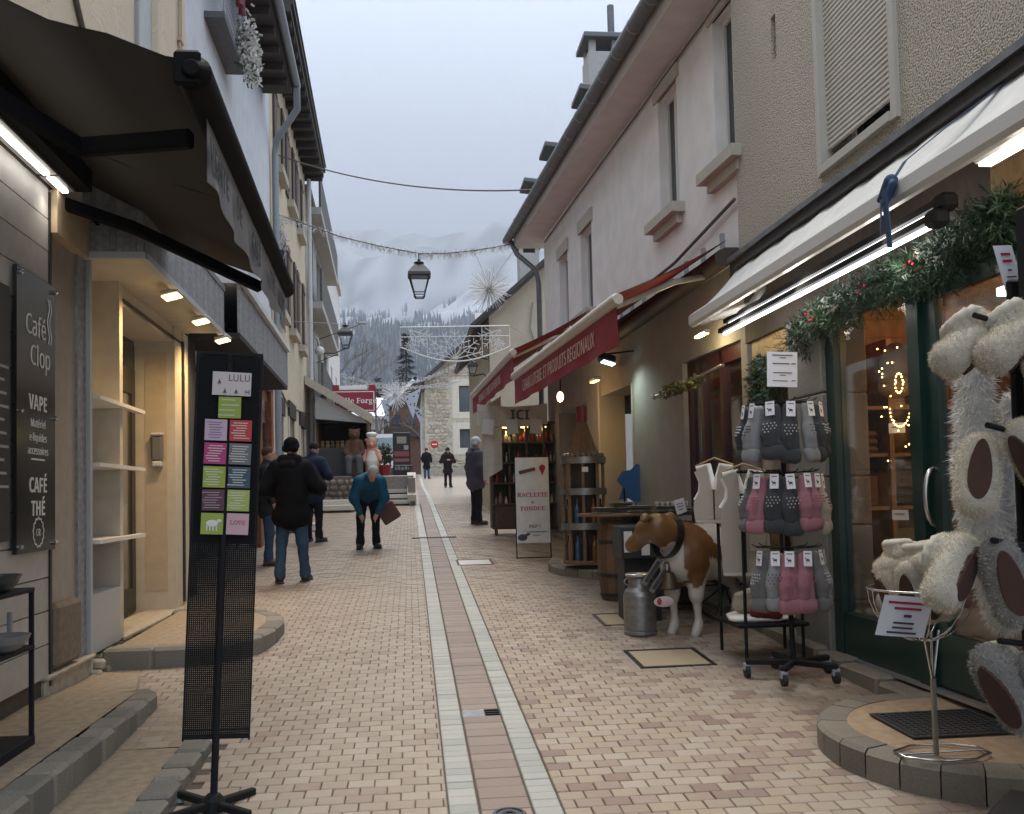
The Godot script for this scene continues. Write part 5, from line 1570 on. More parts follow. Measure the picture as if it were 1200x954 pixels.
func build_far_houses() -> void:
	# beige gable house
	var beige := mt("beige_render", [0.50, 0.445, 0.345], 0.88, "soft", 2.5)
	var t := thing("gable_house", "beige house with a sloping dark roof edge and chimney behind the white house", "house", P(2.6, 1.3, 22.5))
	var m := MB.new()
	m.prism(PackedVector2Array([Vector2(1.92, 1.0), Vector2(5.8, 1.0), Vector2(5.8, 7.5), Vector2(4.4, 8.15), Vector2(1.92, 5.95)]), Transform3D(Basis.IDENTITY, P(0, 0, 22.0)), 0.35)
	part(m, "gable_wall", beige, t)
	m = MB.new(); m.box(P(2.07, 3.5, 26.0), Vector3(0.3, 5.2, 7.6)); part(m, "side_wall", beige, t)
	m = MB.new(); m.sheet(P(1.45, 5.62, 21.6), P(4.5, 8.30, 21.6), P(4.5, 8.30, 30), P(1.45, 5.62, 30), 0.12); part(m, "roof", mt("slate_roof"), t)
	m = MB.new(); m.sheet(P(1.45, 5.50, 21.55), P(4.5, 8.18, 21.55), P(4.5, 8.30, 21.58), P(1.45, 5.62, 21.58), 0.05); part(m, "verge", mt("dark_eaves"), t)
	m = MB.new(); m.cbox(P(3.02, 7.15, 23.0), Vector3(0.5, 0.9, 0.5), 0.02); var c := part(m, "chimney", mt("pale_mortar"), t)
	m = MB.new(); m.cbox(P(3.02, 7.78, 23.0), Vector3(0.62, 0.07, 0.62), 0.01); part(m, "cap", mt("cap_slab"), c)
	for q in 4:
		m = MB.new(); m.box(P(3.02 + 0.2 * (1 if q & 1 else -1), 7.67, 23.0 + 0.2 * (1 if q & 2 else -1)), Vector3(0.1, 0.18, 0.1)); part(m, "cap_leg", mt("pale_mortar"), c)
	m = MB.new(); m.tube([P(2.98, 6.2, 21.95), P(2.9, 5.6, 21.95), P(3.02, 5.2, 21.95)], 0.02, 5); part(m, "cable", mt("grey_lead"), t)
	# slate roofed house glimpsed behind
	t = thing("slate_house", "dark slate roofed house glimpsed between the light frame and the beige gable", "house", P(3.6, 2, 38))
	m = MB.new(); m.box(P(5.2, 4.6, 38.2), Vector3(4.2, 6.0, 0.4)); part(m, "wall", mt("grey_boards", [0.12, 0.115, 0.11], 0.85, "woodh", 1.5), t)
	m = MB.new(); m.sheet(P(2.9, 7.55, 37.4), P(7.6, 7.55, 37.4), P(7.6, 9.6, 40.5), P(2.9, 9.6, 40.5), 0.15); part(m, "roof", mt("frosted_slate", [0.26, 0.27, 0.29], 0.7, "cloud", 1.0), t)
	for k in 3:
		m = MB.new(); m.box(P(3.45, 4.0 + 1.15 * k, 37.9), Vector3(0.5, 0.85, 0.08)); part(m, "shutter", mt("dark_eaves"), t)
	# rubble stone house
	t = thing("stone_house", "pale rubble stone house with two dark windows at the end of the street", "house", P(3.3, 3, 57))
	var mortar := mt("lime_mortar", [0.56, 0.50, 0.40], 0.9, "cloud", 1.5)
	var sx := func(px: float, d := 57.0): return (px - 480.0) / 1100.0 * d
	var fn := func(d: float, y: float, o: float) -> Vector3: return Vector3(d, y, -57.0 + o)
	var wins := [[3.05, 3.85, 6.75, 8.35], [3.05, 3.85, 4.55, 5.70]]
	part(wall(fn, 0.95, 7.5, 2.4, 8.75, -0.5, 0.0, wins), "wall", mortar, t)
	m = MB.new(); m.prism(PackedVector2Array([Vector2(0.95, 8.75), Vector2(7.5, 8.75), Vector2(7.5, 13.0), Vector2(6.2, 13.3)]), Transform3D(Basis.IDENTITY, P(0, 0, 57.0)), 0.5); part(m, "gable", mortar, t)
	m = MB.new(); m.box(P(0.98, 5.6, 62.0), Vector3(0.4, 6.3, 9.0)); part(m, "side_wall", mt("side_render", [0.50, 0.47, 0.41], 0.9, "cloud", 2.0), t)
	for w in wins:
		var f := window(t, fn, w[0], w[1], w[2], w[3], -0.25, mt("dark_frame", [0.03, 0.03, 0.03], 0.5), mt("dull_glass", [0.10, 0.115, 0.13], 0.1), 0)
		part(slab(slab(MB.new(), fn, w[0] - 0.42, w[0], w[2] - 0.4, w[3] + 0.4, -0.05, 0.03), fn, w[1], w[1] + 0.42, w[2] - 0.4, w[3] + 0.4, -0.05, 0.03), "surround", mt("smooth_surround", [0.62, 0.57, 0.47], 0.85, "soft", 1.5), t)
		part(sl(fn, w[0], w[1], w[3], w[3] + 0.4, -0.05, 0.03), "lintel", mt("smooth_surround"), t)
		part(sl(fn, w[0], w[1], w[2] - 0.4, w[2], -0.05, 0.03), "sill", mt("smooth_surround"), t)
	var tones := [mt("rubble_a", [0.50, 0.44, 0.33], 0.9, "cloud", 0.8), mt("rubble_b", [0.42, 0.37, 0.29], 0.9, "cloud", 0.8), mt("rubble_c", [0.58, 0.52, 0.41], 0.9, "cloud", 0.8)]
	var st := [MB.new(), MB.new(), MB.new()]
	var y := 2.9
	while y < 12.6:
		var x := 1.0 + irnd(0, 0.2)
		var h := irnd(0.14, 0.26)
		while x < 7.4:
			var w := irnd(0.18, 0.5)
			var lim := 13.3 if y < 8.7 else 0.95 + 99.0
			var inside: bool = y < 8.6 or x > 1.1 + (y - 8.75) * 1.19
			for q in wins:
				if x + w > q[0] - 0.45 and x < q[1] + 0.45 and y + h > q[2] - 0.42 and y < q[3] + 0.42: inside = false
			if inside:
				var b: MB = st[int(rng.randf() * 3)]
				b.cbox(P(x + w * 0.5, y + h * 0.5, 56.98), Vector3(w - irnd(0.02, 0.10), h - irnd(-0.03, 0.07), irnd(0.06, 0.14)), 0.05, Basis(Vector3.BACK, irnd(-0.45, 0.45)))
			x += w
		y += h
	for k in 3: part(st[k], "stones", tones[k], t).set_meta("kind", "stuff")
	m = MB.new(); m.sheet(P(0.3, 8.25, 56.3), P(6.2, 13.5, 56.3), P(6.2, 13.5, 67), P(0.3, 8.25, 67), 0.18); part(m, "roof", mt("slate_roof"), t)
	m = MB.new(); m.sheet(P(0.3, 8.02, 56.25), P(6.2, 13.27, 56.25), P(6.2, 13.5, 56.28), P(0.3, 8.25, 56.28), 0.06); part(m, "verge", mt("dark_eaves"), t)
	m = MB.new(); m.box(P(0.6, 8.1, 61), Vector3(0.7, 0.16, 10)); part(m, "eaves", mt("dark_eaves"), t)
	m = MB.new(); m.cbox(P(4.2, 3.1, 56.85), Vector3(6.4, 0.5, 0.25), 0.03); part(m, "base_course", mt("rubble_b"), t)
	# brown chalet
	t = thing("brown_chalet", "brown timber chalet with a snowy roof at the end of the street", "house", P(0, 3.5, 86))
	m = MB.new(); m.box(P(0.6, 6.2, 86), Vector3(5.4, 6.5, 5)); part(m, "wall", mt("chalet_wood", [0.15, 0.07, 0.04], 0.75, "woodh", 1.6), t)
	m = MB.new(); m.prism(PackedVector2Array([Vector2(-2.1, 9.45), Vector2(3.3, 9.45), Vector2(0.6, 12.0)]), Transform3D(Basis.IDENTITY, P(0, 0, 83.5)), 5.0); part(m, "gable", mt("chalet_dark", [0.07, 0.05, 0.04], 0.8, "woodh", 1.6), t)
	m = MB.new(); m.sheet(P(-2.9, 8.9, 83.0), P(0.6, 12.3, 83.0), P(0.6, 12.3, 89), P(-2.9, 8.9, 89), 0.3); m.sheet(P(0.6, 12.3, 83.0), P(4.1, 8.9, 83.0), P(4.1, 8.9, 89), P(0.6, 12.3, 89), 0.3)
	part(m, "roof", mt("snow", [0.78, 0.80, 0.84], 0.8, "soft", 3.0), t)
	for k in 3:
		m = MB.new(); m.box(P(-1.1 + 1.3 * k, 8.5, 83.45), Vector3(0.7, 0.9, 0.1)); part(m, "window", mt("dark_glass"), t)
	m = MB.new(); m.box(P(-0.2, 7.4, 83.1), Vector3(4.2, 0.9, 0.15)); part(m, "balcony", mt("chalet_dark"), t)
	# white low house with snowy roof beside it
	t = thing("snowy_house", "low pale house with a snow covered roof beyond the stall", "house", P(-5, 3.5, 78))
	m = MB.new(); m.box(P(-5.2, 6.0, 80), Vector3(6.0, 5.0, 5)); part(m, "wall", mt("grey_house", [0.36, 0.35, 0.33], 0.85, "soft", 2.0), t)
	m = MB.new(); m.sheet(P(-8.6, 8.3, 77), P(-1.9, 8.3, 77), P(-1.9, 10.2, 81), P(-8.6, 10.2, 81), 0.3); part(m, "roof", mt("snow"), t)
	for k in 4:
		m = MB.new(); m.box(P(-7.4 + 1.5 * k, 6.6, 77.45), Vector3(0.8, 1.2, 0.1)); part(m, "window", mt("dark_glass"), t)

func hill_y(x: float, d: float, nz: FastNoiseLite) -> float:
	var pts := [[120.0, 3.0], [260.0, 6.0], [450.0, 30.0], [700.0, 88.0], [1000.0, 165.0], [1500.0, 285.0], [2100.0, 530.0], [2700.0, 760.0], [3400.0, 900.0]]
	var y := 3.0
	for k in pts.size() - 1:
		if d >= pts[k][0] and d <= pts[k + 1][0]: y = lerpf(pts[k][1], pts[k + 1][1], smoothstep(0, 1, (d - pts[k][0]) / (pts[k + 1][0] - pts[k][0])) * 0.35 + 0.65 * (d - pts[k][0]) / (pts[k + 1][0] - pts[k][0]))
	if d > 3400.0: y = 900.0
	var a := clampf((d - 200.0) / 1400.0, 0, 1)
	return y + nz.get_noise_2d(x, d) * 95.0 * a + nz.get_noise_2d(x * 4.0 + 99.0, d * 4.0) * 22.0 * a

func build_hills() -> void:
	var nz := FastNoiseLite.new()
	nz.seed = 21; nz.frequency = 0.0016; nz.fractal_octaves = 4
	var n2 := FastNoiseLite.new()
	n2.seed = 8; n2.frequency = 0.008; n2.fractal_octaves = 4
	var grid := []
	var mb := MB.new()
	var nd := 90; var nx := 110
	for i in nd:
		var d := 120.0 * pow(3400.0 / 120.0, float(i) / (nd - 1))
		for j in nx:
			var x := (float(j) / (nx - 1) - 0.42) * 2.0 * (200.0 + d * 0.75)
			var y := hill_y(x, d, nz)
			var el := y / d
			var s := n2.get_noise_2d(x, d * 0.5)
			var snow := smoothstep(0.135, 0.19, el + 0.07 * s)
			if absf(x + d * 0.055) < d * 0.032 and d > 560 and d < 700: snow = maxf(snow, smoothstep(-0.15, 0.15, s + 0.2))
			var fo := Color(0.075, 0.09, 0.10).lerp(Color(0.30, 0.32, 0.34), clampf(0.28 + s * 0.7, 0, 1))
			var sn := Color(0.47, 0.49, 0.525).lerp(Color(0.17, 0.185, 0.205), smoothstep(-0.12, 0.30, n2.get_noise_2d(x * 1.6 + 300.0, d * 0.9 + x * 0.6)))
			mb.col = fo.lerp(sn, snow)
			mb.vert(P(x, y, d), Vector3.UP)
	for i in nd - 1:
		for j in nx - 1:
			var a := i * nx + j
			mb.tri_i(a, a + 1, a + nx + 1); mb.tri_i(a, a + nx + 1, a + nx)
	for i in nd:
		for j in nx:
			var a := i * nx + j
			var dx := mb.v[i * nx + mini(j + 1, nx - 1)] - mb.v[i * nx + maxi(j - 1, 0)]
			var dz := mb.v[mini(i + 1, nd - 1) * nx + j] - mb.v[maxi(i - 1, 0) * nx + j]
			mb.n[a] = dx.cross(dz).normalized()
			if mb.n[a].y < 0: mb.n[a] = -mb.n[a]
	struct(mb, "hills", vc(mt("hill_cover", [1, 1, 1], 0.95)))
	# conifers on the slope: one mass of trees
	var tr := MB.new()
	for k in 4:
		var y0 := 2.0 + k * 3.6
		tr.lathe([[2.6 - k * 0.55, y0], [0.25, y0 + 5.0]], Vector3.ZERO, 6)
	tr.tube([Vector3.ZERO, Vector3(0, 4, 0)], 0.3, 5)
	var mm := MultiMesh.new()
	mm.transform_format = MultiMesh.TRANSFORM_3D
	mm.use_colors = true
	mm.mesh = tr.mesh()
	var xs := []
	var cs := []
	while xs.size() < 20000:
		var d := irnd(380.0, 1600.0)
		var x := irnd(-0.24, 0.30) * d
		var y := hill_y(x, d, nz)
		if y / d > 0.165 + 0.09 * n2.get_noise_2d(x * 1.3, d): continue
		if absf(x + d * 0.055) < d * 0.03 and d > 560 and d < 700 and n2.get_noise_2d(x, d * 0.5) > -0.25: continue
		var s := irnd(0.42, 0.95)
		xs.append(Transform3D(Basis(Vector3.UP, irnd(0, 6)).scaled(Vector3(s, s * irnd(0.9, 1.25), s)), P(x, y - 0.5, d)))
		var w := clampf(irnd(-0.3, 0.55), 0, 1)
		cs.append(Color(0.03, 0.045, 0.05).lerp(Color(0.30, 0.32, 0.34), w))
	mm.instance_count = xs.size()
	for k in xs.size():
		mm.set_instance_transform(k, xs[k]); mm.set_instance_color(k, cs[k])
	var mi := MultiMeshInstance3D.new()
	mi.multimesh = mm
	mi.material_override = vc(mt("conifer", [1, 1, 1], 0.9))
	put(mi, "forest", self)
	mi.set_meta("kind", "stuff")
	mi.set_meta("label", "snow dusted conifer forest on the mountain slope")
	mi.set_meta("category", "forest")
	# cloud hiding the mountain top
	var fv := FogVolume.new()
	fv.shape = RenderingServer.FOG_VOLUME_SHAPE_BOX
	fv.size = Vector3(5200, 1000, 1700)
	var fm := FogMaterial.new()
	fm.density = 0.0006
	fm.albedo = Color(0.93, 0.95, 0.98)
	fv.material = fm
	put(fv, "cloud", self)
	fv.position = Vector3(0, 720, -2250)
	fv.set_meta("kind", "structure")

func bowl(at: Vector3, r: float, h: float, m: Material, label: String) -> void:
	var b := MB.new()
	b.lathe([[0.0, 0.0], [r * 0.4, 0.0], [r * 0.62, h * 0.18], [r * 0.86, h * 0.55], [r, h], [r - 0.006, h], [r * 0.82, h * 0.58], [r * 0.55, h * 0.22], [0.0, h * 0.12]], at, 28)
	solo(b, "bowl", m, label, "bowl", "bowls on the black display rack")

func build_left_goods() -> void:
	# black display rack by the cafe wall
	var blk := mt("satin_black")
	var t := thing("display_rack", "black metal display rack with dark bowls at the left edge", "rack", P(-2.02, 0.43, 4.6))
	for p in [[-1.93, 5.05], [-2.14, 5.05], [-1.93, 3.9], [-2.14, 3.9]]:
		var m := MB.new(); m.cbox(P(p[0], 0.83, p[1]), Vector3(0.022, 0.80, 0.022), 0.003); part(m, "post", blk, t)
	for y in [1.22, 0.93, 0.46]:
		var m := MB.new(); m.cbox(P(-2.035, y, 4.475), Vector3(0.235, 0.022 if y > 0.5 else 0.05, 1.18), 0.004); part(m, "shelf", blk, t)
	for d in [5.05]:
		var m := MB.new(); m.cbox(P(-2.035, 1.06, d), Vector3(0.02, 0.10, 0.03), 0.003); part(m, "label_holder", mt("grey_lead"), t)
	bowl(P(-1.99, 1.232, 4.78), 0.115, 0.085, mt("glaze_dark", [0.03, 0.035, 0.038], 0.25), "dark glazed bowl on the top shelf of the black rack")
	bowl(P(-2.06, 1.245, 4.50), 0.10, 0.12, mt("glaze_plum", [0.05, 0.02, 0.025], 0.3), "smaller plum bowl behind the dark one on the black rack")
	bowl(P(-1.98, 0.942, 4.82), 0.13, 0.08, mt("glaze_grey", [0.22, 0.215, 0.205], 0.3), "grey glazed bowl on the middle shelf of the black rack")
	bowl(P(-2.0, 0.942, 4.5), 0.11, 0.075, mt("glaze_dark"), "second dark bowl on the middle shelf of the black rack")
	var m := MB.new(); m.lathe([[0.055, 0], [0.055, 0.02], [0.035, 0.13], [0.015, 0.2], [0.015, 0.24], [0.0, 0.24]], P(-2.0, 0.486, 4.62), 18)
	solo(m, "bottle", mt("glaze_dark"), "black conical bottle on the bottom tray of the black rack", "bottle")

	# card stand
	var base := Gd(-0.915, 4.45)
	t = thing("card_stand", "tall black mesh card stand on a cross foot at the left", "stand", base)
	var lean := Basis(Vector3.BACK, -0.045) * Basis(Vector3.UP, 0.10)
	t.basis = lean
	m = MB.new(); m.tube([Vector3(0, 0.02, 0), Vector3(0, 2.05, 0)], 0.0165, 12); lpart(m, "pole", blk, t)
	m = MB.new(); m.lathe([[0.0, 0.0], [0.05, 0.0], [0.05, 0.05], [0.03, 0.075], [0.018, 0.08]], Vector3.ZERO, 16); lpart(m, "hub", blk, t)
	for k in 4:
		var an := PI * 0.25 + k * PI * 0.5
		m = MB.new(); m.cbox(Vector3(cos(an) * 0.12, 0.03, sin(an) * 0.12), Vector3(0.24, 0.035, 0.035), 0.006, Basis(Vector3.UP, -an)); lpart(m, "foot", blk, t)
		m = MB.new(); m.lathe([[0.018, 0], [0.018, 0.02], [0, 0.02]], Vector3(cos(an) * 0.23, -0.005, sin(an) * 0.23), 10); lpart(m, "foot_pad", mt("grey_lead"), t)
	var w := 0.29
	for side in [-1.0, 1.0]:
		m = MB.new()
		var x0: float = -0.145 if side < 0 else 0.012
		var x1: float = -0.012 if side < 0 else 0.145
		var x := x0
		while x < x1:
			m.box(Vector3(x, 1.20, -0.02), Vector3(0.0058, 1.76, 0.003)); x += 0.0088
		var y := 0.32
		while y < 2.08:
			m.box(Vector3((x0 + x1) * 0.5, y, -0.0165), Vector3(x1 - x0, 0.0058, 0.003)); y += 0.0088
		var q := lpart(m, "mesh_panel", mt("black_mesh", [0.012, 0.012, 0.013], 0.5), t)
		q.set_meta("kind", "stuff")
		m = MB.new(); m.box(Vector3(x0 if side < 0 else x1, 1.2, -0.017), Vector3(0.008, 1.78, 0.014)); lpart(m, "panel_edge", blk, t)
	for y in [0.33, 0.36, 2.09]:
		m = MB.new(); m.box(Vector3(0, y, -0.012), Vector3(w + 0.006, 0.012, 0.01)); lpart(m, "rail", blk, t)
	m = MB.new()
	m.box(Vector3(-0.075, 1.64, -0.03), Vector3(0.125, 0.86, 0.006)); m.box(Vector3(0.075, 1.64, -0.03), Vector3(0.125, 0.86, 0.006))
	lpart(m, "back_board", mt("black_felt", [0.012, 0.013, 0.015], 0.9), t)
	# cards: front at +z
	var T := t.transform
	var card := func(x: float, y: float, wd: float, ht: float, rgb: Array, label: String, lines: int, ink: Array) -> Node3D:
		var c := thing("greeting_card", label, "card", T * Vector3(x, y - ht * 0.5, 0.024), "printed cards on the black stand")
		c.basis = T.basis * Basis(Vector3.BACK, irnd(-0.02, 0.02))
		var b := MB.new(); b.box(Vector3(0, ht * 0.5, 0), Vector3(wd, ht, 0.004))
		lpart(b, "card", mt("card_%d_%d_%d" % [int(rgb[0] * 99), int(rgb[1] * 99), int(rgb[2] * 99)], rgb, 0.45), c)
		var im := mt("ink_%d_%d" % [int(ink[0] * 99), int(ink[2] * 99)], ink, 0.7)
		for k in lines:
			var l := MB.new(); l.box(Vector3(-0.05 * wd + irnd(-0.1, 0.1) * wd, ht * (0.86 - 0.72 * k / maxf(lines - 1, 1)), 0.0026), Vector3(wd * irnd(0.45, 0.8), 0.0035, 0.0006))
			lpart(l, "text_line", im, c)
		return c
	var hd: Node3D = card.call(0.015, 1.945, 0.172, 0.108, [0.56, 0.50, 0.49], "white card headed LULU at the top of the black card stand", 0, [0.1, 0.1, 0.1])
	letters("LULU", 0.042, hd.transform * Vector3(0.032, 0.082, 0.003), hd.basis.x, hd.basis.y, mt("ink_dark", [0.06, 0.05, 0.06], 0.7), hd, "lettering", 0.001)
	letters("9€", 0.024, hd.transform * Vector3(0.07, 0.018, 0.003), hd.basis.x, hd.basis.y, mt("ink_dark"), hd, "price", 0.001)
	for k in 3:
		m = MB.new(); m.lathe([[0.008, 0], [0.0, 0.02]], Vector3([-0.055, -0.03, 0.02][k], [0.055, 0.012, 0.012][k], 0.003), 6); lpart(m, "motif", mt("ink_dark"), hd)
	var pale := [0.62, 0.62, 0.55]
	card.call(0.01, 1.835, 0.10, 0.098, [0.27, 0.34, 0.04], "lime green card alone under the LULU card", 4, pale)
	var rows := [[1.73, [0.50, 0.38, 0.47], "pale lilac card", [0.2, 0.1, 0.2], [0.46, 0.03, 0.035], "bright red card", pale],
		[1.622, [0.40, 0.03, 0.16], "magenta card", pale, [0.14, 0.14, 0.15], "mid grey card", pale],
		[1.514, [0.30, 0.37, 0.05], "olive green card", pale, [0.035, 0.07, 0.11], "slate blue card", pale],
		[1.408, [0.09, 0.03, 0.05], "dark plum card", [0.4, 0.3, 0.34], [0.36, 0.42, 0.10], "light green card", pale]]
	for r in rows:
		card.call(-0.048, r[0], 0.098, 0.097, r[1], r[2] + " in the left column of the black card stand", 7, r[3])
		card.call(0.062, r[0], 0.098, 0.097, r[4], r[5] + " in the right column of the black card stand", 7, r[6])
	var c: Node3D = card.call(-0.05, 1.30, 0.098, 0.097, [0.30, 0.37, 0.05], "green card with a white sheep at the foot of the stand", 0, pale)
	m = MB.new()
	m.ball(Vector3(0, 0.05, 0.003), Vector3(0.028, 0.016, 0.001), 16, 6); m.ball(Vector3(0.031, 0.062, 0.003), Vector3(0.011, 0.008, 0.001), 10, 6)
	for k in 4: m.box(Vector3(-0.022 + 0.014 * k, 0.028, 0.003), Vector3(0.005, 0.024, 0.001))
	lpart(m, "sheep_print", mt("card_white", [0.7, 0.7, 0.68], 0.6), c)
	c = card.call(0.062, 1.30, 0.098, 0.097, [0.56, 0.36, 0.40], "pink card reading LOVE at the foot of the stand", 0, pale)
	letters("LOVE", 0.026, c.transform * Vector3(0, 0.055, 0.003), c.basis.x, c.basis.y, mt("ink_red", [0.35, 0.02, 0.05], 0.7), c, "lettering", 0.001, true)

func price_sheet(label: String, c: Vector3, r: Vector3, u: Vector3, w: float, h: float, lines: Array, parent_name := "price_sheet") -> Node3D:
	r = r.normalized(); u = u.normalized()
	var n := r.cross(u)
	var t := thing(parent_name, label, "notice", c, "paper notices at the slipper shop")
	t.basis = Basis(r, u, n)
	var m := MB.new()
	var g := []
	for i in 7:
		var row := []
		for j in 7: row.append(Vector3((j / 6.0 - 0.5) * w, (i / 6.0 - 0.5) * h, 0.006 * sin(j * 0.9) * (1.0 - i / 6.0)))
		g.append(row)
	m.surf(g, 0.0006)
	# surf expects rows across; the sheet faces +z
	lpart(m, "paper", mt("paper_white", [0.72, 0.72, 0.76], 0.6), t)
	for l in lines:
		m = MB.new(); m.box(Vector3(l[0] * w, l[1] * h, 0.0075), Vector3(l[2] * w, l[3] * h, 0.0004))
		lpart(m, "text_line", mt("ink_red") if l.size() > 4 else mt("ink_dark"), t)
	return t

func sock_proto(label: String) -> Node3D:
	var t := thing("sock_pair", label, "socks", Vector3.ZERO, "wool socks on the sock rack")
	return t

func build_right_goods() -> void:
	# ---------------- round pad: mat, basket stand
	var m: MB
	var pad := func(d: float) -> float: return gy(4.65) + 0.135 + SLOPE * 0.55 * (d - 4.65)
	var t := thing("door_mat", "black ribbed rubber mat on the round doorstep", "mat", P(2.72, pad.call(4.7), 4.7))
	m = MB.new(); m.cbox(P(2.76, pad.call(4.72) + 0.006, 4.72), Vector3(0.58, 0.010, 0.46), 0.003, Basis(Vector3.RIGHT, 0.03)); part(m, "base", mt("rubber", [0.014, 0.014, 0.015], 0.6), t)
	for k in 14:
		m = MB.new(); m.box(P(2.50 + 0.04 * k, pad.call(4.72) + 0.0125, 4.72), Vector3(0.012, 0.005, 0.42), Basis(Vector3.RIGHT, 0.03) * Basis(Vector3.UP, 0.5 * (1 if k % 2 else -1) * 0.0)); part(m, "rib", mt("rubber_rib", [0.022, 0.022, 0.024], 0.5), t)
	for k in 11:
		m = MB.new(); m.box(P(2.76, pad.call(4.72) + 0.0135 + 0.03 * 0.042 * (k - 5) , 4.53 + 0.038 * k), Vector3(0.54, 0.004, 0.010), Basis(Vector3.RIGHT, 0.03)); part(m, "cross_rib", mt("rubber_rib"), t)
	var bx := 2.44; var bd := 4.24
	var by: float = pad.call(bd)
	t = thing("basket_stand", "chrome wire basket on a post with a ring foot holding slippers", "stand", P(bx, by, bd))
	var chr := mt("chrome_wire", [0.55, 0.54, 0.52], 0.22, "", 1, "", 0, 1.0)
	m = MB.new()
	var hexp := []
	for k in 9: hexp.append(P(bx + 0.03 + 0.225 * cos(k * TAU / 8 + 0.39), by + 0.012, bd + 0.145 * sin(k * TAU / 8 + 0.39)))
	m.tube(hexp, 0.0065, 8); part(m, "foot_ring", chr, t)
	m = MB.new(); m.tube([P(bx - 0.18, by + 0.013, bd), P(bx + 0.24, by + 0.013, bd)], 0.006, 8); part(m, "foot_bar", chr, t)
	m = MB.new(); m.cbox(P(bx, by + 0.18, bd), Vector3(0.022, 0.36, 0.022), 0.004); part(m, "post", mt("post_steel", [0.30, 0.28, 0.25], 0.35, "", 1, "", 0, 0.8), t)
	for k in 3:
		m = MB.new(); m.tube([P(bx, by + 0.34, bd), P(bx - 0.05 + 0.05 * k, by + 0.58, bd + 0.02 * (k - 1))], 0.007, 8); part(m, "stem", chr, t)
	var rc := P(bx - 0.05, 1.165, bd)
	m = MB.new()
	var ring := []
	for k in 33: ring.append(rc + Vector3(0.235 * cos(k * TAU / 32), 0, 0.235 * sin(k * TAU / 32)))
	m.tube(ring, 0.0055, 8); part(m, "rim", chr, t)
	for k in 10:
		var pts := []
		var an := TAU * k / 10
		for j in 7:
			var th := PI * 0.5 * j / 6.0
			pts.append(rc + Vector3(0.235 * cos(th) * cos(an), -0.25 * sin(th), 0.235 * cos(th) * sin(an)))
		m = MB.new(); m.tube(pts, 0.003, 6); part(m, "wire", chr, t)

	# ---------------- slippers: one cream, one grey kind
	var cream := mt("shearling_cream", [0.62, 0.57, 0.47], 0.95, "grain", 0.16, "hgrain", 0.35)
	var greyf := mt("shearling_grey", [0.36, 0.335, 0.30], 0.95, "rake", 0.035, "hgrain", 0.4)
	var suede := mt("suede_brown", [0.06, 0.026, 0.016], 0.95, "grain", 0.15)
	for q in [cream, greyf]:
		q.rim_enabled = true; q.rim = 0.6
	var up := MB.new()
	var prims := []
	for k in 9:
		var s := k / 8.0
		prims.append([Vector3(0, 0.045, lerpf(-0.095, 0.095, s)), Vector3(0.052 + 0.010 * sin(PI * s) + 0.006 * s, 0.048 + 0.012 * s, 0.05), Basis.IDENTITY])
	for k in 10:
		var an := TAU * k / 10.0
		prims.append([Vector3(0.042 * cos(an), 0.098 + 0.012 * sin(an), -0.055 + 0.052 * sin(an)), Vector3(0.024, 0.024, 0.024), Basis.IDENTITY])
	body(prims, 0.008, 0.02, up, 0.007, 34.0)
	var upm := up.mesh()
	var fz := MB.new()
	for k in up.v.size():
		if up.v[k].y < -0.010 and absf(up.v[k].x) < 0.035: continue
		for j in 4:
			var p := up.v[k] + Vector3(irnd(-0.005, 0.005), irnd(-0.005, 0.005), irnd(-0.005, 0.005))
			var dir := (up.n[k] + Vector3(irnd(-0.9, 0.9), irnd(-0.9, 0.9), irnd(-0.9, 0.9))).normalized()
			var sd := dir.cross(Vector3(irnd(-1, 1), irnd(-1, 1), irnd(-1, 1))).normalized() * 0.0009
			fz.col = Color(0.56, 0.49, 0.37).lerp(Color(0.68, 0.62, 0.50), rng.randf())
			fz.tri(p - sd, p + sd, p + dir * irnd(0.006, 0.013))
	var fzm := fz.mesh()
	for k in fz.c.size(): fz.c[k] = Color(0.16, 0.145, 0.13).lerp(Color(0.56, 0.53, 0.48), noise_at(float(k / 3)))
	var fzg := fz.mesh()
	var cuff := MB.new()
	prims = []
	for k in 12:
		var an := TAU * k / 12.0
		prims.append([Vector3(0.048 * cos(an), 0.112 + 0.012 * sin(an), -0.055 + 0.056 * sin(an)), Vector3(0.026, 0.022, 0.026), Basis.IDENTITY])
	body(prims, 0.008, 0.012, cuff, 0.006, 40.0)
	var cuffm := cuff.mesh()
	var so := MB.new()
	var rows := []
	var poly := PackedVector2Array()
	for k in 28:
		var an := TAU * k / 28.0
		poly.append(Vector2(cos(an) * (0.035 + 0.007 * sin(an)), sin(an) * 0.104))
	so.prism(poly, Transform3D(Basis(Vector3.RIGHT, PI / 2), Vector3(0, -0.0215, 0)), 0.02)
	var som := so.mesh()
	var slip := func(at: Vector3, b: Basis, grey: bool, label: String, grp: String, sc := 1.0) -> void:
		var s := thing("slipper", label, "slipper", at, grp)
		s.basis = b.scaled(Vector3.ONE * sc)
		piece(upm, "upper", greyf if grey else cream, s, Transform3D.IDENTITY)
		piece(cuffm, "cuff", cream, s, Transform3D.IDENTITY)
		piece(fzg if grey else fzm, "fur", vc(mt("fur_hair", [1, 1, 1], 0.9)), s, Transform3D.IDENTITY).set_meta("kind", "stuff")
		piece(som, "sole", suede, s, Transform3D.IDENTITY)
	# basis from toe direction and the way the sole faces
	var bas := func(toe: Vector3, sole: Vector3) -> Basis:
		var z := toe.normalized(); var y := (-sole - z * (-sole).dot(z)).normalized()
		return Basis(y.cross(z), y, z)
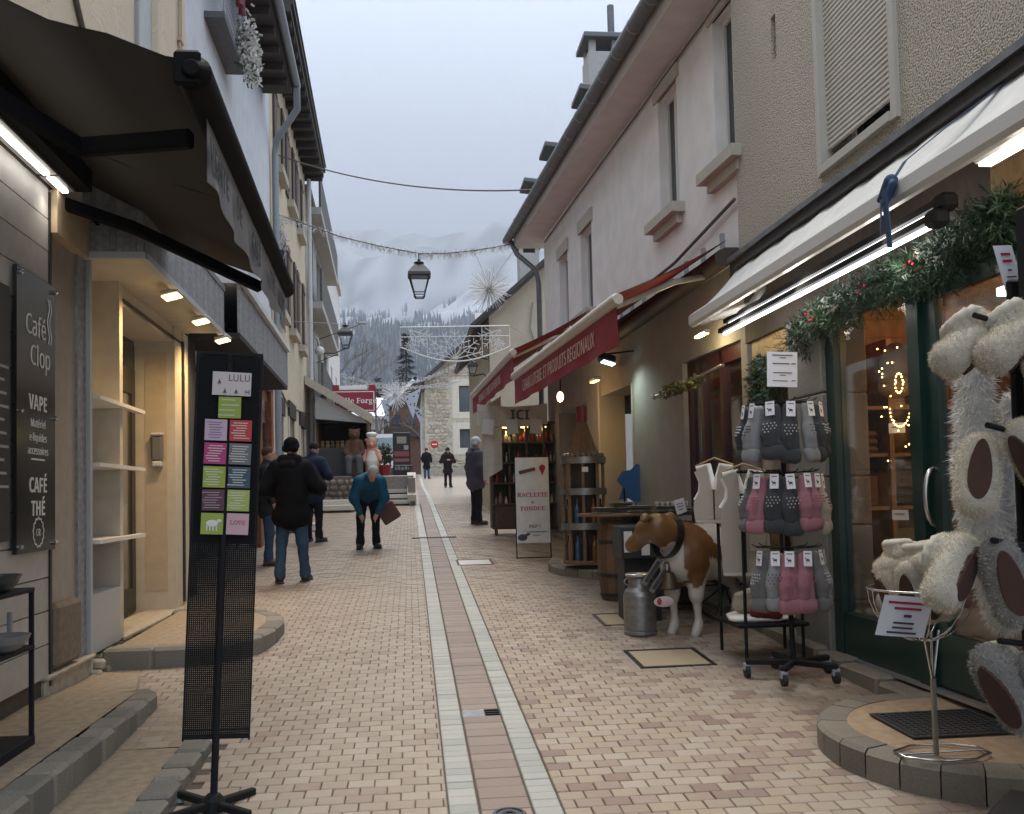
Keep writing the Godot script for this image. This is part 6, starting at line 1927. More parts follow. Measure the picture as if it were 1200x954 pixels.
	# basket full of slippers
	for k in 9:
		var an := TAU * k / 9.0 + 0.3
		var o := Vector3(cos(an), 0, sin(an))
		slip.call(rc + o * 0.165 + Vector3(0, -0.035 + 0.03 * (k % 2), 0), bas.call(Vector3(-o.x * 0.35, -1, -o.z * 0.35), o + Vector3(0, -0.25, 0)), false, "cream slipper at the %s rim of the wire basket" % ["right", "front right", "front", "front left", "left", "back left", "back", "back right", "far right"][k], "cream slippers in the wire basket", 0.92)
	for k in 5:
		var an := TAU * k / 5.0
		slip.call(rc + Vector3(cos(an) * 0.085, 0.075 + 0.02 * (k % 2), sin(an) * 0.085), bas.call(Vector3(cos(an + 1.3), -0.25, sin(an + 1.3)), Vector3(0, -1, 0.2)), false, "cream slipper lying %s on the heap in the wire basket" % ["on the right", "in front", "on the left", "at the back left", "at the back right"][k], "cream slippers on the basket heap", 0.95)
	var ps := price_sheet("white price sheet clipped to the wire basket", P(2.19, 1.065, 4.02), Vector3(1, -0.10, 0.06), Vector3(0.24, 1, 0.12), 0.225, 0.185, [[0, 0.34, 0.8, 0.06, 1], [0.02, 0.2, 0.55, 0.06, 1], [0.05, 0.02, 0.16, 0.07], [0, -0.16, 0.42, 0.05], [0, -0.28, 0.42, 0.05], [0, -0.4, 0.6, 0.05]])

	# ---------------- slipper rack at the right edge
	var rp := P(2.44, 0, 3.28)
	t = thing("slipper_rack", "black post rack hung with sheepskin slippers at the right edge", "rack", Gd(2.36, 3.28))
	m = MB.new(); m.cbox(P(2.40, 1.45, 3.28), Vector3(0.16, 2.5, 0.10), 0.01); part(m, "post", mt("satin_black"), t)
	m = MB.new(); m.cbox(Gd(2.33, 3.12, 0.13), Vector3(0.62, 0.28, 0.62), 0.02, Basis(Vector3.UP, -0.8)); part(m, "base_box", mt("satin_black"), t)
	m = MB.new(); m.cbox(P(2.44, 1.6, 3.42), Vector3(0.20, 1.7, 0.03), 0.01); part(m, "back_plate", mt("satin_black"), t)
	for r in [[2.235, 2.02], [2.225, 2.12], [1.84, 2.05], [1.82, 2.14], [1.43, 2.05], [1.40, 2.15], [1.075, 2.06], [1.045, 2.16]]:
		m = MB.new(); m.tube([P(2.40, r[0] - 0.04, 3.26), P(r[1], r[0] + 0.02, 3.14)], 0.011, 8); part(m, "hook", mt("satin_black"), t)
	var g := "sheepskin slippers on the right rack"
	slip.call(P(2.07, 2.13, 3.20), bas.call(Vector3(-0.75, -0.55, 0.15), Vector3(-0.45, -0.85, 0.35)), false, "cream slipper hanging left in the top row of the rack", g, 1.10)
	slip.call(P(2.19, 2.13, 3.12), bas.call(Vector3(-0.7, -0.50, 0.25), Vector3(-0.4, -0.85, 0.45)), false, "cream slipper in front in the top row of the rack", g, 1.18)
	slip.call(P(2.04, 1.70, 3.18), bas.call(Vector3(-0.25, -0.9, 0.2), Vector3(-0.5, -0.25, 0.9)), false, "cream slipper showing its brown sole in the second row", g, 1.10)
	slip.call(P(2.18, 1.72, 3.10), bas.call(Vector3(0.35, -0.85, 0.25), Vector3(-0.85, -0.3, 0.5)), false, "cream slipper turned aside at the right of the second row", g, 1.10)
	slip.call(P(1.99, 1.33, 3.22), bas.call(Vector3(-0.45, -0.65, 0.2), Vector3(-0.3, -0.7, 0.5)), false, "cream slipper at the left end of the third row", g, 1.10)
	slip.call(P(2.10, 1.30, 3.12), bas.call(Vector3(0.20, -0.95, 0.1), Vector3(-0.35, -0.1, 0.95)), true, "grey slipper with brown sole in the middle of the third row", g, 1.12)
	slip.call(P(2.23, 1.28, 3.08), bas.call(Vector3(0.10, -0.95, 0.1), Vector3(-0.2, -0.1, 0.97)), true, "grey slipper at the right end of the third row", g, 1.12)
	slip.call(P(2.07, 0.90, 3.16), bas.call(Vector3(0.45, -0.85, 0.15), Vector3(-0.75, -0.4, 0.6)), true, "grey slipper hanging left in the bottom row", g, 1.15)
	slip.call(P(2.19, 0.89, 3.08), bas.call(Vector3(0.40, -0.88, 0.15), Vector3(-0.65, -0.4, 0.7)), true, "grey slipper hanging right in the bottom row", g, 1.15)
	slip.call(P(2.33, 2.10, 3.06), bas.call(Vector3(-0.6, -0.55, 0.3), Vector3(-0.4, -0.8, 0.5)), false, "cream slipper cut by the right edge in the top row", g, 1.15)
	slip.call(P(2.32, 1.66, 3.06), bas.call(Vector3(0.2, -0.9, 0.2), Vector3(-0.5, -0.3, 0.8)), true, "grey slipper cut by the right edge in the second row", g, 1.12)
	slip.call(P(2.32, 0.87, 3.04), bas.call(Vector3(0.3, -0.9, 0.15), Vector3(-0.5, -0.4, 0.8)), true, "grey slipper cut by the right edge in the bottom row", g, 1.15)
	# long haired sheepskin
	t = thing("sheepskin", "long haired white sheepskin hanging behind the slippers", "sheepskin", P(2.45, 1.2, 3.85))
	m = MB.new()
	body([[P(2.44, 2.22, 3.80), P(2.42, 1.75, 3.80), 0.055, 0.075], [P(2.42, 1.75, 3.80), P(2.46, 1.35, 3.80), 0.075, 0.085], [P(2.46, 1.35, 3.80), P(2.53, 1.08, 3.80), 0.085, 0.06], [P(2.60, 2.0, 3.80), P(2.58, 1.5, 3.80), 0.04, 0.05]], 0.02, 0.03, m, 0.012, 14.0)
	part(m, "skin", mt("fleece", [0.66, 0.65, 0.62], 0.95), t)
	var hair := MB.new()
	for k in range(0, m.v.size(), 1):
		for j in 5:
			var p := m.v[k] + Vector3(irnd(-0.01, 0.01), irnd(-0.01, 0.01), irnd(-0.01, 0.01))
			var dir := (m.n[k] * 0.6 + Vector3(irnd(-0.5, 0.5), irnd(-1.0, 0.1), irnd(-0.5, 0.5))).normalized()
			var sd := dir.cross(Vector3(irnd(-1, 1), irnd(-1, 1), irnd(-1, 1))).normalized() * 0.0022
			hair.tri(p - sd, p + sd, p + dir * irnd(0.025, 0.05))
	part(hair, "hair", mt("fleece_hair", [0.72, 0.71, 0.68], 0.8), t).set_meta("kind", "stuff")
	price_sheet("small white label hanging from the garland at the right", P(2.42, 2.52, 3.52), Vector3(1, 0, 0.15), Vector3(-0.25, 1, 0), 0.075, 0.19, [[0, 0.3, 0.5, 0.06, 1], [0, 0.15, 0.5, 0.06, 1], [0, -0.05, 0.2, 0.04], [0, -0.2, 0.5, 0.03], [0, -0.3, 0.5, 0.03]])

	# ---------------- garlands and wreath
	garland("fir_garland", "fir garland with red berries over the slipper shop door", [rf(6.95, 2.78, 0.06), rf(6.4, 2.88, 0.08), rf(5.6, 2.92, 0.10), rf(5.0, 2.90, 0.10), rf(4.5, 2.98, 0.10), rf(4.3, 3.0, 0.08)], 1300, 0.19, true)
	garland("fir_garland", "short fir garland above the slipper rack at the right edge", [rf(3.95, 2.72, 0.10), rf(3.6, 2.62, 0.14), rf(3.2, 2.55, 0.16)], 650, 0.20, false)
	var wp := []
	for k in 13: wp.append(rf(7.72 + 0.20 * cos(k * TAU / 12), 2.55 + 0.20 * sin(k * TAU / 12), 0.02))
	garland("fir_wreath", "dark fir wreath in the shop window behind the sock rack", wp, 520, 0.11, false)
	for s in [[8.02, 2.33, 0.05, 0.085, "rattan star hanging beside the fir wreath", "star_rattan"], [8.30, 1.98, 0.05, 0.05, "small white star hanging in the dark red shop window", "star_white"]]:
		m = MB.new()
		var sp := PackedVector2Array()
		for k in 10: sp.append(Vector2(cos(k * TAU / 10 + PI / 2), sin(k * TAU / 10 + PI / 2)) * (s[3] if k % 2 == 0 else s[3] * 0.42))
		m.prism(sp, Transform3D(Basis(Vector3.UP, -0.9), rf(s[0], s[1], s[2])), 0.02)
		solo(m, s[5].split("_")[0] + "_ornament", mt(s[5], [0.22, 0.10, 0.05] if s[5] == "star_rattan" else [0.6, 0.6, 0.58], 0.8, "grain", 0.1), s[4], "ornament")

	# ---------------- sock rack
	var sx := 2.59; var sd := 6.25
	t = thing("sock_rack", "black rolling sock rack with three tiers of wool socks", "rack", Gd(sx, sd))
	var g0 := gy(sd)
	var bk := mt("satin_black")
	m = MB.new(); m.tube([P(sx, g0 + 0.1, sd), P(sx - 0.03, 2.36, sd)], 0.018, 10); part(m, "pole", bk, t)
	for k in 5:
		var an := TAU * k / 5.0 + 0.35
		m = MB.new(); m.cbox(P(sx + cos(an) * 0.16, g0 + 0.115, sd + sin(an) * 0.16), Vector3(0.32, 0.04, 0.045), 0.008, Basis(Vector3.UP, an)); part(m, "leg", bk, t)
		var cp := P(sx + cos(an) * 0.31, g0 + 0.045, sd + sin(an) * 0.31)
		m = MB.new(); m.lathe([[0.0, -0.016], [0.042, -0.014], [0.042, 0.014], [0.0, 0.016]], cp, 16, Basis(Vector3.BACK, PI / 2)); var cs := part(m, "caster", mt("rubber"), t)
		m = MB.new(); m.cbox(cp + Vector3(0, 0.035, 0), Vector3(0.05, 0.05, 0.03), 0.006); part(m, "fork", mt("grey_lead"), cs)
	for y in [2.24, 1.755, 1.24]:
		m = MB.new()
		for k in 12:
			var an := TAU * k / 12
			m.tube([P(sx - 0.02, y, sd), P(sx - 0.02 + cos(an) * 0.21, y + 0.01, sd + sin(an) * 0.21), P(sx - 0.02 + cos(an) * 0.235, y + 0.025, sd + sin(an) * 0.235)], 0.004, 5)
		m.lathe([[0.05, -0.01], [0.05, 0.01], [0.0, 0.012]], P(sx - 0.02, y, sd), 12)
		part(m, "hook_ring", bk, t)
	price_sheet("white price sheet standing on top of the sock rack", P(2.53, 2.46, 6.12), Vector3(1, -0.03, 0.0), Vector3(0.03, 1, 0), 0.215, 0.24, [[0, 0.4, 0.66, 0.025], [0, 0.33, 0.2, 0.02], [-0.05, 0.16, 0.55, 0.025], [0.36, 0.16, 0.14, 0.03], [0, -0.1, 0.62, 0.025], [0, -0.17, 0.2, 0.02], [-0.08, -0.33, 0.5, 0.02], [0.36, -0.32, 0.12, 0.025]])
	var sock := MB.new()
	body([[Vector3(-0.022, -0.05, 0.012), Vector3(-0.030, -0.30, 0.016), 0.030, 0.042], [Vector3(0.022, -0.05, -0.012), Vector3(0.030, -0.30, -0.016), 0.030, 0.042], [Vector3(-0.03, -0.19, 0.02), Vector3(-0.032, -0.24, 0.028), 0.044, 0.046]], 0.011, 0.025, sock, 0.004, 40.0)
	var sockm := sock.mesh()
	var cf := MB.new()
	body([[Vector3(-0.042, -0.345, 0.012), Vector3(0.042, -0.345, -0.006), 0.040, 0.040], [Vector3(-0.04, -0.375, 0.016), Vector3(0.042, -0.375, -0.004), 0.036, 0.036]], 0.011, 0.02, cf, 0.004, 40.0)
	var cfm := cf.mesh()
	var tone := {
		"light grey": mt("wool_light", [0.36, 0.37, 0.385], 0.95, "speck", 0.05, "hgrain", 0.4), "charcoal": mt("wool_dark", [0.055, 0.06, 0.068], 0.95, "grain", 0.05, "hgrain", 0.4),
		"pink": mt("wool_pink", [0.46, 0.20, 0.25], 0.95, "grain", 0.05, "hgrain", 0.4), "cream": mt("wool_cream", [0.52, 0.47, 0.40], 0.95, "grain", 0.05, "hgrain", 0.4), "mid grey": mt("wool_mid", [0.20, 0.20, 0.205], 0.95, "speck", 0.05, "hgrain", 0.4)}
	for q in tone.values(): q.rim_enabled = true; q.rim = 0.4
	var prnt := {"light grey": mt("ink_dark"), "charcoal": mt("dot_pale", [0.45, 0.46, 0.46], 0.8), "pink": mt("dot_rose", [0.40, 0.13, 0.19], 0.8), "cream": mt("ink_dark"), "mid grey": mt("dot_pale")}
	var tiers := [[2.25, [[-2.75, "light grey"], [-2.25, "charcoal"], [-1.72, "charcoal"], [-1.20, "light grey"], [-0.65, "charcoal"], [-0.2, "charcoal"], [3.0, "charcoal"]]],
		[1.765, [[-2.75, "pink"], [-2.2, "charcoal"], [-1.85, "charcoal"], [-1.35, "pink"], [-0.95, "pink"], [-0.55, "cream"], [-0.15, "cream"], [3.05, "mid grey"]]],
		[1.25, [[-2.75, "mid grey"], [-2.3, "light grey"], [-1.9, "pink"], [-1.35, "pink"], [-0.9, "mid grey"], [-0.4, "light grey"]]]]
	var words := ["top", "middle", "bottom"]
	for ti in 3:
		var seen := {}
		for e in tiers[ti][1]:
			var an: float = -e[0]
			var o := Vector3(cos(e[0]), 0, -sin(e[0]))   # angle measured so that -PI/2 faces the camera
			var k: int = seen.get(e[1], 0) + 1
			seen[e[1]] = k
			var ord_: String = ["first", "second", "third", "fourth", "fifth"][k - 1]
			var s := thing("sock_pair", "%s %s wool socks from the left on the %s tier" % [ord_, e[1], words[ti]], "socks", P(sx - 0.02, tiers[ti][0] - 0.01, sd) + o * (0.215 - 0.01 * ti), "wool socks on the sock rack")
			s.basis = (Basis(Vector3.UP, atan2(o.x, o.z) + irnd(-0.22, 0.22)) * Basis(Vector3.RIGHT, -0.13 + irnd(-0.05, 0.05)) * Basis(Vector3.BACK, irnd(-0.07, 0.07))).scaled_local(Vector3(irnd(0.9, 1.0), irnd(0.94, 1.06), 1.0))
			piece(sockm, "sock", tone[e[1]], s, Transform3D.IDENTITY)
			piece(cfm, "cuff", tone[e[1]], s, Transform3D.IDENTITY)
			m = MB.new(); m.box(Vector3(0, -0.062, 0.046), Vector3(0.062, 0.098, 0.002)); var lb := lpart(m, "label", mt("paper_white"), s)
			m = MB.new(); m.ball(Vector3(0, -0.072, 0.0475), Vector3(0.014, 0.008, 0.001), 8, 5); m.ball(Vector3(-0.015, -0.062, 0.0475), Vector3(0.005, 0.006, 0.001), 6, 4)
			for q in 2: m.box(Vector3(-0.009 + 0.018 * q, -0.084, 0.0475), Vector3(0.003, 0.014, 0.001))
			lpart(m, "sheep_print", mt("ink_dark"), lb)
			m = MB.new(); m.box(Vector3(0, -0.030, 0.0475), Vector3(0.04, 0.006, 0.001)); lpart(m, "text_line", mt("ink_dark"), lb)
			m = MB.new()
			for q in 14: m.ball(Vector3(-0.045 + 0.026 * (q % 4) + 0.012 * ((q / 4) % 2) + 0.0, -0.17 - 0.02 * (q / 4), 0.060 + 0.004 * (q / 4)), Vector3(0.0055, 0.0055, 0.006), 6, 4)
			lpart(m, "dot_print", prnt[e[1]], s)

	# ---------------- vest stand
	t = thing("vest_stand", "black tube stand with sheepskin vests and a low shelf", "stand", Gd(2.5, 6.9))
	for p in [[2.40, 7.18, 1.80], [2.41, 6.66, 1.62], [2.90, 7.15, 1.8], [2.88, 6.75, 1.0]]:
		m = MB.new(); m.tube([Gd(p[0], p[1]), P(p[0], p[2], p[1])], 0.013, 8); part(m, "post", bk, t)
	m = MB.new(); m.tube([P(2.40, 1.78, 7.18), P(2.41, 1.78, 6.66)], 0.013, 8); part(m, "rail", bk, t)
	m = MB.new(); m.tube([P(2.40, 1.79, 7.18), P(2.90, 1.79, 7.15)], 0.013, 8); part(m, "rail", bk, t)
	m = MB.new(); m.cbox(P(2.62, 0.655, 6.92), Vector3(0.54, 0.03, 0.56), 0.01); part(m, "shelf", bk, t)
	t = thing("sheepskin_rug", "white sheepskin pad on the low shelf of the vest stand", "sheepskin", P(2.6, 0.67, 6.9))
	m = MB.new(); body([[P(2.62, 0.69, 6.92), Vector3(0.27, 0.03, 0.26), Basis.IDENTITY], [P(2.45, 0.69, 6.80), Vector3(0.12, 0.025, 0.10), Basis.IDENTITY]], 0.02, 0.03, m, 0.008, 20.0); part(m, "fleece", mt("fleece"), t)
	slip.call(P(2.58, 0.735, 6.86), bas.call(Vector3(1, 0.05, 0.35), Vector3(0.1, -1, 0.1)), false, "cream slipper lying on the white sheepskin pad", "slippers on the low shelf", 1.2)
	slip.call(P(2.70, 0.75, 7.02), bas.call(Vector3(1, 0.2, 0.3), Vector3(0.1, -1, 0.1)), false, "second cream slipper behind on the white sheepskin pad", "slippers on the low shelf", 1.2)
	m = MB.new(); body([[P(2.52, 0.735, 6.74), P(2.66, 0.735, 6.70), 0.045, 0.05]], 0.014, 0.02, m)
	solo(m, "felt_slipper", mt("felt_red", [0.16, 0.02, 0.02], 0.95, "grain", 0.1), "dark red felt slipper beside the cream ones on the low shelf", "slipper")
	var wool := mt("vest_wool", [0.55, 0.50, 0.42], 0.95, "grain", 0.08, "hgrain", 0.3)
	for v in [[P(2.36, 0, 7.1), -0.75, 1.82, 0.40, "cream sheepskin vest on the left of the black stand"], [P(2.45, 0, 6.72), -0.35, 1.76, 0.72, "long cream sheepskin vest with a pocket beside the sock rack"]]:
		t = thing("sheepskin_vest", v[4], "vest", v[0] + Vector3(0, v[2] - v[3], 0), "sheepskin vests on the stand")
		var B := Basis(Vector3.UP, v[1])
		var o: Vector3 = v[0]
		var q := func(x: float, y: float, z: float) -> Vector3: return o + B * Vector3(x, 0, z) + Vector3(0, v[2] + y, 0)
		var L: float = v[3]
		var half := [Vector2(0.055, 0.02), Vector2(0.15, -0.02), Vector2(0.115, -0.10), Vector2(0.12, -0.18), Vector2(0.165, -0.25), Vector2(0.175, -L * 0.75), Vector2(0.165, -L)]
		var pg := PackedVector2Array([Vector2(0, -0.17)])
		for p in half: pg.append(p)
		for k in half.size(): pg.append(Vector2(-half[half.size() - 1 - k].x, half[half.size() - 1 - k].y))
		m = MB.new(); m.prism(pg, Transform3D(B, q.call(0, 0, 0.03)), 0.07)
		part(m, "body", wool, t)
		for side in [-1.0, 1.0]:
			var edge := []
			for p in [Vector2(0.15, -0.02), Vector2(0.115, -0.10), Vector2(0.12, -0.18), Vector2(0.165, -0.25)]: edge.append(q.call(p.x * side, p.y, -0.005))
			m = MB.new(); m.tube(edge, 0.026, 10); part(m, "armhole_trim", mt("fleece"), t)
			m = MB.new(); m.tube([q.call(0.15 * side, 0.0, -0.005), q.call(0.055 * side, 0.025, -0.005), q.call(0.0, -0.165, 0.02)], 0.024, 10); part(m, "neck_trim", mt("fleece"), t)
		m = MB.new(); m.tube([q.call(-0.165, -L, -0.005), q.call(0.165, -L, -0.005)], 0.03, 10); part(m, "hem_trim", mt("fleece"), t)
		m = MB.new(); m.tube([q.call(0.0, -0.17, 0.032), q.call(0.0, -L, 0.032)], 0.006, 6); part(m, "zip", mt("suede_brown"), t)
		m = MB.new(); m.tube([q.call(-0.16, 0.02, 0), q.call(0, 0.08, 0), q.call(0.16, 0.02, 0)], 0.008, 6); part(m, "hanger", mt("pine"), t)
		if L > 0.5:
			m = MB.new(); m.cbox(q.call(0.09, -0.50, 0.034), Vector3(0.12, 0.13, 0.014), 0.005, B); part(m, "pocket", wool, t)

	build_farm_goods()
	build_shop_goods()

func build_farm_goods() -> void:
	var m: MB
	var bk := mt("satin_black")
	# milk can
	var t := thing("milk_can", "dented grey metal milk can standing by the cow", "milk can", Gd(1.93, 7.9))
	var cb := Gd(1.93, 7.9)
	m = MB.new(); m.lathe([[0.0, 0.0], [0.138, 0.0], [0.142, 0.01], [0.142, 0.03], [0.135, 0.035], [0.138, 0.05], [0.140, 0.33], [0.128, 0.365], [0.098, 0.40], [0.092, 0.43], [0.092, 0.475], [0.112, 0.49]], cb, 32)
	part(m, "body", mt("dull_tin", [0.30, 0.295, 0.285], 0.38, "cloud", 0.35, "hcloud", 0.12, 0.75), t)
	m = MB.new(); m.lathe([[0.112, 0.49], [0.118, 0.497], [0.118, 0.510], [0.108, 0.516], [0.092, 0.512], [0.088, 0.50], [0.0, 0.498]], cb, 32); part(m, "lid", mt("bright_tin", [0.50, 0.49, 0.47], 0.3, "soft", 0.3, "", 0, 0.8), t)
	for s in [-1, 1]:
		var pts := []
		for k in 7: pts.append(cb + Vector3(s * (0.095 + 0.035 * sin(PI * k / 6.0)), 0.41 + 0.012 * k, 0))
		m = MB.new(); m.tube(pts, 0.008, 6); part(m, "handle", mt("dull_tin"), t)

	# cow figure
	t = thing("cow_figure", "life-size brown and white calf figure with a black collar", "figure", Gd(2.4, 7.9))
	var ax := Vector3(-0.80, 0, 0.45).normalized()       # from rump to head
	var sd := ax.cross(Vector3.UP)                       # towards its own right
	var o := Vector3(2.28, 0, -7.78)
	var q := func(a: float, y: float, s := 0.0) -> Vector3: return o + ax * a + sd * s + Vector3(0, y + 0.43, 0)
	var pr := [[q.call(-0.05, 0.72), q.call(-0.75, 0.73), 0.215, 0.215], [q.call(-0.02, 0.64), q.call(-0.10, 0.60), 0.20, 0.20], [q.call(-0.3, 0.66), q.call(-0.6, 0.66), 0.22, 0.22],
		[q.call(0.0, 0.80), q.call(0.20, 0.88), 0.16, 0.125], [q.call(0.20, 0.88), q.call(0.27, 0.90), 0.125, 0.115]]
	# head, turned a little away up the street
	var hx := (ax * 0.45 + Vector3(0, -0.30, -0.75)).normalized()
	var h0: Vector3 = q.call(0.30, 0.94)
	pr += [[h0, h0 + hx * 0.10, 0.10, 0.098], [h0 + hx * 0.08 + Vector3(0, -0.01, 0), h0 + hx * 0.24 + Vector3(0, -0.05, 0), 0.09, 0.062], [h0 + hx * 0.25 + Vector3(0, -0.05, 0), h0 + hx * 0.29 + Vector3(0, -0.055, 0), 0.064, 0.06]]
	var es := hx.cross(Vector3.UP).normalized()
	for s in [-1.0, 1.0]: pr += [[h0 + es * 0.07 * s + Vector3(0, 0.05, 0), h0 + es * 0.17 * s + Vector3(0, 0.055, 0) - hx * 0.03, 0.032, 0.03], [h0 + es * 0.17 * s + Vector3(0, 0.055, 0) - hx * 0.03, h0 + es * 0.22 * s + Vector3(0, 0.03, 0) - hx * 0.03, 0.03, 0.012]]
	for leg in [[0.02, 0.10, 1], [-0.06, -0.10, 1], [-0.72, 0.11, 0], [-0.80, -0.10, 0]]:
		var a: float = leg[0]; var s: float = leg[1]
		if leg[2]:
			pr += [[q.call(a, 0.62, s), q.call(a + 0.01, 0.36, s), 0.115, 0.062], [q.call(a + 0.01, 0.34, s), q.call(a - 0.01, 0.10, s), 0.040, 0.027], [q.call(a + 0.01, 0.33, s), q.call(a + 0.012, 0.36, s), 0.050, 0.050], [q.call(a - 0.005, 0.095, s), q.call(a + 0.01, 0.08, s), 0.036, 0.034], [q.call(a + 0.01, 0.05, s), q.call(a + 0.035, 0.022, s), 0.034, 0.040]]
		else:
			pr += [[q.call(a, 0.65, s), q.call(a + 0.10, 0.48, s), 0.14, 0.085], [q.call(a + 0.10, 0.48, s), q.call(a - 0.06, 0.32, s), 0.075, 0.048], [q.call(a - 0.06, 0.32, s), q.call(a - 0.02, 0.10, s), 0.042, 0.028], [q.call(a - 0.02, 0.06, s), q.call(a + 0.02, 0.022, s), 0.036, 0.040]]
	m = MB.new(); body(pr, 0.017, 0.038, m)
	var nz := FastNoiseLite.new(); nz.seed = 3; nz.frequency = 3.2
	var rel := Transform3D(Basis(ax, Vector3.UP, sd), o + Vector3(0, 0.43, 0)).affine_inverse()
	for k in m.v.size():
		var p: Vector3 = rel * m.v[k]
		var n := nz.get_noise_3dv(m.v[k]) * 0.12
		var brown := p.y > 0.64 + n + 0.12 * smoothstep(0.0, 0.15, p.x) * smoothstep(0.35, 0.15, p.x) * 0.0
		if p.x > -0.10 and p.x < 0.12 and p.y > 0.42 + absf(p.x + 0.0) * 1.4 + n: brown = true
		if p.x > 0.12 and p.x < 0.24 and p.y < 0.80: brown = false
		if p.x > 0.24: brown = true
		if Vector2((p.x + 0.22) * 1.2, (p.y - 0.88) * 0.8).length() < 0.13 + n * 0.7: brown = false
		m.c[k] = Color(0.15, 0.072, 0.026) if brown else Color(0.52, 0.49, 0.44)
	part(m, "body", vc(mt("painted_resin", [1, 1, 1], 0.32, "soft", 0.5)), t)
	m = MB.new()
	var ring := []
	for k in 21:
		var an := TAU * k / 20.0
		ring.append(q.call(0.165 - 0.05 * sin(an), 0.835 + 0.178 * sin(an), 0.156 * cos(an)))
	for k in 20:
		var a: Vector3 = ring[k]; var b: Vector3 = ring[k + 1]
		m.sheet(a + ax * 0.036, b + ax * 0.036, b - ax * 0.036, a - ax * 0.036, 0.012)
	part(m, "collar", mt("black_leather", [0.012, 0.011, 0.01], 0.4), t)
	m = MB.new(); m.cbox(q.call(0.17, 0.59, 0.0), Vector3(0.08, 0.075, 0.05), 0.01, Basis(ax, Vector3.UP, sd)); part(m, "buckle", mt("old_silver", [0.25, 0.24, 0.22], 0.35, "", 1, "", 0, 0.9), t)
	m = MB.new(); m.lathe([[0.075, 0.0], [0.085, 0.01], [0.06, 0.10], [0.045, 0.14], [0.0, 0.15]], q.call(0.17, 0.40, 0.0), 20); part(m, "bell", mt("bell_bronze", [0.13, 0.10, 0.06], 0.45, "cloud", 0.2, "", 0, 0.8), t)
	for s in [-1.0, 1.0]:
		m = MB.new(); m.ball(h0 + hx * 0.10 + es * 0.085 * s + Vector3(0, 0.025, 0), Vector3.ONE * 0.016, 8, 6); part(m, "eye", mt("black_acrylic"), t)
	# tag on a string in front
	t = thing("swing_tag", "oval pink and white tag hanging from the calf's bell", "tag", Gd(2.02, 7.66, 0.3))
	m = MB.new(); m.ball(P(2.06, 0.74, 7.60), Vector3(0.085, 0.045, 0.008), 20, 8); part(m, "tag", mt("tag_pale", [0.52, 0.42, 0.40], 0.5), t)
	m = MB.new(); m.ball(P(2.02, 0.745, 7.591), Vector3(0.02, 0.03, 0.003), 10, 6); part(m, "heart_print", mt("ink_red"), t)
	t = thing("framed_slate", "two small framed slates leaning between the milk can and the calf", "sign", Gd(2.0, 7.75, 0.2))
	for k in 2:
		m = MB.new(); m.cbox(P(2.00 + 0.05 * k, 0.98 - 0.06 * k, 7.72 - 0.04 * k), Vector3(0.05, 0.26, 0.02), 0.004, Basis(Vector3.BACK, -0.62)); part(m, "frame", mt("old_silver"), t)
		m = MB.new(); m.box(P(2.00 + 0.05 * k, 0.98 - 0.06 * k, 7.708 - 0.04 * k), Vector3(0.03, 0.2, 0.004), Basis(Vector3.BACK, -0.62)); part(m, "slate", mt("slate_board"), t)

	# cart with spoked wheel
	t = thing("hand_cart", "dark hand cart with a spoked wheel behind the calf", "cart", Gd(2.7, 8.4))
	var wc := P(2.80, 0.795, 8.25)
	var iron := mt("dark_iron", [0.03, 0.03, 0.03], 0.5, "", 1, "", 0, 0.5)
	var wh: MeshInstance3D
	m = MB.new()
	var rr := []
	for k in 33: rr.append(wc + Vector3(0.315 * cos(k * TAU / 32), 0.315 * sin(k * TAU / 32), 0))
	m.tube(rr, 0.016, 8); wh = part(m, "wheel", iron, t)
	for k in 10:
		m = MB.new(); m.tube([wc, wc + Vector3(0.31 * cos(k * TAU / 10), 0.31 * sin(k * TAU / 10), 0)], 0.009, 6); part(m, "spoke", iron, wh)
	m = MB.new(); m.lathe([[0.0, -0.05], [0.045, -0.05], [0.05, 0.0], [0.045, 0.05], [0.0, 0.05]], wc, 14, Basis(Vector3.RIGHT, PI / 2)); part(m, "hub", iron, wh)
	m = MB.new(); m.cbox(P(2.66, 1.15, 8.75), Vector3(0.75, 0.30, 0.70), 0.02); part(m, "box", mt("cart_wood", [0.10, 0.06, 0.035], 0.7, "wood", 0.5), t)
	m = MB.new(); m.cbox(P(2.85, 0.795, 8.7), Vector3(0.05, 0.05, 0.9), 0.01); part(m, "axle", iron, t)
	# crate with price labels
	t = thing("label_crate", "black crate with two white price labels by the barrel", "crate", P(2.04, 1.04, 8.5))
	m = MB.new(); m.cbox(P(2.10, 1.19, 8.55), Vector3(0.42, 0.30, 0.40), 0.012); part(m, "crate", mt("black_stain", [0.018, 0.018, 0.02], 0.6), t)
	for k in 2:
		m = MB.new(); m.box(P(1.945 + 0.16 * k, 1.20 - 0.03 * k, 8.335), Vector3(0.075, 0.19, 0.006)); part(m, "label", mt("paper_dull", [0.50, 0.50, 0.50], 0.7), t)
	m = MB.new(); m.cbox(P(2.1, 0.75, 8.6), Vector3(0.34, 0.58, 0.3), 0.01); part(m, "plinth", mt("black_stain"), t)

	# barrels with boards and dishes
	var oak := [mt("oak_a", [0.16, 0.085, 0.04], 0.6, "woodh", 0.5), mt("oak_b", [0.13, 0.068, 0.032], 0.6, "woodh", 0.45), mt("oak_c", [0.18, 0.10, 0.05], 0.6, "woodh", 0.55)]
	var nb := 0
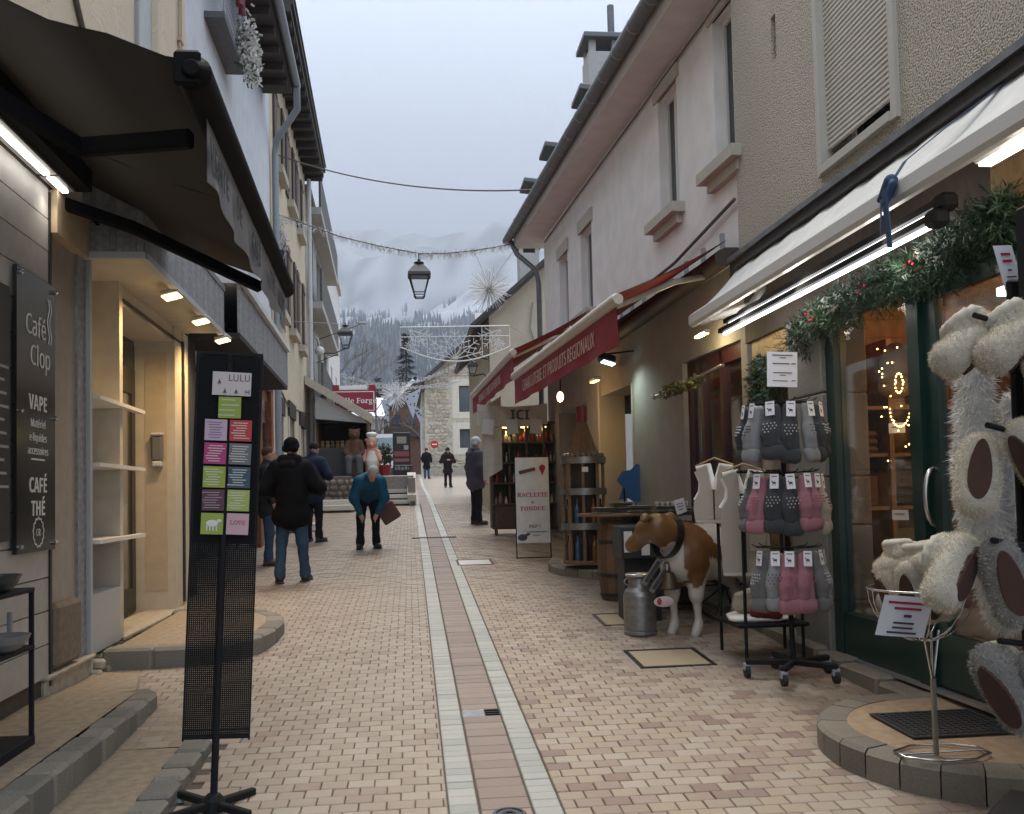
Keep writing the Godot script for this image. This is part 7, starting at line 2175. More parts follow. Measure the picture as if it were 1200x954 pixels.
	for b in [[2.20, 9.70, 0.27, 0.86, "wooden barrel used as a table behind the milk can"], [2.62, 9.15, 0.25, 0.84, "second wooden barrel behind the calf under dishes"]]:
		t = thing("barrel", b[4], "barrel", Gd(b[0], b[1]), "barrels used as tables")
		var c := Gd(b[0], b[1])
		for k in 18:
			m = MB.new()
			var a0 := TAU * k / 18; var a1 := TAU * (k + 0.96) / 18
			var rows := []
			for j in 7:
				var s := j / 6.0
				var r: float = b[2] * (0.84 + 0.16 * sin(PI * s))
				rows.append([c + Vector3(cos(a0) * r, b[3] * s, -sin(a0) * r), c + Vector3(cos(a1) * r, b[3] * s, -sin(a1) * r)])
			for j in 6: m.quad(rows[j][0], rows[j][1], rows[j + 1][1], rows[j + 1][0])
			part(m, "stave", oak[k % 3], t)
		for s in [0.06, 0.30, 0.70, 0.94]:
			m = MB.new(); var r: float = b[2] * (0.845 + 0.16 * sin(PI * s)); m.lathe([[r, -0.018], [r + 0.006, -0.018], [r + 0.006, 0.018], [r, 0.018]], c + Vector3(0, b[3] * s, 0), 28); part(m, "hoop", iron, t)
		m = MB.new(); m.lathe([[b[2] * 0.84, b[3] - 0.02], [0, b[3] - 0.02]], c, 24); part(m, "head", oak[0], t)
		nb += 1
	t = thing("barrel_board", "round wooden board on the barrel carrying stacked dishes", "board", Gd(2.2, 9.7, 0.87))
	m = MB.new(); m.lathe([[0.0, 0.0], [0.42, 0.0], [0.425, 0.015], [0.42, 0.03], [0.0, 0.03]], Gd(2.16, 9.7, 0.865), 28); part(m, "board", oak[2], t)
	var dish := [mt("pewter", [0.45, 0.45, 0.44], 0.3, "soft", 0.3, "", 0, 0.6), mt("slate_dish", [0.09, 0.09, 0.095], 0.4), mt("wood_dish", [0.22, 0.13, 0.07], 0.6, "wood", 0.3)]
	var k2 := 0
	for s in [[2.00, 9.60, 4, 0.13, "stack of wooden dishes at the left of the barrel board"], [2.25, 9.85, 6, 0.15, "taller stack of pewter plates at the back of the barrel board"], [2.36, 9.50, 5, 0.14, "stack of plates at the right of the barrel board"], [2.55, 9.1, 6, 0.17, "stack of dishes on the second barrel"], [2.75, 9.2, 4, 0.15, "low stack of dishes by the dark red window"]]:
		t = thing("dish_stack", s[4], "dishes", Gd(s[0], s[1], 0.9), "stacked dishes on the barrels")
		for j in s[2]:
			m = MB.new(); m.lathe([[0.0, 0.0], [s[3] * 0.6, 0.0], [s[3], 0.012], [s[3], 0.016], [s[3] * 0.6, 0.006], [0, 0.006]], Gd(s[0] + irnd(-0.008, 0.008), s[1] + irnd(-0.008, 0.008), 0.896 + 0.017 * j), 24)
			part(m, "plate", dish[(k2 + j) % 3], t)
		k2 += 1
	t = thing("jar_tray", "tray of small jars with shiny lids behind the calf", "jars", Gd(2.52, 9.0, 1.0))
	for k in 14:
		var c := Gd(2.42 + 0.05 * (k % 7), 9.05 + 0.07 * (k / 7), 1.0)
		m = MB.new(); m.lathe([[0.0, 0.0], [0.02, 0.0], [0.021, 0.03], [0.017, 0.036], [0.017, 0.045], [0, 0.046]], c, 10); part(m, "jar", mt("bright_tin"), t)
	price_sheet("small white card standing on the dishes near the window", Gd(2.55, 8.72, 1.02), Vector3(0.9, 0.25, 0.2), Vector3(-0.3, 0.9, 0.3), 0.10, 0.15, [[0, 0.2, 0.6, 0.05], [0, 0.0, 0.6, 0.05], [0, -0.2, 0.4, 0.05]])
	price_sheet("white card leaning against the calf's back", P(2.44, 1.50, 7.72), Vector3(0.9, 0.35, 0.1), Vector3(-0.4, 0.85, 0.3), 0.09, 0.15, [[0, 0.2, 0.6, 0.05], [0, 0.0, 0.6, 0.05], [0, -0.2, 0.4, 0.05]])
	t = thing("blue_cutout", "blue cut-out figure leaning on the pale pillar behind the dishes", "cut-out", wf(11.2, 1.35, 0.1))
	m = MB.new(); m.prism(PackedVector2Array([Vector2(0.0, 0.0), Vector2(0.12, 0.02), Vector2(0.22, -0.05), Vector2(0.30, 0.0), Vector2(0.28, 0.22), Vector2(0.32, 0.40), Vector2(0.24, 0.46), Vector2(0.16, 0.38), Vector2(0.05, 0.36), Vector2(-0.02, 0.25), Vector2(0.05, 0.16)]), Transform3D(Basis(Vector3.UP, -0.35), wf(11.75, 1.55, 0.25)), 0.02)
	part(m, "board", mt("blue_paint", [0.02, 0.12, 0.32], 0.5), t)
	m = MB.new(); m.tube([wf(11.6, 0.7, 0.22), wf(11.6, 1.7, 0.22)], 0.012, 6); part(m, "stake", bk, t)

	# bottle shaped display
	var bc := Gd(2.12, 11.4, 0.10)
	t = thing("bottle_display", "wooden bottle shaped shelf with a red neck on the round step", "display", bc)
	var bw := mt("display_wood", [0.22, 0.12, 0.05], 0.6, "wood", 0.5)
	var bg := mt("display_dark", [0.05, 0.035, 0.025], 0.7, "wood", 0.5)
	for y in [0.06, 0.50, 0.92, 1.30]:
		m = MB.new(); m.lathe([[0.0, 0.0], [0.27, 0.0], [0.275, 0.02], [0.27, 0.04], [0, 0.04]], bc + Vector3(0, y, 0), 28); part(m, "shelf", bw, t)
		if y > 0.4:
			m = MB.new(); m.lathe([[0.277, -0.035], [0.282, -0.035], [0.282, 0.045], [0.277, 0.045]], bc + Vector3(0, y + 0.01, 0), 28); part(m, "tin_band", mt("dull_tin"), t)
	for k in 8:
		var an := TAU * k / 8 + 0.2
		m = MB.new(); m.cbox(bc + Vector3(cos(an) * 0.24, 0.70, sin(an) * 0.24), Vector3(0.035, 1.25, 0.035), 0.006); part(m, "upright", bw, t)
	m = MB.new(); m.lathe([[0.16, 0.06], [0.16, 1.3]], bc, 12); part(m, "core", bg, t)
	for k in 10:
		var a0 := TAU * k / 10; var a1 := TAU * (k + 0.97) / 10
		m = MB.new()
		var rows := []
		for j in 6:
			var s := j / 5.0
			var r := lerpf(0.235, 0.065, pow(s, 0.75))
			rows.append([bc + Vector3(cos(a0) * r, 1.36 + 0.42 * s, -sin(a0) * r), bc + Vector3(cos(a1) * r, 1.36 + 0.42 * s, -sin(a1) * r)])
		for j in 5: m.quad(rows[j][0], rows[j][1], rows[j + 1][1], rows[j + 1][0])
		part(m, "shoulder_stave", bw, t)
	m = MB.new(); m.lathe([[0.062, 1.74], [0.060, 1.80], [0.068, 1.80], [0.068, 1.98], [0.0, 1.98]], bc, 18); part(m, "neck", mt("red_wax", [0.20, 0.012, 0.02], 0.45), t)
	for k in 22:
		var an := TAU * k / 22
		m = MB.new(); m.lathe([[0.0, 0.0], [0.026, 0.0], [0.028, 0.03], [0.02, 0.055], [0.0, 0.06]], bc + Vector3(cos(an) * 0.235, 1.345, sin(an) * 0.235), 8); part(m, "jar", mt("jar_brown", [0.20, 0.15, 0.11], 0.25), t)
	for y in [0.10, 0.545]:
		for k in 12:
			var an := TAU * k / 12 + 0.1
			m = MB.new(); m.lathe([[0.0, 0.0], [0.035, 0.0], [0.035, 0.18], [0.014, 0.24], [0.014, 0.30], [0, 0.30]], bc + Vector3(cos(an) * 0.20, y, sin(an) * 0.20), 8); part(m, "bottle", [mt("glass_dark", [0.03, 0.02, 0.015], 0.15), mt("glass_blue", [0.03, 0.08, 0.14], 0.2), mt("glass_amber", [0.16, 0.07, 0.02], 0.2)][k % 3], t)
	m = MB.new(); m.box(bc + Vector3(-0.03, 1.20, 0.285), Vector3(0.075, 0.06, 0.004)); part(m, "label", mt("paper_white"), t)

	# wheeled display shelf
	t = thing("display_shelf", "tall dark wheeled display shelf full of small wares", "shelf", Gd(1.95, 16.6))
	var cw := mt("shelf_wood", [0.085, 0.055, 0.035], 0.7, "wood", 0.6)
	var x0 := 1.46; var x1 := 2.70; var d0 := 16.9; var yb := gy(16.8) + 0.12
	for k in 5:
		m = MB.new(); m.cbox(P(lerpf(x0, x1, k / 4.0), yb + 0.95, d0 - 0.05 * k), Vector3(0.05, 1.9, 0.32), 0.006); part(m, "upright", cw, t)
	for k in 6:
		m = MB.new(); m.cbox(P((x0 + x1) * 0.5, yb + [0.0, 0.42, 0.80, 1.16, 1.52, 1.88][k], d0 - 0.1), Vector3(x1 - x0, 0.035, 0.36), 0.005, Basis(Vector3.UP, -0.16 * 0.0)); part(m, "shelf", cw, t)
	m = MB.new(); m.box(P((x0 + x1) * 0.5, yb + 0.95, d0 + 0.14), Vector3(x1 - x0, 1.9, 0.02)); part(m, "back", mt("shelf_back", [0.10, 0.08, 0.055], 0.8, "wood", 0.6), t)
	m = MB.new(); m.cbox(P(x0 + 0.3, yb + 0.2, d0 - 0.28), Vector3(0.56, 0.38, 0.02), 0.004); part(m, "door", cw, t)
	for k in 4:
		m = MB.new(); m.lathe([[0, -0.014], [0.05, -0.014], [0.05, 0.014], [0, 0.014]], P(x0 + 0.06 + 1.1 * (k % 2), gy(16.8) + 0.05, d0 - 0.22 + 0.26 * (k / 2)), 12, Basis(Vector3.BACK, PI / 2)); part(m, "caster", mt("rubber"), t)
	for r in 4:
		for k in 14:
			var c := P(x0 + 0.08 + 1.08 * k / 13.0 + irnd(-0.02, 0.02), yb + [0.44, 0.82, 1.18, 1.54][r], d0 - 0.16 + irnd(-0.08, 0.04))
			var s := irnd(0.7, 1.25)
			m = MB.new(); m.lathe([[0.0, 0.0], [0.032 * s, 0.0], [0.036 * s, 0.05 * s], [0.03 * s, 0.10 * s], [0.014 * s, 0.13 * s], [0.014 * s, 0.17 * s], [0, 0.17 * s]], c, 8)
			part(m, "ware", [mt("jar_brown"), mt("pale_ware", [0.45, 0.42, 0.36], 0.5), mt("glass_dark"), mt("ware_red", [0.28, 0.03, 0.03], 0.4), mt("dull_tin")][int(rng.randf() * 5)], t)
	for k in 3:
		m = MB.new(); m.box(P(1.72 + 0.33 * k, yb + 1.80, d0 - 0.22), Vector3(0.13, 0.02, 0.04)); part(m, "shelf_light", glow("led_warm2", [1, 1, 1], 2.0), t)
		lamp_light(t, P(1.72 + 0.33 * k, yb + 1.76, d0 - 0.22), Color(1.0, 0.85, 0.55), 0.03, 0.05)
	t = thing("shop_banner", "cream cloth banner with dark letters draped over the display shelf", "banner", P(1.7, 2.9, 16.3))
	var cl := mt("banner_cloth", [0.50, 0.47, 0.42], 0.85, "soft", 0.7, "hcloud", 0.8)
	var gr := []
	for i in 6:
		var row := []
		for j in 16: row.append(P(1.18 + 1.24 * j / 15.0, 2.88 + 0.36 * i / 5.0 - 0.05 * sin(PI * j / 15.0), 16.30 + 0.02 * sin(j * 1.3 + i)))
		gr.append(row)
	part(MB.new().surf(gr, 0.003), "cloth", cl, t)
	gr = []
	for i in 8:
		var row := []
		for j in 6: row.append(P(1.27 + 0.34 * j / 5.0, 1.90 + 1.28 * i / 7.0 + 0.04 * j, 16.34 + 0.03 * sin(j * 1.7)))
		gr.append(row)
	part(MB.new().surf(gr, 0.003), "side_drop", cl, t)
	letters("ICI", 0.24, P(1.93, 3.04, 16.265), Vector3.RIGHT, Vector3.UP, mt("ink_dark"), t, "lettering", 0.002, false, true)
	for k in 3:
		m = MB.new(); m.box(P(1.36 + 0.42 * k, 2.83, 16.2), Vector3(0.20, 0.26, 0.004), Basis(Vector3.BACK, irnd(-0.15, 0.15))); part(m, "notice", mt("paper_dull"), t)

	# raclette sign
	t = thing("raclette_sign", "white standing sign reading Raclette and Fondue in red letters", "sign", Gd(1.75, 13.3))
	var sb := Basis(Vector3.UP, 0.0) * Basis(Vector3.RIGHT, -0.04)
	var sc := P(1.735, 1.565, 13.32)
	m = MB.new(); m.box(sc, Vector3(0.48, 1.22, 0.008), sb); part(m, "panel", mt("sign_panel", [0.60, 0.60, 0.59], 0.5, "soft", 0.8), t)
	for s in [-1, 1]:
		m = MB.new(); m.tube([Gd(1.735 + 0.245 * s, 13.30), P(1.735 + 0.245 * s, 2.19, 13.36)], 0.009, 6); part(m, "frame_post", bk, t)
	m = MB.new(); m.tube([Gd(1.49, 13.30, 0.01), Gd(1.98, 13.30, 0.01)], 0.009, 6); part(m, "frame_foot", bk, t)
	m = MB.new(); m.tube([P(1.49, 2.185, 13.36), P(1.98, 2.185, 13.36)], 0.009, 6); part(m, "frame_top", bk, t)
	var lp := func(s: String, sz: float, x: float, y: float, mm: Material, serif := true): letters(s, sz, sc + Vector3(x, y, 0.006) + Vector3(0, 0, -0.04 * y), Vector3.RIGHT, Vector3.UP, mm, t, "lettering", 0.003, serif, true)
	lp.call("RACLETTE", 0.082, 0, 0.075, mt("ink_red")); lp.call("&", 0.06, 0, -0.03, mt("ink_red")); lp.call("FONDUE", 0.082, 0, -0.12, mt("ink_red"))
	lp.call("PSST !", 0.06, 0.02, -0.375, mt("ink_dark"), false); lp.call("n'oubliez pas l'apéro", 0.030, 0.05, -0.45, mt("ink_dark"), false); lp.call("du soir !", 0.030, 0.05, -0.50, mt("ink_dark"), false)
	m = MB.new(); m.box(sc + Vector3(-0.07, 0.42, -0.006), Vector3(0.24, 0.05, 0.005), Basis(Vector3.BACK, 0.22)); part(m, "sausage_print", mt("print_brown", [0.10, 0.04, 0.03], 0.7), t)
	m = MB.new(); m.lathe([[0.0, -0.005], [0.045, -0.005], [0.045, 0.005], [0.022, 0.005], [0.022, -0.003], [0, -0.003]], sc + Vector3(0.15, 0.46, -0.008), 18, Basis(Vector3.RIGHT, PI / 2)); m.prism(PackedVector2Array([Vector2(-0.035, 0), Vector2(0.035, 0), Vector2(0, -0.09)]), Transform3D(Basis.IDENTITY, sc + Vector3(0.15, 0.435, -0.006)), 0.006); part(m, "pin_print", mt("ink_red"), t)
	m = MB.new(); m.ball(sc + Vector3(-0.16, -0.53, 0.026), Vector3(0.07, 0.05, 0.004), 12, 6); m.ball(sc + Vector3(-0.09, -0.49, 0.026), Vector3(0.045, 0.02, 0.004), 10, 6, Basis(Vector3.BACK, 0.4)); part(m, "cow_print", mt("ink_dark"), t)

func build_shop_goods() -> void:
	# wares seen through the slipper shop's glass
	var m: MB
	var pine := mt("pine_a")
	var t := thing("shop_shelves", "pine shelves behind the glass of the slipper shop", "shelves", rf(6, 0.45, -1.3))
	for y in [0.55, 1.0, 1.45, 1.9, 2.3]: part(sl(rf, 7.55, 8.08, y, y + 0.03, -2.3, -0.25), "shelf", pine, t)
	for o in [-0.25, -1.0, -1.65, -2.3]: part(sl(rf, 7.52, 8.08, 0.45, 2.9, o - 0.02, o + 0.02), "upright", pine, t)
	var cols := [[0.22, 0.17, 0.11], [0.12, 0.08, 0.05], [0.30, 0.26, 0.20], [0.05, 0.045, 0.04], [0.18, 0.09, 0.05], [0.10, 0.14, 0.16], [0.20, 0.15, 0.03]]
	var nm := ["folded wool blanket", "leather bag", "felt hat", "knitted cap", "wooden box"]
	var rowname := ["lowest", "second", "middle", "fourth", "top"]
	for r in 5:
		for k in 6:
			var d := 7.74 + 0.04 * (k % 2)
			var o := -0.46 - 0.34 * k
			var c: Array = cols[(r * 3 + k * 2) % 7]
			var y: float = [0.58, 1.03, 1.48, 1.93, 2.33][r]
			m = MB.new()
			match (r + k) % 4:
				0:
					for j in 3: m.cbox(rf(d, y + 0.035 + 0.065 * j, o), Vector3(0.28, 0.06, 0.32), 0.025)
				1: body([[rf(d, y + 0.14, o), Vector3(0.10, 0.14, 0.13), Basis.IDENTITY], [rf(d, y + 0.26, o), Vector3(0.05, 0.05, 0.05), Basis.IDENTITY]], 0.03, 0.03, m)
				2: m.lathe([[0.0, 0.0], [0.17, 0.0], [0.17, 0.012], [0.10, 0.02], [0.09, 0.12], [0.05, 0.15], [0, 0.15]], rf(d, y, o), 16)
				3: m.cbox(rf(d, y + 0.13, o), Vector3(0.24, 0.26, 0.30), 0.012)
			solo(m, ["blanket_pile", "leather_bag", "felt_hat", "gift_box"][(r + k) % 4], mt("ware_%d" % ((r * 3 + k * 2) % 7), c, 0.85, "cloud", 0.3), "%s, %s from the window on the %s shelf inside the shop" % [["folded blanket pile", "small bag", "felt hat", "gift box"][(r + k) % 4], ["first", "second", "third", "fourth", "fifth", "sixth"][k], rowname[r]], "shop ware", "wares on the shop shelves")
	# near the glass: hanging hat, mannequin clothes, toys
	t = thing("felt_hood", "grey felt hood hanging inside the side window", "hood", rf(6.2, 2.3, -0.4))
	m = MB.new(); body([[rf(6.22, 2.50, -0.35), Vector3(0.10, 0.16, 0.13), Basis.IDENTITY], [rf(6.22, 2.36, -0.35), Vector3(0.12, 0.10, 0.16), Basis.IDENTITY]], 0.02, 0.05, m); part(m, "hood", mt("felt_taupe", [0.16, 0.12, 0.09], 0.95, "grain", 0.1), t)
	t = thing("yellow_bag", "mustard yellow bag standing low inside the side window", "bag", rf(5.95, 0.9, -0.45))
	m = MB.new(); body([[rf(5.85, 1.02, -0.4), rf(6.15, 1.02, -0.42), 0.13, 0.12], [rf(5.9, 1.15, -0.4), rf(6.1, 1.15, -0.4), 0.06, 0.06]], 0.02, 0.05, m); part(m, "bag", mt("mustard", [0.22, 0.15, 0.02], 0.8, "cloud", 0.3), t)
	m = MB.new(); m.tube([rf(5.9, 1.2, -0.38), rf(6.0, 1.38, -0.38), rf(6.1, 1.2, -0.38)], 0.012, 6); part(m, "strap", mt("suede_brown"), t)
	t = thing("coat_form", "brown coat on a form behind the side window", "coat", rf(6.1, 0.6, -0.75))
	m = MB.new(); body([[rf(6.1, 1.75, -0.75), rf(6.1, 1.2, -0.75), 0.17, 0.21], [rf(6.1, 1.2, -0.75), rf(6.1, 0.7, -0.75), 0.21, 0.26], [rf(5.92, 1.72, -0.75), rf(5.82, 1.2, -0.72), 0.08, 0.06], [rf(6.28, 1.72, -0.75), rf(6.36, 1.2, -0.72), 0.08, 0.06]], 0.03, 0.08, m); part(m, "coat", mt("tan_coat", [0.20, 0.12, 0.06], 0.9, "cloud", 0.4), t)
	for k in 3:
		price_sheet(["small white ticket on the coat inside the window", "small white ticket high inside the side window", "small white ticket low inside the side window"][k], rf(6.15, [1.45, 2.05, 0.95][k], -0.30), Vector3(0.5, 0, 0.85), Vector3.UP, 0.12, 0.07, [[0, 0.1, 0.6, 0.1]])
	t = thing("toy_rabbit", "white toy rabbit on the sill inside the side window", "toy", rf(6.3, 0.75, -0.25))
	m = MB.new(); body([[rf(6.3, 0.84, -0.25), Vector3(0.07, 0.085, 0.07), Basis.IDENTITY], [rf(6.3, 0.97, -0.25), Vector3(0.05, 0.05, 0.05), Basis.IDENTITY], [rf(6.32, 1.0, -0.25), rf(6.34, 1.12, -0.25), 0.016, 0.018], [rf(6.28, 1.0, -0.25), rf(6.26, 1.12, -0.25), 0.016, 0.018]], 0.015, 0.02, m); part(m, "rabbit", mt("fleece"), t)
	# fairy lights in a heart inside the glass
	t = thing("fairy_lights", "warm fairy lights in loops inside the side window", "fairy lights", rf(5.95, 2.2, -0.2))
	var pts := []
	for k in 15:
		var an := TAU * k / 15
		pts.append([5.88 + 0.05 * cos(an), 2.33 + 0.065 * sin(an)])
	for k in 16:
		var an := PI + PI * k / 15
		pts.append([5.88 + 0.13 * cos(an), 2.17 + 0.16 * sin(an) * 0.8])
	for k in 30: pts.append([5.90 + irnd(-0.28, 0.25), irnd(1.82, 2.66)])
	var wire := []
	for p in pts: wire.append(rf(p[0], p[1], -0.18))
	for k in pts.size():
		m = MB.new(); m.ball(wire[k], Vector3.ONE * 0.0055, 6, 4); part(m, "bulb", glow("fairy", [1.0, 0.82, 0.45], 6.0), t)
	m = MB.new(); m.tube(wire.slice(0, 31), 0.0015, 4, false); part(m, "wire", mt("dark_iron"), t)
	lamp_light(t, rf(5.9, 2.2, -0.25), Color(1.0, 0.75, 0.4), 0.03, 0.2)
	# items beside the door glass
	t = thing("book_row", "row of thin books with blue spines behind the door glass", "books", rf(4.9, 1.9, -0.5))
	part(sl(rf, 4.5, 5.1, 1.86, 1.88, -0.6, -0.35), "shelf", pine, t)
	for k in 8: part(sl(rf, 4.55 + 0.065 * k, 4.605 + 0.065 * k, 1.88, 2.08 + 0.02 * (k % 3), -0.55, -0.40), "book", mt("book_%d" % (k % 4), [[0.03, 0.14, 0.20], [0.30, 0.24, 0.14], [0.12, 0.03, 0.03], [0.35, 0.33, 0.28]][k % 4], 0.6), t)
	t = thing("stool_stack", "pale cartons stacked low behind the door glass", "cartons", rf(4.8, 0.5, -0.5))
	for k in 5: part(sl(rf, 4.5 + 0.04 * k, 5.05, 0.5 + 0.12 * k, 0.61 + 0.12 * k, -0.8, -0.4), "carton", mt("carton_%d" % (k % 2), [[0.26, 0.22, 0.17], [0.34, 0.31, 0.26]][k % 2], 0.8, "cloud", 0.3), t)

func lantern(parent: Node3D, top: Vector3, h: float, m: Material) -> void:
	# four sided street lantern hanging or standing, h from finial to foot
	var w := h * 0.285
	var q := func(k: int, r: float, y: float) -> Vector3: return top + Vector3(r * cos(PI * 0.25 + k * PI * 0.5), y, r * sin(PI * 0.25 + k * PI * 0.5))
	var mb := MB.new()
	mb.lathe([[0.0, -h * 0.02], [w * 0.12, -h * 0.06], [w * 0.10, -h * 0.12], [w * 0.42, -h * 0.13], [w * 0.42, -h * 0.16], [w * 0.30, -h * 0.17]], top, 12)
	part(mb, "finial", m, parent)
	mb = MB.new()
	var prof := [[w * 0.40, -h * 0.17], [w * 0.75, -h * 0.25], [w * 1.30, -h * 0.40], [w * 1.36, -h * 0.47], [w * 1.22, -h * 0.48]]
	for k in 4:
		for j in prof.size() - 1: mb.quad(q.call(k, prof[j + 1][0], prof[j + 1][1]), q.call(k, prof[j][0], prof[j][1]), q.call(k + 1, prof[j][0], prof[j][1]), q.call(k + 1, prof[j + 1][0], prof[j + 1][1]))
	part(mb, "hood", m, parent)
	for k in 4:
		mb = MB.new(); mb.tube([q.call(k, w * 1.15, -h * 0.47), q.call(k, w * 0.62, -h * 0.88), q.call(k, w * 0.62, -h * 0.93), q.call(k, w * 0.42, -h * 0.99)], w * 0.055, 6); part(mb, "bar", m, parent)
		mb = MB.new(); mb.quad(q.call(k + 1, w * 0.62, -h * 0.87), q.call(k, w * 0.62, -h * 0.87), q.call(k, w * 1.12, -h * 0.48), q.call(k + 1, w * 1.12, -h * 0.48)); part(mb, "pane", glass("lantern_glass", [0.9, 0.92, 0.95], 0.12), parent)
	for lv in [[1.15, 0.475], [0.62, 0.87], [0.42, 0.985]]:
		mb = MB.new()
		for k in 4: mb.tube([q.call(k, w * lv[0], -h * lv[1]), q.call(k + 1, w * lv[0], -h * lv[1])], w * 0.05, 6)
		part(mb, "ring", m, parent)

func sag(a: Vector3, b: Vector3, drop: float, n := 24) -> Array:
	var pts := []
	for k in n + 1:
		var s := float(k) / n
		pts.append(a.lerp(b, s) + Vector3(0, -drop * 4.0 * s * (1.0 - s), 0))
	return pts

func icicle_garland(label: String, pts: Array, n: int, ln: float, thick: float) -> void:
	var t := thing("light_garland", label, "light garland", pts[0], "light garlands across the street")
	var m := MB.new(); m.tube(pts, 0.012, 6); part(m, "cable", mt("old_cable"), t)
	m = MB.new()
	for k in n:
		var s := rng.randf() * (pts.size() - 1.001)
		var c: Vector3 = pts[int(s)].lerp(pts[int(s) + 1], s - int(s))
		var e := c + Vector3(irnd(-0.5, 0.5), irnd(-1.0, 0.5), irnd(-0.5, 0.5)) * ln
		m.tube([c, e], thick, 3, false)
	part(m, "sprigs", mt("frosted_wire", [0.70, 0.70, 0.70], 0.5), t).set_meta("kind", "stuff")

func starburst(label: String, c: Vector3, r: float, n: int) -> void:
	var t := thing("starburst_ornament", label, "light ornament", c, "starburst light balls over the street")
	var m := MB.new(); m.ball(c, Vector3.ONE * r * 0.16, 12, 8); part(m, "core", mt("grey_lead"), t)
	for k in n:
		var z := 1.0 - 2.0 * (k + 0.5) / n
		var an := k * 2.39996
		var dir := Vector3(sqrt(1 - z * z) * cos(an), z, sqrt(1 - z * z) * sin(an))
		m = MB.new(); m.tube([c + dir * r * 0.12, c + dir * r * irnd(0.82, 1.05)], r * 0.014, 4); part(m, "ray", mt("frosted_wire"), t)

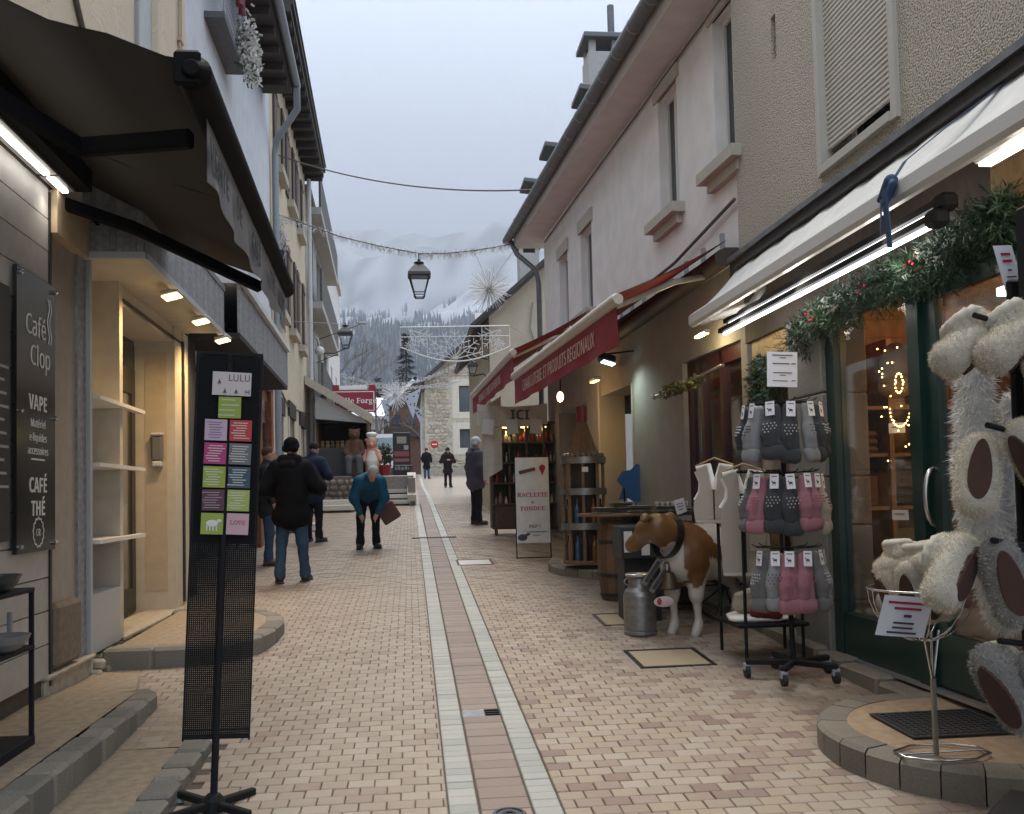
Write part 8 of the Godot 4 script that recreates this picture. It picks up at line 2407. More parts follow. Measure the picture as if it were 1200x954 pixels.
func build_street_decor() -> void:
	var m: MB
	var t: Node3D
	solo(MB.new().tube(sag(lf(19.3, 8.70, 0.03), P(2.2, 6.95, 16.0), 0.25), 0.014, 6), "overhead_wire", mt("old_cable"), "plain dark wire crossing the street high up", "wire")
	var gp := [lf(18.9, 7.34, 0.08), P(-1.25, 6.68, 18.1), P(-0.5, 6.46, 17.95), P(0.24, 6.31, 17.9), P(0.7, 6.31, 17.9), P(1.3, 6.37, 17.9), P(2.02, 6.50, 17.9)]
	icicle_garland("icicle light garland carrying the hanging lantern across the street", gp, 900, 0.13, 0.0045)
	t = thing("hanging_lantern", "black street lantern hanging over the middle of the street", "lantern", P(0.24, 5.47, 17.9))
	m = MB.new(); m.tube([P(0.24, 6.31, 17.9), P(0.24, 6.20, 17.9)], 0.015, 6); part(m, "hanger", mt("lamp_black", [0.02, 0.02, 0.022], 0.45), t)
	lantern(t, P(0.24, 6.24, 17.9), 0.80, mt("lamp_black"))
	starburst("white starburst ball hanging beside the eaves of the white house", P(1.58, 5.62, 17.9), 0.44, 110)
	for s in [-0.18, 0.32]: solo(MB.new().tube([P(1.58, 5.70, 17.9), P(1.58 + s * 1.6, 6.40, 17.9)], 0.004, 4), "hanging_wire", mt("grey_lead"), "thin %s wire holding the starburst ball" % ("left" if s < 0 else "right"), "wire")
	starburst("white starburst ball low over the far street", P(-0.52, 5.55, 36), 0.62, 90)
	icicle_garland("upper white garland over the far street", sag(P(-2.5, 6.35, 36), P(1.9, 6.75, 36), 0.55), 800, 0.11, 0.008)
	icicle_garland("lower white garland over the far street", sag(P(-2.5, 6.12, 36.4), P(1.9, 6.10, 36.4), 0.22), 800, 0.11, 0.008)
	# curved light frame
	t = thing("snowflake_arch", "white curved light frame with snowflake motifs over the street", "light frame", P(1.03, 4.58, 20.5))
	var wh := mt("frame_white", [0.66, 0.67, 0.68], 0.5)
	var x0 := -0.16; var x1 := 2.24
	var d := 20.5
	m = MB.new()
	var arc := []
	for k in 25:
		var s := k / 24.0
		arc.append(P(lerpf(x0, x1, s), 4.918 - 0.32 * sin(PI * s), d))
	m.tube(arc, 0.016, 6); part(m, "lower_rail", wh, t)
	m = MB.new(); m.tube([P(x0, 4.918, d), P(x0, 5.351, d), P(x1, 5.382, d), P(x1, 4.933, d)], 0.016, 6); part(m, "upper_rail", wh, t)
	m = MB.new(); m.tube([P(x0, 5.138, d), P(x1, 5.161, d)], 0.008, 5); part(m, "mid_rail", wh, t)
	var branch := func(c: Vector3, an: float, l: float):
		var b := MB.new()
		var dir := Vector3(cos(an), sin(an), 0)
		b.tube([c, c + dir * l], 0.008, 5)
		for k in 3:
			for s in [-1.0, 1.0]:
				var q := c + dir * l * (0.4 + 0.22 * k)
				b.tube([q, q + Vector3(cos(an + s * 0.9), sin(an + s * 0.9), 0) * l * (0.36 - 0.08 * k)], 0.007, 5)
		part(b, "snow_branch", wh, t)
	for k in 7: branch.call(P(1.03, 4.652, d), 0.25 + (PI - 0.5) * k / 6.0, 0.64)
	for k in 3: branch.call(P(x0 + 0.19, 5.298, d), -0.3 - 0.5 * k, 0.53); branch.call(P(x1 - 0.19, 5.298, d), PI + 0.3 + 0.5 * k, 0.53)
	for c in [P(0.04, 4.956, d), P(2.02, 4.979, d)]:
		m = MB.new()
		for k in 10: m.tube([c, c + Vector3(cos(k * TAU / 10), sin(k * TAU / 10), 0) * 0.115], 0.007, 5)
		part(m, "snowflake", wh, t)
	for x in [0.42, 1.63]:
		m = MB.new(); m.tube([P(x, 4.743, d), P(x, 5.366, d)], 0.008, 5); part(m, "strut", wh, t)
	solo(MB.new().tube([lf(20.5, 5.5, 0), P(x0, 5.351, d)], 0.006, 4), "hanging_wire", mt("grey_lead"), "thin wire from the left houses to the curved light frame", "wire")
	solo(MB.new().tube([P(2.7, 5.45, 21.9), P(x1, 5.382, d)], 0.006, 4), "hanging_wire", mt("grey_lead"), "short wire from the right to the curved light frame", "wire")
	# wall lanterns
	t = thing("wall_lantern", "black wall lantern on a bracket on the grey balcony block", "lantern", P(-2.0, 6.4, 30))
	lantern(t, P(-1.96, 7.25, 30), 0.86, mt("lamp_black"))
	m = MB.new(); m.tube([lf(30, 6.25, 0.0), P(-2.3, 6.25, 30), P(-1.96, 6.40, 30)], 0.02, 6); m.tube([lf(30, 5.95, 0.0), P(-2.2, 6.22, 30)], 0.014, 6); part(m, "bracket", mt("lamp_black"), t)
	t = thing("wall_lantern", "small black wall lantern on the corner of the beige gable house", "lantern", P(1.53, 4.5, 22.3))
	lantern(t, P(1.53, 4.95, 22.3), 0.45, mt("lamp_black"))
	m = MB.new(); m.tube([P(1.92, 4.35, 22.3), P(1.8, 4.55, 22.3), P(1.53, 4.50, 22.3)], 0.018, 6); m.tube([P(1.9, 4.9, 22.3), P(1.55, 4.97, 22.3)], 0.014, 6); part(m, "bracket", mt("lamp_black"), t)
	t = thing("globe_camera", "white globe camera on the corner of the shuttered house", "camera", lf(27.9, 6.0, 0.25))
	m = MB.new(); m.ball(lf(27.9, 6.0, 0.25), Vector3.ONE * 0.14, 14, 10); part(m, "globe", mt("white_enamel"), t)
	m = MB.new(); m.tube([lf(27.9, 6.15, 0.25), lf(27.9, 6.4, 0.2), lf(27.9, 6.4, 0.0)], 0.02, 6); part(m, "arm", mt("white_enamel"), t)
	t = thing("street_camera", "small grey camera on a thin arm above the wall lantern", "camera", P(-1.44, 7.2, 30.2))
	m = MB.new(); m.cbox(P(-1.44, 7.24, 30.2), Vector3(0.28, 0.08, 0.12), 0.02); part(m, "housing", mt("grey_lead"), t)
	m = MB.new(); m.tube([lf(30.2, 6.7, 0), P(-1.9, 7.05, 30.2), P(-1.5, 7.2, 30.2)], 0.012, 5); part(m, "arm", mt("lamp_black"), t)
	# frosted decoration on the white house corner
	t = thing("corner_ornament", "bundle of frosted light sprigs on the left house corner", "light ornament", lf(18.8, 6.9, 0.15))
	m = MB.new()
	for k in 150:
		var c := lf(18.8 + irnd(-0.1, 0.1), 6.9 + irnd(-0.4, 0.35), 0.15 + irnd(-0.08, 0.1))
		m.tube([c, c + Vector3(irnd(-0.12, 0.12), irnd(-0.2, 0.1), irnd(-0.12, 0.12))], 0.006, 3, false)
	part(m, "sprigs", mt("frosted_wire"), t).set_meta("kind", "stuff")
	m = MB.new(); m.cbox(lf(18.8, 6.45, 0.14), Vector3(0.18, 0.3, 0.2), 0.03); part(m, "box", mt("lamp_black"), t)

func build_far_goods() -> void:
	var m: MB
	var t: Node3D
	var ty := 2.24
	# terrace and its steps
	var w := Node3D.new(); w.name = "terrace"; w.set_meta("kind", "structure"); add_child(w)
	var lime := mt("pale_stone"); var wet := mt("wet_stone", [0.30, 0.28, 0.25], 0.5, "cloud", 0.8)
	m = MB.new(); m.cbox(P(-1.35, 1.75, 31), Vector3(2.9, 1.0, 9.6), 0.02); part(m, "platform", wet, w)
	m = MB.new(); m.cbox(P(-2.0, 1.70, 25.6), Vector3(1.0, 1.05, 2.2), 0.02); part(m, "rubble_base", mt("rubble_dark", [0.16, 0.14, 0.115], 0.9, "cloud", 0.6), w)
	for r in 4:
		var x := -2.45
		while x < -1.55:
			var l := irnd(0.12, 0.26)
			m = MB.new(); m.cbox(P(x + l * 0.5, 1.62 + 0.15 * r, 24.48), Vector3(l - 0.02, 0.13, 0.10), 0.045, Basis(Vector3.BACK, irnd(-0.35, 0.35))); part(m, "stone", [mt("rubble_d", [0.24, 0.205, 0.16], 0.9, "cloud", 0.5), mt("rubble_e", [0.19, 0.165, 0.135], 0.9, "cloud", 0.5), mt("rubble_f", [0.29, 0.25, 0.195], 0.9, "cloud", 0.5)][int(rng.randf() * 3)], w)
			x += l
	for k in 5:
		m = MB.new(); m.cbox(P(-0.68, 1.50 + 0.15 * k, 25.7 + 0.32 * k), Vector3(1.35, 0.15, 0.36), 0.01); part(m, "step", lime, w)
		m = MB.new(); m.box(P(-0.68, 1.44 + 0.15 * k, 25.56 + 0.32 * k), Vector3(1.3, 0.06, 0.1)); part(m, "riser_gap", mt("shop_dark"), w)
	m = MB.new(); m.sheet(P(-0.08, 1.70, 25.4), P(0.16, 1.70, 25.4), P(0.16, 2.36, 27.4), P(-0.08, 2.36, 27.4), 0.18); part(m, "coping", lime, w)
	m = MB.new(); m.cbox(P(0.04, 1.8, 26.6), Vector3(0.2, 0.75, 2.0), 0.01); part(m, "side_wall", wet, w)
	for k in 2:
		m = MB.new(); m.cbox(P(-1.95 + 0.1 * k, 1.42 + 0.13 * k, 23.6 + 0.4 * k), Vector3(1.1, 0.14, 0.45), 0.015); part(m, "step", lime, w)
	# rounded steps at the cream house door
	w = Node3D.new(); w.name = "steps_left"; w.set_meta("kind", "structure"); add_child(w)
	for k in 2:
		m = MB.new(); m.lathe([[0.0, 0.0], [0.62 - 0.2 * k, 0.0], [0.62 - 0.2 * k, 0.13], [0.0, 0.13]], Gd(-2.35, 18.8, 0.0 + 0.13 * k), 24); part(m, "step", lime, w)
	# market stall
	t = thing("toy_stall", "small stall with soft toys under a beige awning", "stall", P(-1.8, ty, 26.3))
	var dk := mt("stall_dark", [0.025, 0.02, 0.018], 0.8)
	m = MB.new(); m.box(P(-1.8, 3.0, 27.4), Vector3(1.4, 1.5, 0.1)); part(m, "back", dk, t)
	for s in [-2.5, -1.14]:
		m = MB.new(); m.cbox(P(s, 3.05, 26.6), Vector3(0.06, 1.65, 1.5), 0.01); part(m, "side", mt("stall_wood", [0.20, 0.11, 0.05], 0.7, "wood", 0.7), t)
	m = MB.new(); m.cbox(P(-1.8, 3.76, 26.6), Vector3(1.42, 0.08, 1.6), 0.01); part(m, "lintel", dk, t)
	m = MB.new(); m.cbox(P(-1.8, 3.02, 26.3), Vector3(1.3, 0.04, 0.5), 0.006); part(m, "shelf", mt("stall_wood"), t)
	m = MB.new(); m.cbox(P(-2.05, 2.62, 25.7), Vector3(0.75, 0.76, 0.5), 0.02); part(m, "counter", mt("anthracite", [0.035, 0.037, 0.042], 0.5), t)
	for k in 2: m = MB.new(); m.cbox(P(-1.62 + 0.16 * k, 2.55, 25.75), Vector3(0.05, 0.62, 0.3), 0.01); part(m, "stool_leg", mt("stall_wood"), t)
	var aw := [mt("awning_beige", [0.50, 0.46, 0.38], 0.8, "soft", 0.8), mt("awning_white", [0.62, 0.61, 0.58], 0.7, "soft", 0.8)]
	m = MB.new(); m.sheet(P(-2.75, 4.95, 25.4), P(-0.99, 3.90, 25.4), P(-0.99, 3.90, 28.0), P(-2.75, 4.95, 28.0), 0.03); part(m, "awning_cloth", aw[1], t)
	m = MB.new(); m.sheet(P(-2.75, 4.72, 25.35), P(-0.97, 3.62, 25.35), P(-0.97, 3.86, 25.35), P(-2.75, 4.95, 25.35), 0.02); part(m, "awning_valance", aw[0], t)
	m = MB.new(); m.sheet(P(-2.5, 3.80, 25.55), P(-1.1, 3.66, 25.55), P(-1.25, 3.80, 25.55), P(-2.5, 4.45, 25.55), 0.02); part(m, "side_cloth", mt("plastic_sheet", [0.40, 0.40, 0.40], 0.35), t)
	for k in 9:
		var c := P(-2.38 + 0.135 * k, 3.04, 26.2 + 0.05 * (k % 2))
		var s := thing("soft_toy", "plush toy %s from the left on the stall shelf" % ["first", "second", "third", "fourth", "fifth", "sixth", "seventh", "eighth", "ninth"][k], "soft toy", c, "soft toys on the stall shelf")
		m = MB.new(); body([[c + Vector3(0, 0.06, 0), Vector3(0.06, 0.07, 0.05), Basis.IDENTITY], [c + Vector3(0, 0.155, 0.01), Vector3(0.05, 0.045, 0.045), Basis.IDENTITY], [c + Vector3(-0.04, 0.19, 0), Vector3(0.018, 0.018, 0.012), Basis.IDENTITY], [c + Vector3(0.04, 0.19, 0), Vector3(0.018, 0.018, 0.012), Basis.IDENTITY]], 0.016, 0.02, m)
		part(m, "body", mt("plush_%d" % (k % 3), [[0.36, 0.20, 0.09], [0.44, 0.30, 0.16], [0.25, 0.14, 0.08]][k % 3], 0.95), s)
	# seated bear figure
	var b := P(-1.46, ty, 25.3)
	t = thing("bear_figure", "seated brown bear figure in grey trousers at the stall", "figure", b)
	m = MB.new(); body([[b + Vector3(0, 0.55, 0), b + Vector3(0, 0.85, 0.0), 0.19, 0.16], [b + Vector3(-0.16, 0.88, 0.02), b + Vector3(-0.24, 0.62, 0.10), 0.08, 0.07], [b + Vector3(0.16, 0.88, 0.02), b + Vector3(0.24, 0.62, 0.10), 0.08, 0.07], [b + Vector3(-0.24, 0.62, 0.1), b + Vector3(-0.10, 0.52, 0.24), 0.07, 0.06], [b + Vector3(0.24, 0.62, 0.1), b + Vector3(0.12, 0.52, 0.24), 0.07, 0.06], [b + Vector3(0, 1.10, 0.02), Vector3(0.15, 0.15, 0.14), Basis.IDENTITY], [b + Vector3(0, 1.06, 0.14), Vector3(0.07, 0.06, 0.07), Basis.IDENTITY], [b + Vector3(-0.12, 1.23, 0), Vector3(0.05, 0.05, 0.03), Basis.IDENTITY], [b + Vector3(0.12, 1.23, 0), Vector3(0.05, 0.05, 0.03), Basis.IDENTITY]], 0.03, 0.05, m, 0.01, 20.0)
	part(m, "body", mt("bear_plush", [0.13, 0.07, 0.04], 0.95, "grain", 0.2), t)
	m = MB.new(); body([[b + Vector3(0, 0.46, 0), b + Vector3(0, 0.5, 0), 0.19, 0.19], [b + Vector3(-0.11, 0.46, 0.05), b + Vector3(-0.14, 0.44, 0.36), 0.11, 0.10], [b + Vector3(0.11, 0.46, 0.05), b + Vector3(0.14, 0.44, 0.36), 0.11, 0.10], [b + Vector3(-0.14, 0.44, 0.36), b + Vector3(-0.14, 0.08, 0.38), 0.095, 0.085], [b + Vector3(0.14, 0.44, 0.36), b + Vector3(0.14, 0.08, 0.38), 0.095, 0.085]], 0.03, 0.05, m)
	part(m, "trousers", mt("grey_denim", [0.10, 0.11, 0.125], 0.9), t)
	m = MB.new(); m.cbox(b + Vector3(0, 0.18, -0.05), Vector3(0.42, 0.34, 0.4), 0.02); part(m, "stool", mt("stall_wood"), t)
	for s in [-1.0, 1.0]: m = MB.new(); m.ball(b + Vector3(0.05 * s, 1.14, 0.145), Vector3.ONE * 0.016, 8, 6); part(m, "eye", mt("black_acrylic"), t)
	m = MB.new(); m.ball(b + Vector3(0, 1.075, 0.215), Vector3(0.025, 0.018, 0.015), 8, 6); part(m, "nose", mt("black_acrylic"), t)
	# chef pig figure
	b = P(-1.0, ty, 25.2)
	t = thing("pig_figure", "pink chef pig figure in white apron and hat", "figure", b)
	m = MB.new(); body([[b + Vector3(0, 0.42, 0), b + Vector3(0, 0.62, 0), 0.20, 0.16], [b + Vector3(-0.09, 0.3, 0), b + Vector3(-0.09, 0.05, 0), 0.10, 0.07], [b + Vector3(0.09, 0.3, 0), b + Vector3(0.09, 0.05, 0), 0.10, 0.07], [b + Vector3(-0.17, 0.62, 0), b + Vector3(-0.21, 0.40, 0.10), 0.065, 0.055], [b + Vector3(0.17, 0.62, 0), b + Vector3(0.22, 0.42, 0.12), 0.065, 0.055], [b + Vector3(0, 0.84, 0.02), Vector3(0.145, 0.14, 0.14), Basis.IDENTITY], [b + Vector3(0, 0.80, 0.14), b + Vector3(0, 0.80, 0.19), 0.06, 0.055], [b + Vector3(-0.13, 0.95, 0), Vector3(0.06, 0.05, 0.02), Basis.IDENTITY], [b + Vector3(0.13, 0.95, 0), Vector3(0.06, 0.05, 0.02), Basis.IDENTITY]], 0.025, 0.04, m)
	part(m, "body", mt("pig_pink", [0.56, 0.26, 0.20], 0.5), t)
	m = MB.new(); body([[b + Vector3(0, 0.40, 0.04), b + Vector3(0, 0.58, 0.05), 0.19, 0.13], [b + Vector3(0, 0.24, 0.08), b + Vector3(0, 0.34, 0.08), 0.13, 0.14]], 0.025, 0.04, m); part(m, "apron", mt("apron_white", [0.68, 0.68, 0.62], 0.7), t)
	m = MB.new(); m.lathe([[0.10, 0.94], [0.11, 1.02], [0.14, 1.06], [0.15, 1.11], [0.10, 1.15], [0.0, 1.16]], b, 16); part(m, "chef_hat", mt("apron_white"), t)
	for s in [-1.0, 1.0]:
		m = MB.new(); m.ball(b + Vector3(0.055 * s, 0.88, 0.145), Vector3.ONE * 0.014, 8, 6); part(m, "eye", mt("black_acrylic"), t)
	# red pot with a bush
	b = P(-0.72, ty, 27.2)
	t = thing("potted_bush", "dark green bush in a red pot at the top of the steps", "potted plant", b)
	m = MB.new(); m.lathe([[0.0, 0.0], [0.13, 0.0], [0.18, 0.30], [0.20, 0.30], [0.20, 0.34], [0.0, 0.33]], b, 18); part(m, "pot", mt("pot_red", [0.32, 0.02, 0.03], 0.5), t)
	m = MB.new()
	for k in 700:
		m.col = Color(0.03, 0.06, 0.03).lerp(Color(0.07, 0.11, 0.06), rng.randf())
		var q := Vector3(irnd(-1, 1), irnd(-1, 1), irnd(-1, 1)).normalized() * pow(rng.randf(), 0.4)
		m.xf = Transform3D(Basis.from_euler(Vector3(irnd(0, 6), irnd(0, 6), irnd(0, 6))), b + Vector3(0, 0.62, 0) + q * Vector3(0.27, 0.36, 0.27))
		m.quad(Vector3(-0.04, -0.014, 0), Vector3(0.04, -0.014, 0), Vector3(0.04, 0.014, 0), Vector3(-0.04, 0.014, 0))
	part(m, "foliage", vc(mt("bush_leaf", [1, 1, 1], 0.6)), t).set_meta("kind", "stuff")
	m = MB.new(); m.tube([b + Vector3(0, 0.3, 0), b + Vector3(0, 0.7, 0)], 0.02, 6); part(m, "stem", mt("twig"), t)
	# red sign of the inn
	t = thing("inn_sign", "red sign with white script ending in Forge above the stall", "sign", P(-1.6, 4.2, 28.2))
	var red := mt("sign_red", [0.26, 0.01, 0.03], 0.45)
	m = MB.new(); m.cbox(P(-1.62, 4.53, 28.2), Vector3(1.30, 0.66, 0.08), 0.01); part(m, "board", red, t)
	m = MB.new()
	for e in [[P(-1.62, 4.81, 28.15), Vector3(1.2, 0.025, 0.01)], [P(-1.62, 4.25, 28.15), Vector3(1.2, 0.025, 0.01)], [P(-1.03, 4.53, 28.15), Vector3(0.025, 0.56, 0.01)], [P(-2.2, 4.53, 28.15), Vector3(0.025, 0.56, 0.01)]]: m.box(e[0], e[1])
	part(m, "border", mt("sign_white"), t)
	letters("Vieille Forge", 0.21, P(-1.62, 4.54, 28.145), Vector3.RIGHT, Vector3.UP, mt("sign_white"), t, "lettering", 0.01, true, true)
	m = MB.new(); m.cbox(P(-1.65, 4.93, 28.2), Vector3(0.85, 0.12, 0.06), 0.01); part(m, "top_band", mt("sign_white"), t)
	for x in [-2.15, -1.08]: m = MB.new(); m.cbox(P(x, 4.94, 28.2), Vector3(0.2, 0.16, 0.09), 0.01); part(m, "lamp_box", red, t)
	m = MB.new(); m.tube([P(-2.2, 4.2, 28.25), P(-2.2, ty, 28.25)], 0.03, 6); part(m, "post", mt("lamp_black"), t)
	# menu board
	b = P(-0.25, ty, 30)
	t = thing("menu_board", "dark menu board with pictures of dishes beyond the steps", "sign", b)
	m = MB.new(); m.cbox(b + Vector3(0, 0.78, 0), Vector3(0.56, 1.36, 0.05), 0.01); part(m, "board", mt("menu_dark", [0.03, 0.025, 0.025], 0.4), t)
	for e in [[0.0, 1.22, 0.30, 0.22, [0.5, 0.44, 0.36]], [0.14, 0.98, 0.14, 0.14, [0.6, 0.55, 0.5]], [0.0, 0.78, 0.46, 0.16, [0.45, 0.10, 0.12]], [0.0, 0.58, 0.46, 0.10, [0.5, 0.16, 0.18]], [0.0, 0.35, 0.44, 0.16, [0.35, 0.35, 0.34]]]:
		m = MB.new(); m.box(b + Vector3(e[0], e[1], 0.028), Vector3(e[2], e[3], 0.006)); part(m, "picture", mt("menu_%d" % int(e[1] * 100), e[4], 0.5, "cloud", 0.12), t)
	for k in 3:
		b = P(-0.45 + 0.22 * k, ty, 29.2)
		t = thing("cafe_stool", "%s black and white stool before the menu board" % ["left", "middle", "right"][k], "stool", b, "stools before the menu board")
		m = MB.new(); m.cbox(b + Vector3(0, 0.36, 0), Vector3(0.16, 0.05, 0.16), 0.01); part(m, "seat", mt("lamp_black"), t)
		for q in 4: m = MB.new(); m.tube([b + Vector3(0.06 * (1 if q & 1 else -1), 0.34, 0.06 * (1 if q & 2 else -1)), b + Vector3(0.08 * (1 if q & 1 else -1), 0, 0.08 * (1 if q & 2 else -1))], 0.01, 5); part(m, "leg", mt("lamp_black"), t)
	# white van
	b = P(-1.1, 2.55, 50)
	t = thing("parked_van", "white van with pale blue windows parked far up the street", "van", b)
	m = MB.new(); m.prism(PackedVector2Array([Vector2(-1.0, 0.35), Vector2(1.0, 0.35), Vector2(1.0, 1.5), Vector2(0.82, 2.45), Vector2(-0.82, 2.45), Vector2(-1.0, 1.5)]), Transform3D(Basis.IDENTITY, b), 4.6); part(m, "body", mt("van_white", [0.62, 0.64, 0.65], 0.3), t)
	m = MB.new(); m.prism(PackedVector2Array([Vector2(-0.88, 1.5), Vector2(0.88, 1.5), Vector2(0.76, 2.25), Vector2(-0.76, 2.25)]), Transform3D(Basis.IDENTITY, b + Vector3(0, 0, 0.02)), 0.02); part(m, "windscreen", mt("van_glass", [0.22, 0.30, 0.32], 0.1), t)
	for s in [-0.8, 0.8]:
		m = MB.new(); m.box(b + Vector3(s, 0.95, 0.02), Vector3(0.26, 0.2, 0.04)); part(m, "headlight", mt("frosted"), t)
		m = MB.new(); m.lathe([[0, -0.12], [0.33, -0.12], [0.33, 0.12], [0, 0.12]], b + Vector3(s * 1.05, 0.33, -0.9), 18, Basis(Vector3.BACK, PI / 2)); part(m, "wheel", mt("rubber"), t)
	m = MB.new(); m.cbox(b + Vector3(0, 0.5, 0.06), Vector3(1.9, 0.3, 0.16), 0.04); part(m, "bumper", mt("anthracite"), t)
	# spotted pennants
	var k4 := 0
	for pn in [[P(-0.95, 4.95, 32), P(-0.66, 4.95, 32), P(-0.68, 4.02, 32)], [P(-0.15, 5.05, 32), P(0.42, 5.35, 32), P(0.14, 4.30, 32)], [P(0.10, 4.75, 31.6), P(0.42, 4.55, 31.6), P(0.44, 3.95, 31.6)]]:
		t = thing("spotted_pennant", ["pale blue spotted pennant beside the red inn sign", "large pale blue spotted pennant before the chalet roof", "narrow pale spotted pennant near the stone house"][k4], "pennant", pn[2], "spotted pennants over the far street")
		m = MB.new()
		var z := Vector3(0, 0, -0.01)
		m.tri(pn[2], pn[1], pn[0]); m.tri(pn[0] + z, pn[1] + z, pn[2] + z)
		for e in 3: m.quad(pn[e] + z, pn[(e + 1) % 3] + z, pn[(e + 1) % 3], pn[e])
		part(m, "cloth", mt("pennant_blue", [0.50, 0.54, 0.62], 0.8), t)
		for q in 6:
			var u := irnd(0.1, 0.8); var v := irnd(0.1, 0.9 - u * 0.9)
			var c: Vector3 = pn[0] + (pn[1] - pn[0]) * u + (pn[2] - pn[0]) * v + Vector3(0, -0.02, 0.004)
			m = MB.new(); m.ball(c, Vector3(0.03, 0.03, 0.004), 8, 5); part(m, "spot", mt("ink_dark"), t)
		k4 += 1
	solo(MB.new().tube(sag(lf(32, 5.4, 0), P(1.4, 5.6, 32), 0.25), 0.008, 5), "pennant_cord", mt("grey_lead"), "thin cord carrying the spotted pennants", "cord")
	# no entry sign
	t = thing("no_entry_sign", "round red no entry sign in front of the stone house", "road sign", P(1.37, 2.9, 52))
	m = MB.new(); m.lathe([[0.0, 0.02], [0.21, 0.02], [0.22, 0.0], [0.21, -0.02], [0, -0.02]], P(1.37, 4.52, 52), 24, Basis(Vector3.RIGHT, PI / 2)); part(m, "disc", mt("sign_scarlet", [0.42, 0.015, 0.02], 0.4), t)
	m = MB.new(); m.box(P(1.37, 4.52, 51.975), Vector3(0.27, 0.065, 0.01)); part(m, "bar", mt("sign_white"), t)
	m = MB.new(); m.tube([P(1.37, 2.6, 52.03), P(1.37, 4.7, 52.03)], 0.025, 6); part(m, "post", mt("grey_lead"), t)
	# trees beyond the houses
	conifer_tree("dark spruce standing behind the stone house roof", P(-0.2, 3.2, 96), 15.5, 3.0)
	conifer_tree("second spruce left of the chalet roof", P(-3.4, 3.2, 104), 12.0, 2.6)
	bare_tree("bare grey tree rising behind the grey balcony block", P(-5.2, 3.2, 72), 11.5)
	bare_tree("bare brown tree right of the red inn sign", P(-2.6, 3.2, 76), 8.5)
	bare_tree("bare tree beside the chalet", P(1.6, 3.2, 78), 6.0)

func conifer_tree(label: String, b: Vector3, h: float, r: float) -> void:
	var t := thing("spruce_tree", label, "tree", b, "spruces behind the roofs")
	var m := MB.new(); m.tube([b, b + Vector3(0, h * 0.95, 0)], [0.25, 0.04], 8); part(m, "trunk", mt("bark", [0.06, 0.045, 0.035], 0.9), t)
	m = MB.new()
	for k in 260:
		var s := pow(rng.randf(), 0.8)
		var y := h * (0.12 + 0.86 * s)
		var an := irnd(0, TAU)
		var l := r * (1.02 - s) * irnd(0.6, 1.1) + 0.15
		var dir := Vector3(cos(an), -0.25, sin(an))
		var st := b + Vector3(0, y, 0)
		for j in 9:
			var c := st + dir * l * (0.2 + 0.8 * j / 8.0)
			m.col = Color(0.02, 0.034, 0.026).lerp(Color(0.36, 0.38, 0.40), 0.0 if rng.randf() < 0.86 else irnd(0.3, 0.9))
			for q in 3:
				var d2 := (dir + Vector3(irnd(-0.9, 0.9), irnd(-0.5, 0.2), irnd(-0.9, 0.9))).normalized() * irnd(0.25, 0.5)
				var sd := d2.cross(Vector3.UP).normalized() * 0.06
				m.tri(c - sd, c + sd, c + d2)
	part(m, "crown", vc(mt("spruce_needles", [1, 1, 1], 0.8)), t).set_meta("kind", "stuff")

func bare_tree(label: String, b: Vector3, h: float) -> void:
	var t := thing("bare_tree", label, "tree", b, "bare trees at the end of the street")
	var tr := MB.new(); var cr := MB.new()
	var bark := mt("pale_bark", [0.13, 0.11, 0.10], 0.9)
	tr.tube([b, b + Vector3(0.1, h * 0.3, 0), b + Vector3(0, h * 0.5, 0.1)], [0.2, 0.15, 0.11], 8)
	part(tr, "trunk", bark, t)
	var grow := [[b + Vector3(0, h * 0.28, 0), Vector3(0.2, 1, 0), h * 0.3, 0.09, 0], [b + Vector3(0, h * 0.5, 0.1), Vector3(0, 1, 0), h * 0.25, 0.09, 0], [b + Vector3(0.05, h * 0.38, 0), Vector3(-0.7, 1, 0.2), h * 0.28, 0.08, 0], [b + Vector3(0.05, h * 0.42, 0), Vector3(0.8, 0.9, -0.2), h * 0.28, 0.08, 0]]
	while grow.size() > 0:
		var g: Array = grow.pop_back()
		var dir: Vector3 = g[1].normalized()
		var e: Vector3 = g[0] + dir * g[2]
		cr.tube([g[0], g[0].lerp(e, 0.5) + Vector3(irnd(-0.08, 0.08), 0, irnd(-0.08, 0.08)) * g[2] * 0.5, e], [g[3], g[3] * 0.8, g[3] * 0.55], 4, false)
		if g[4] < 4:
			for k in 3: grow.append([g[0].lerp(e, irnd(0.55, 1.0)), dir + Vector3(irnd(-0.9, 0.9), irnd(-0.3, 0.5), irnd(-0.9, 0.9)), g[2] * irnd(0.55, 0.75), g[3] * 0.55, g[4] + 1])
	part(cr, "crown", bark, t).set_meta("kind", "stuff")

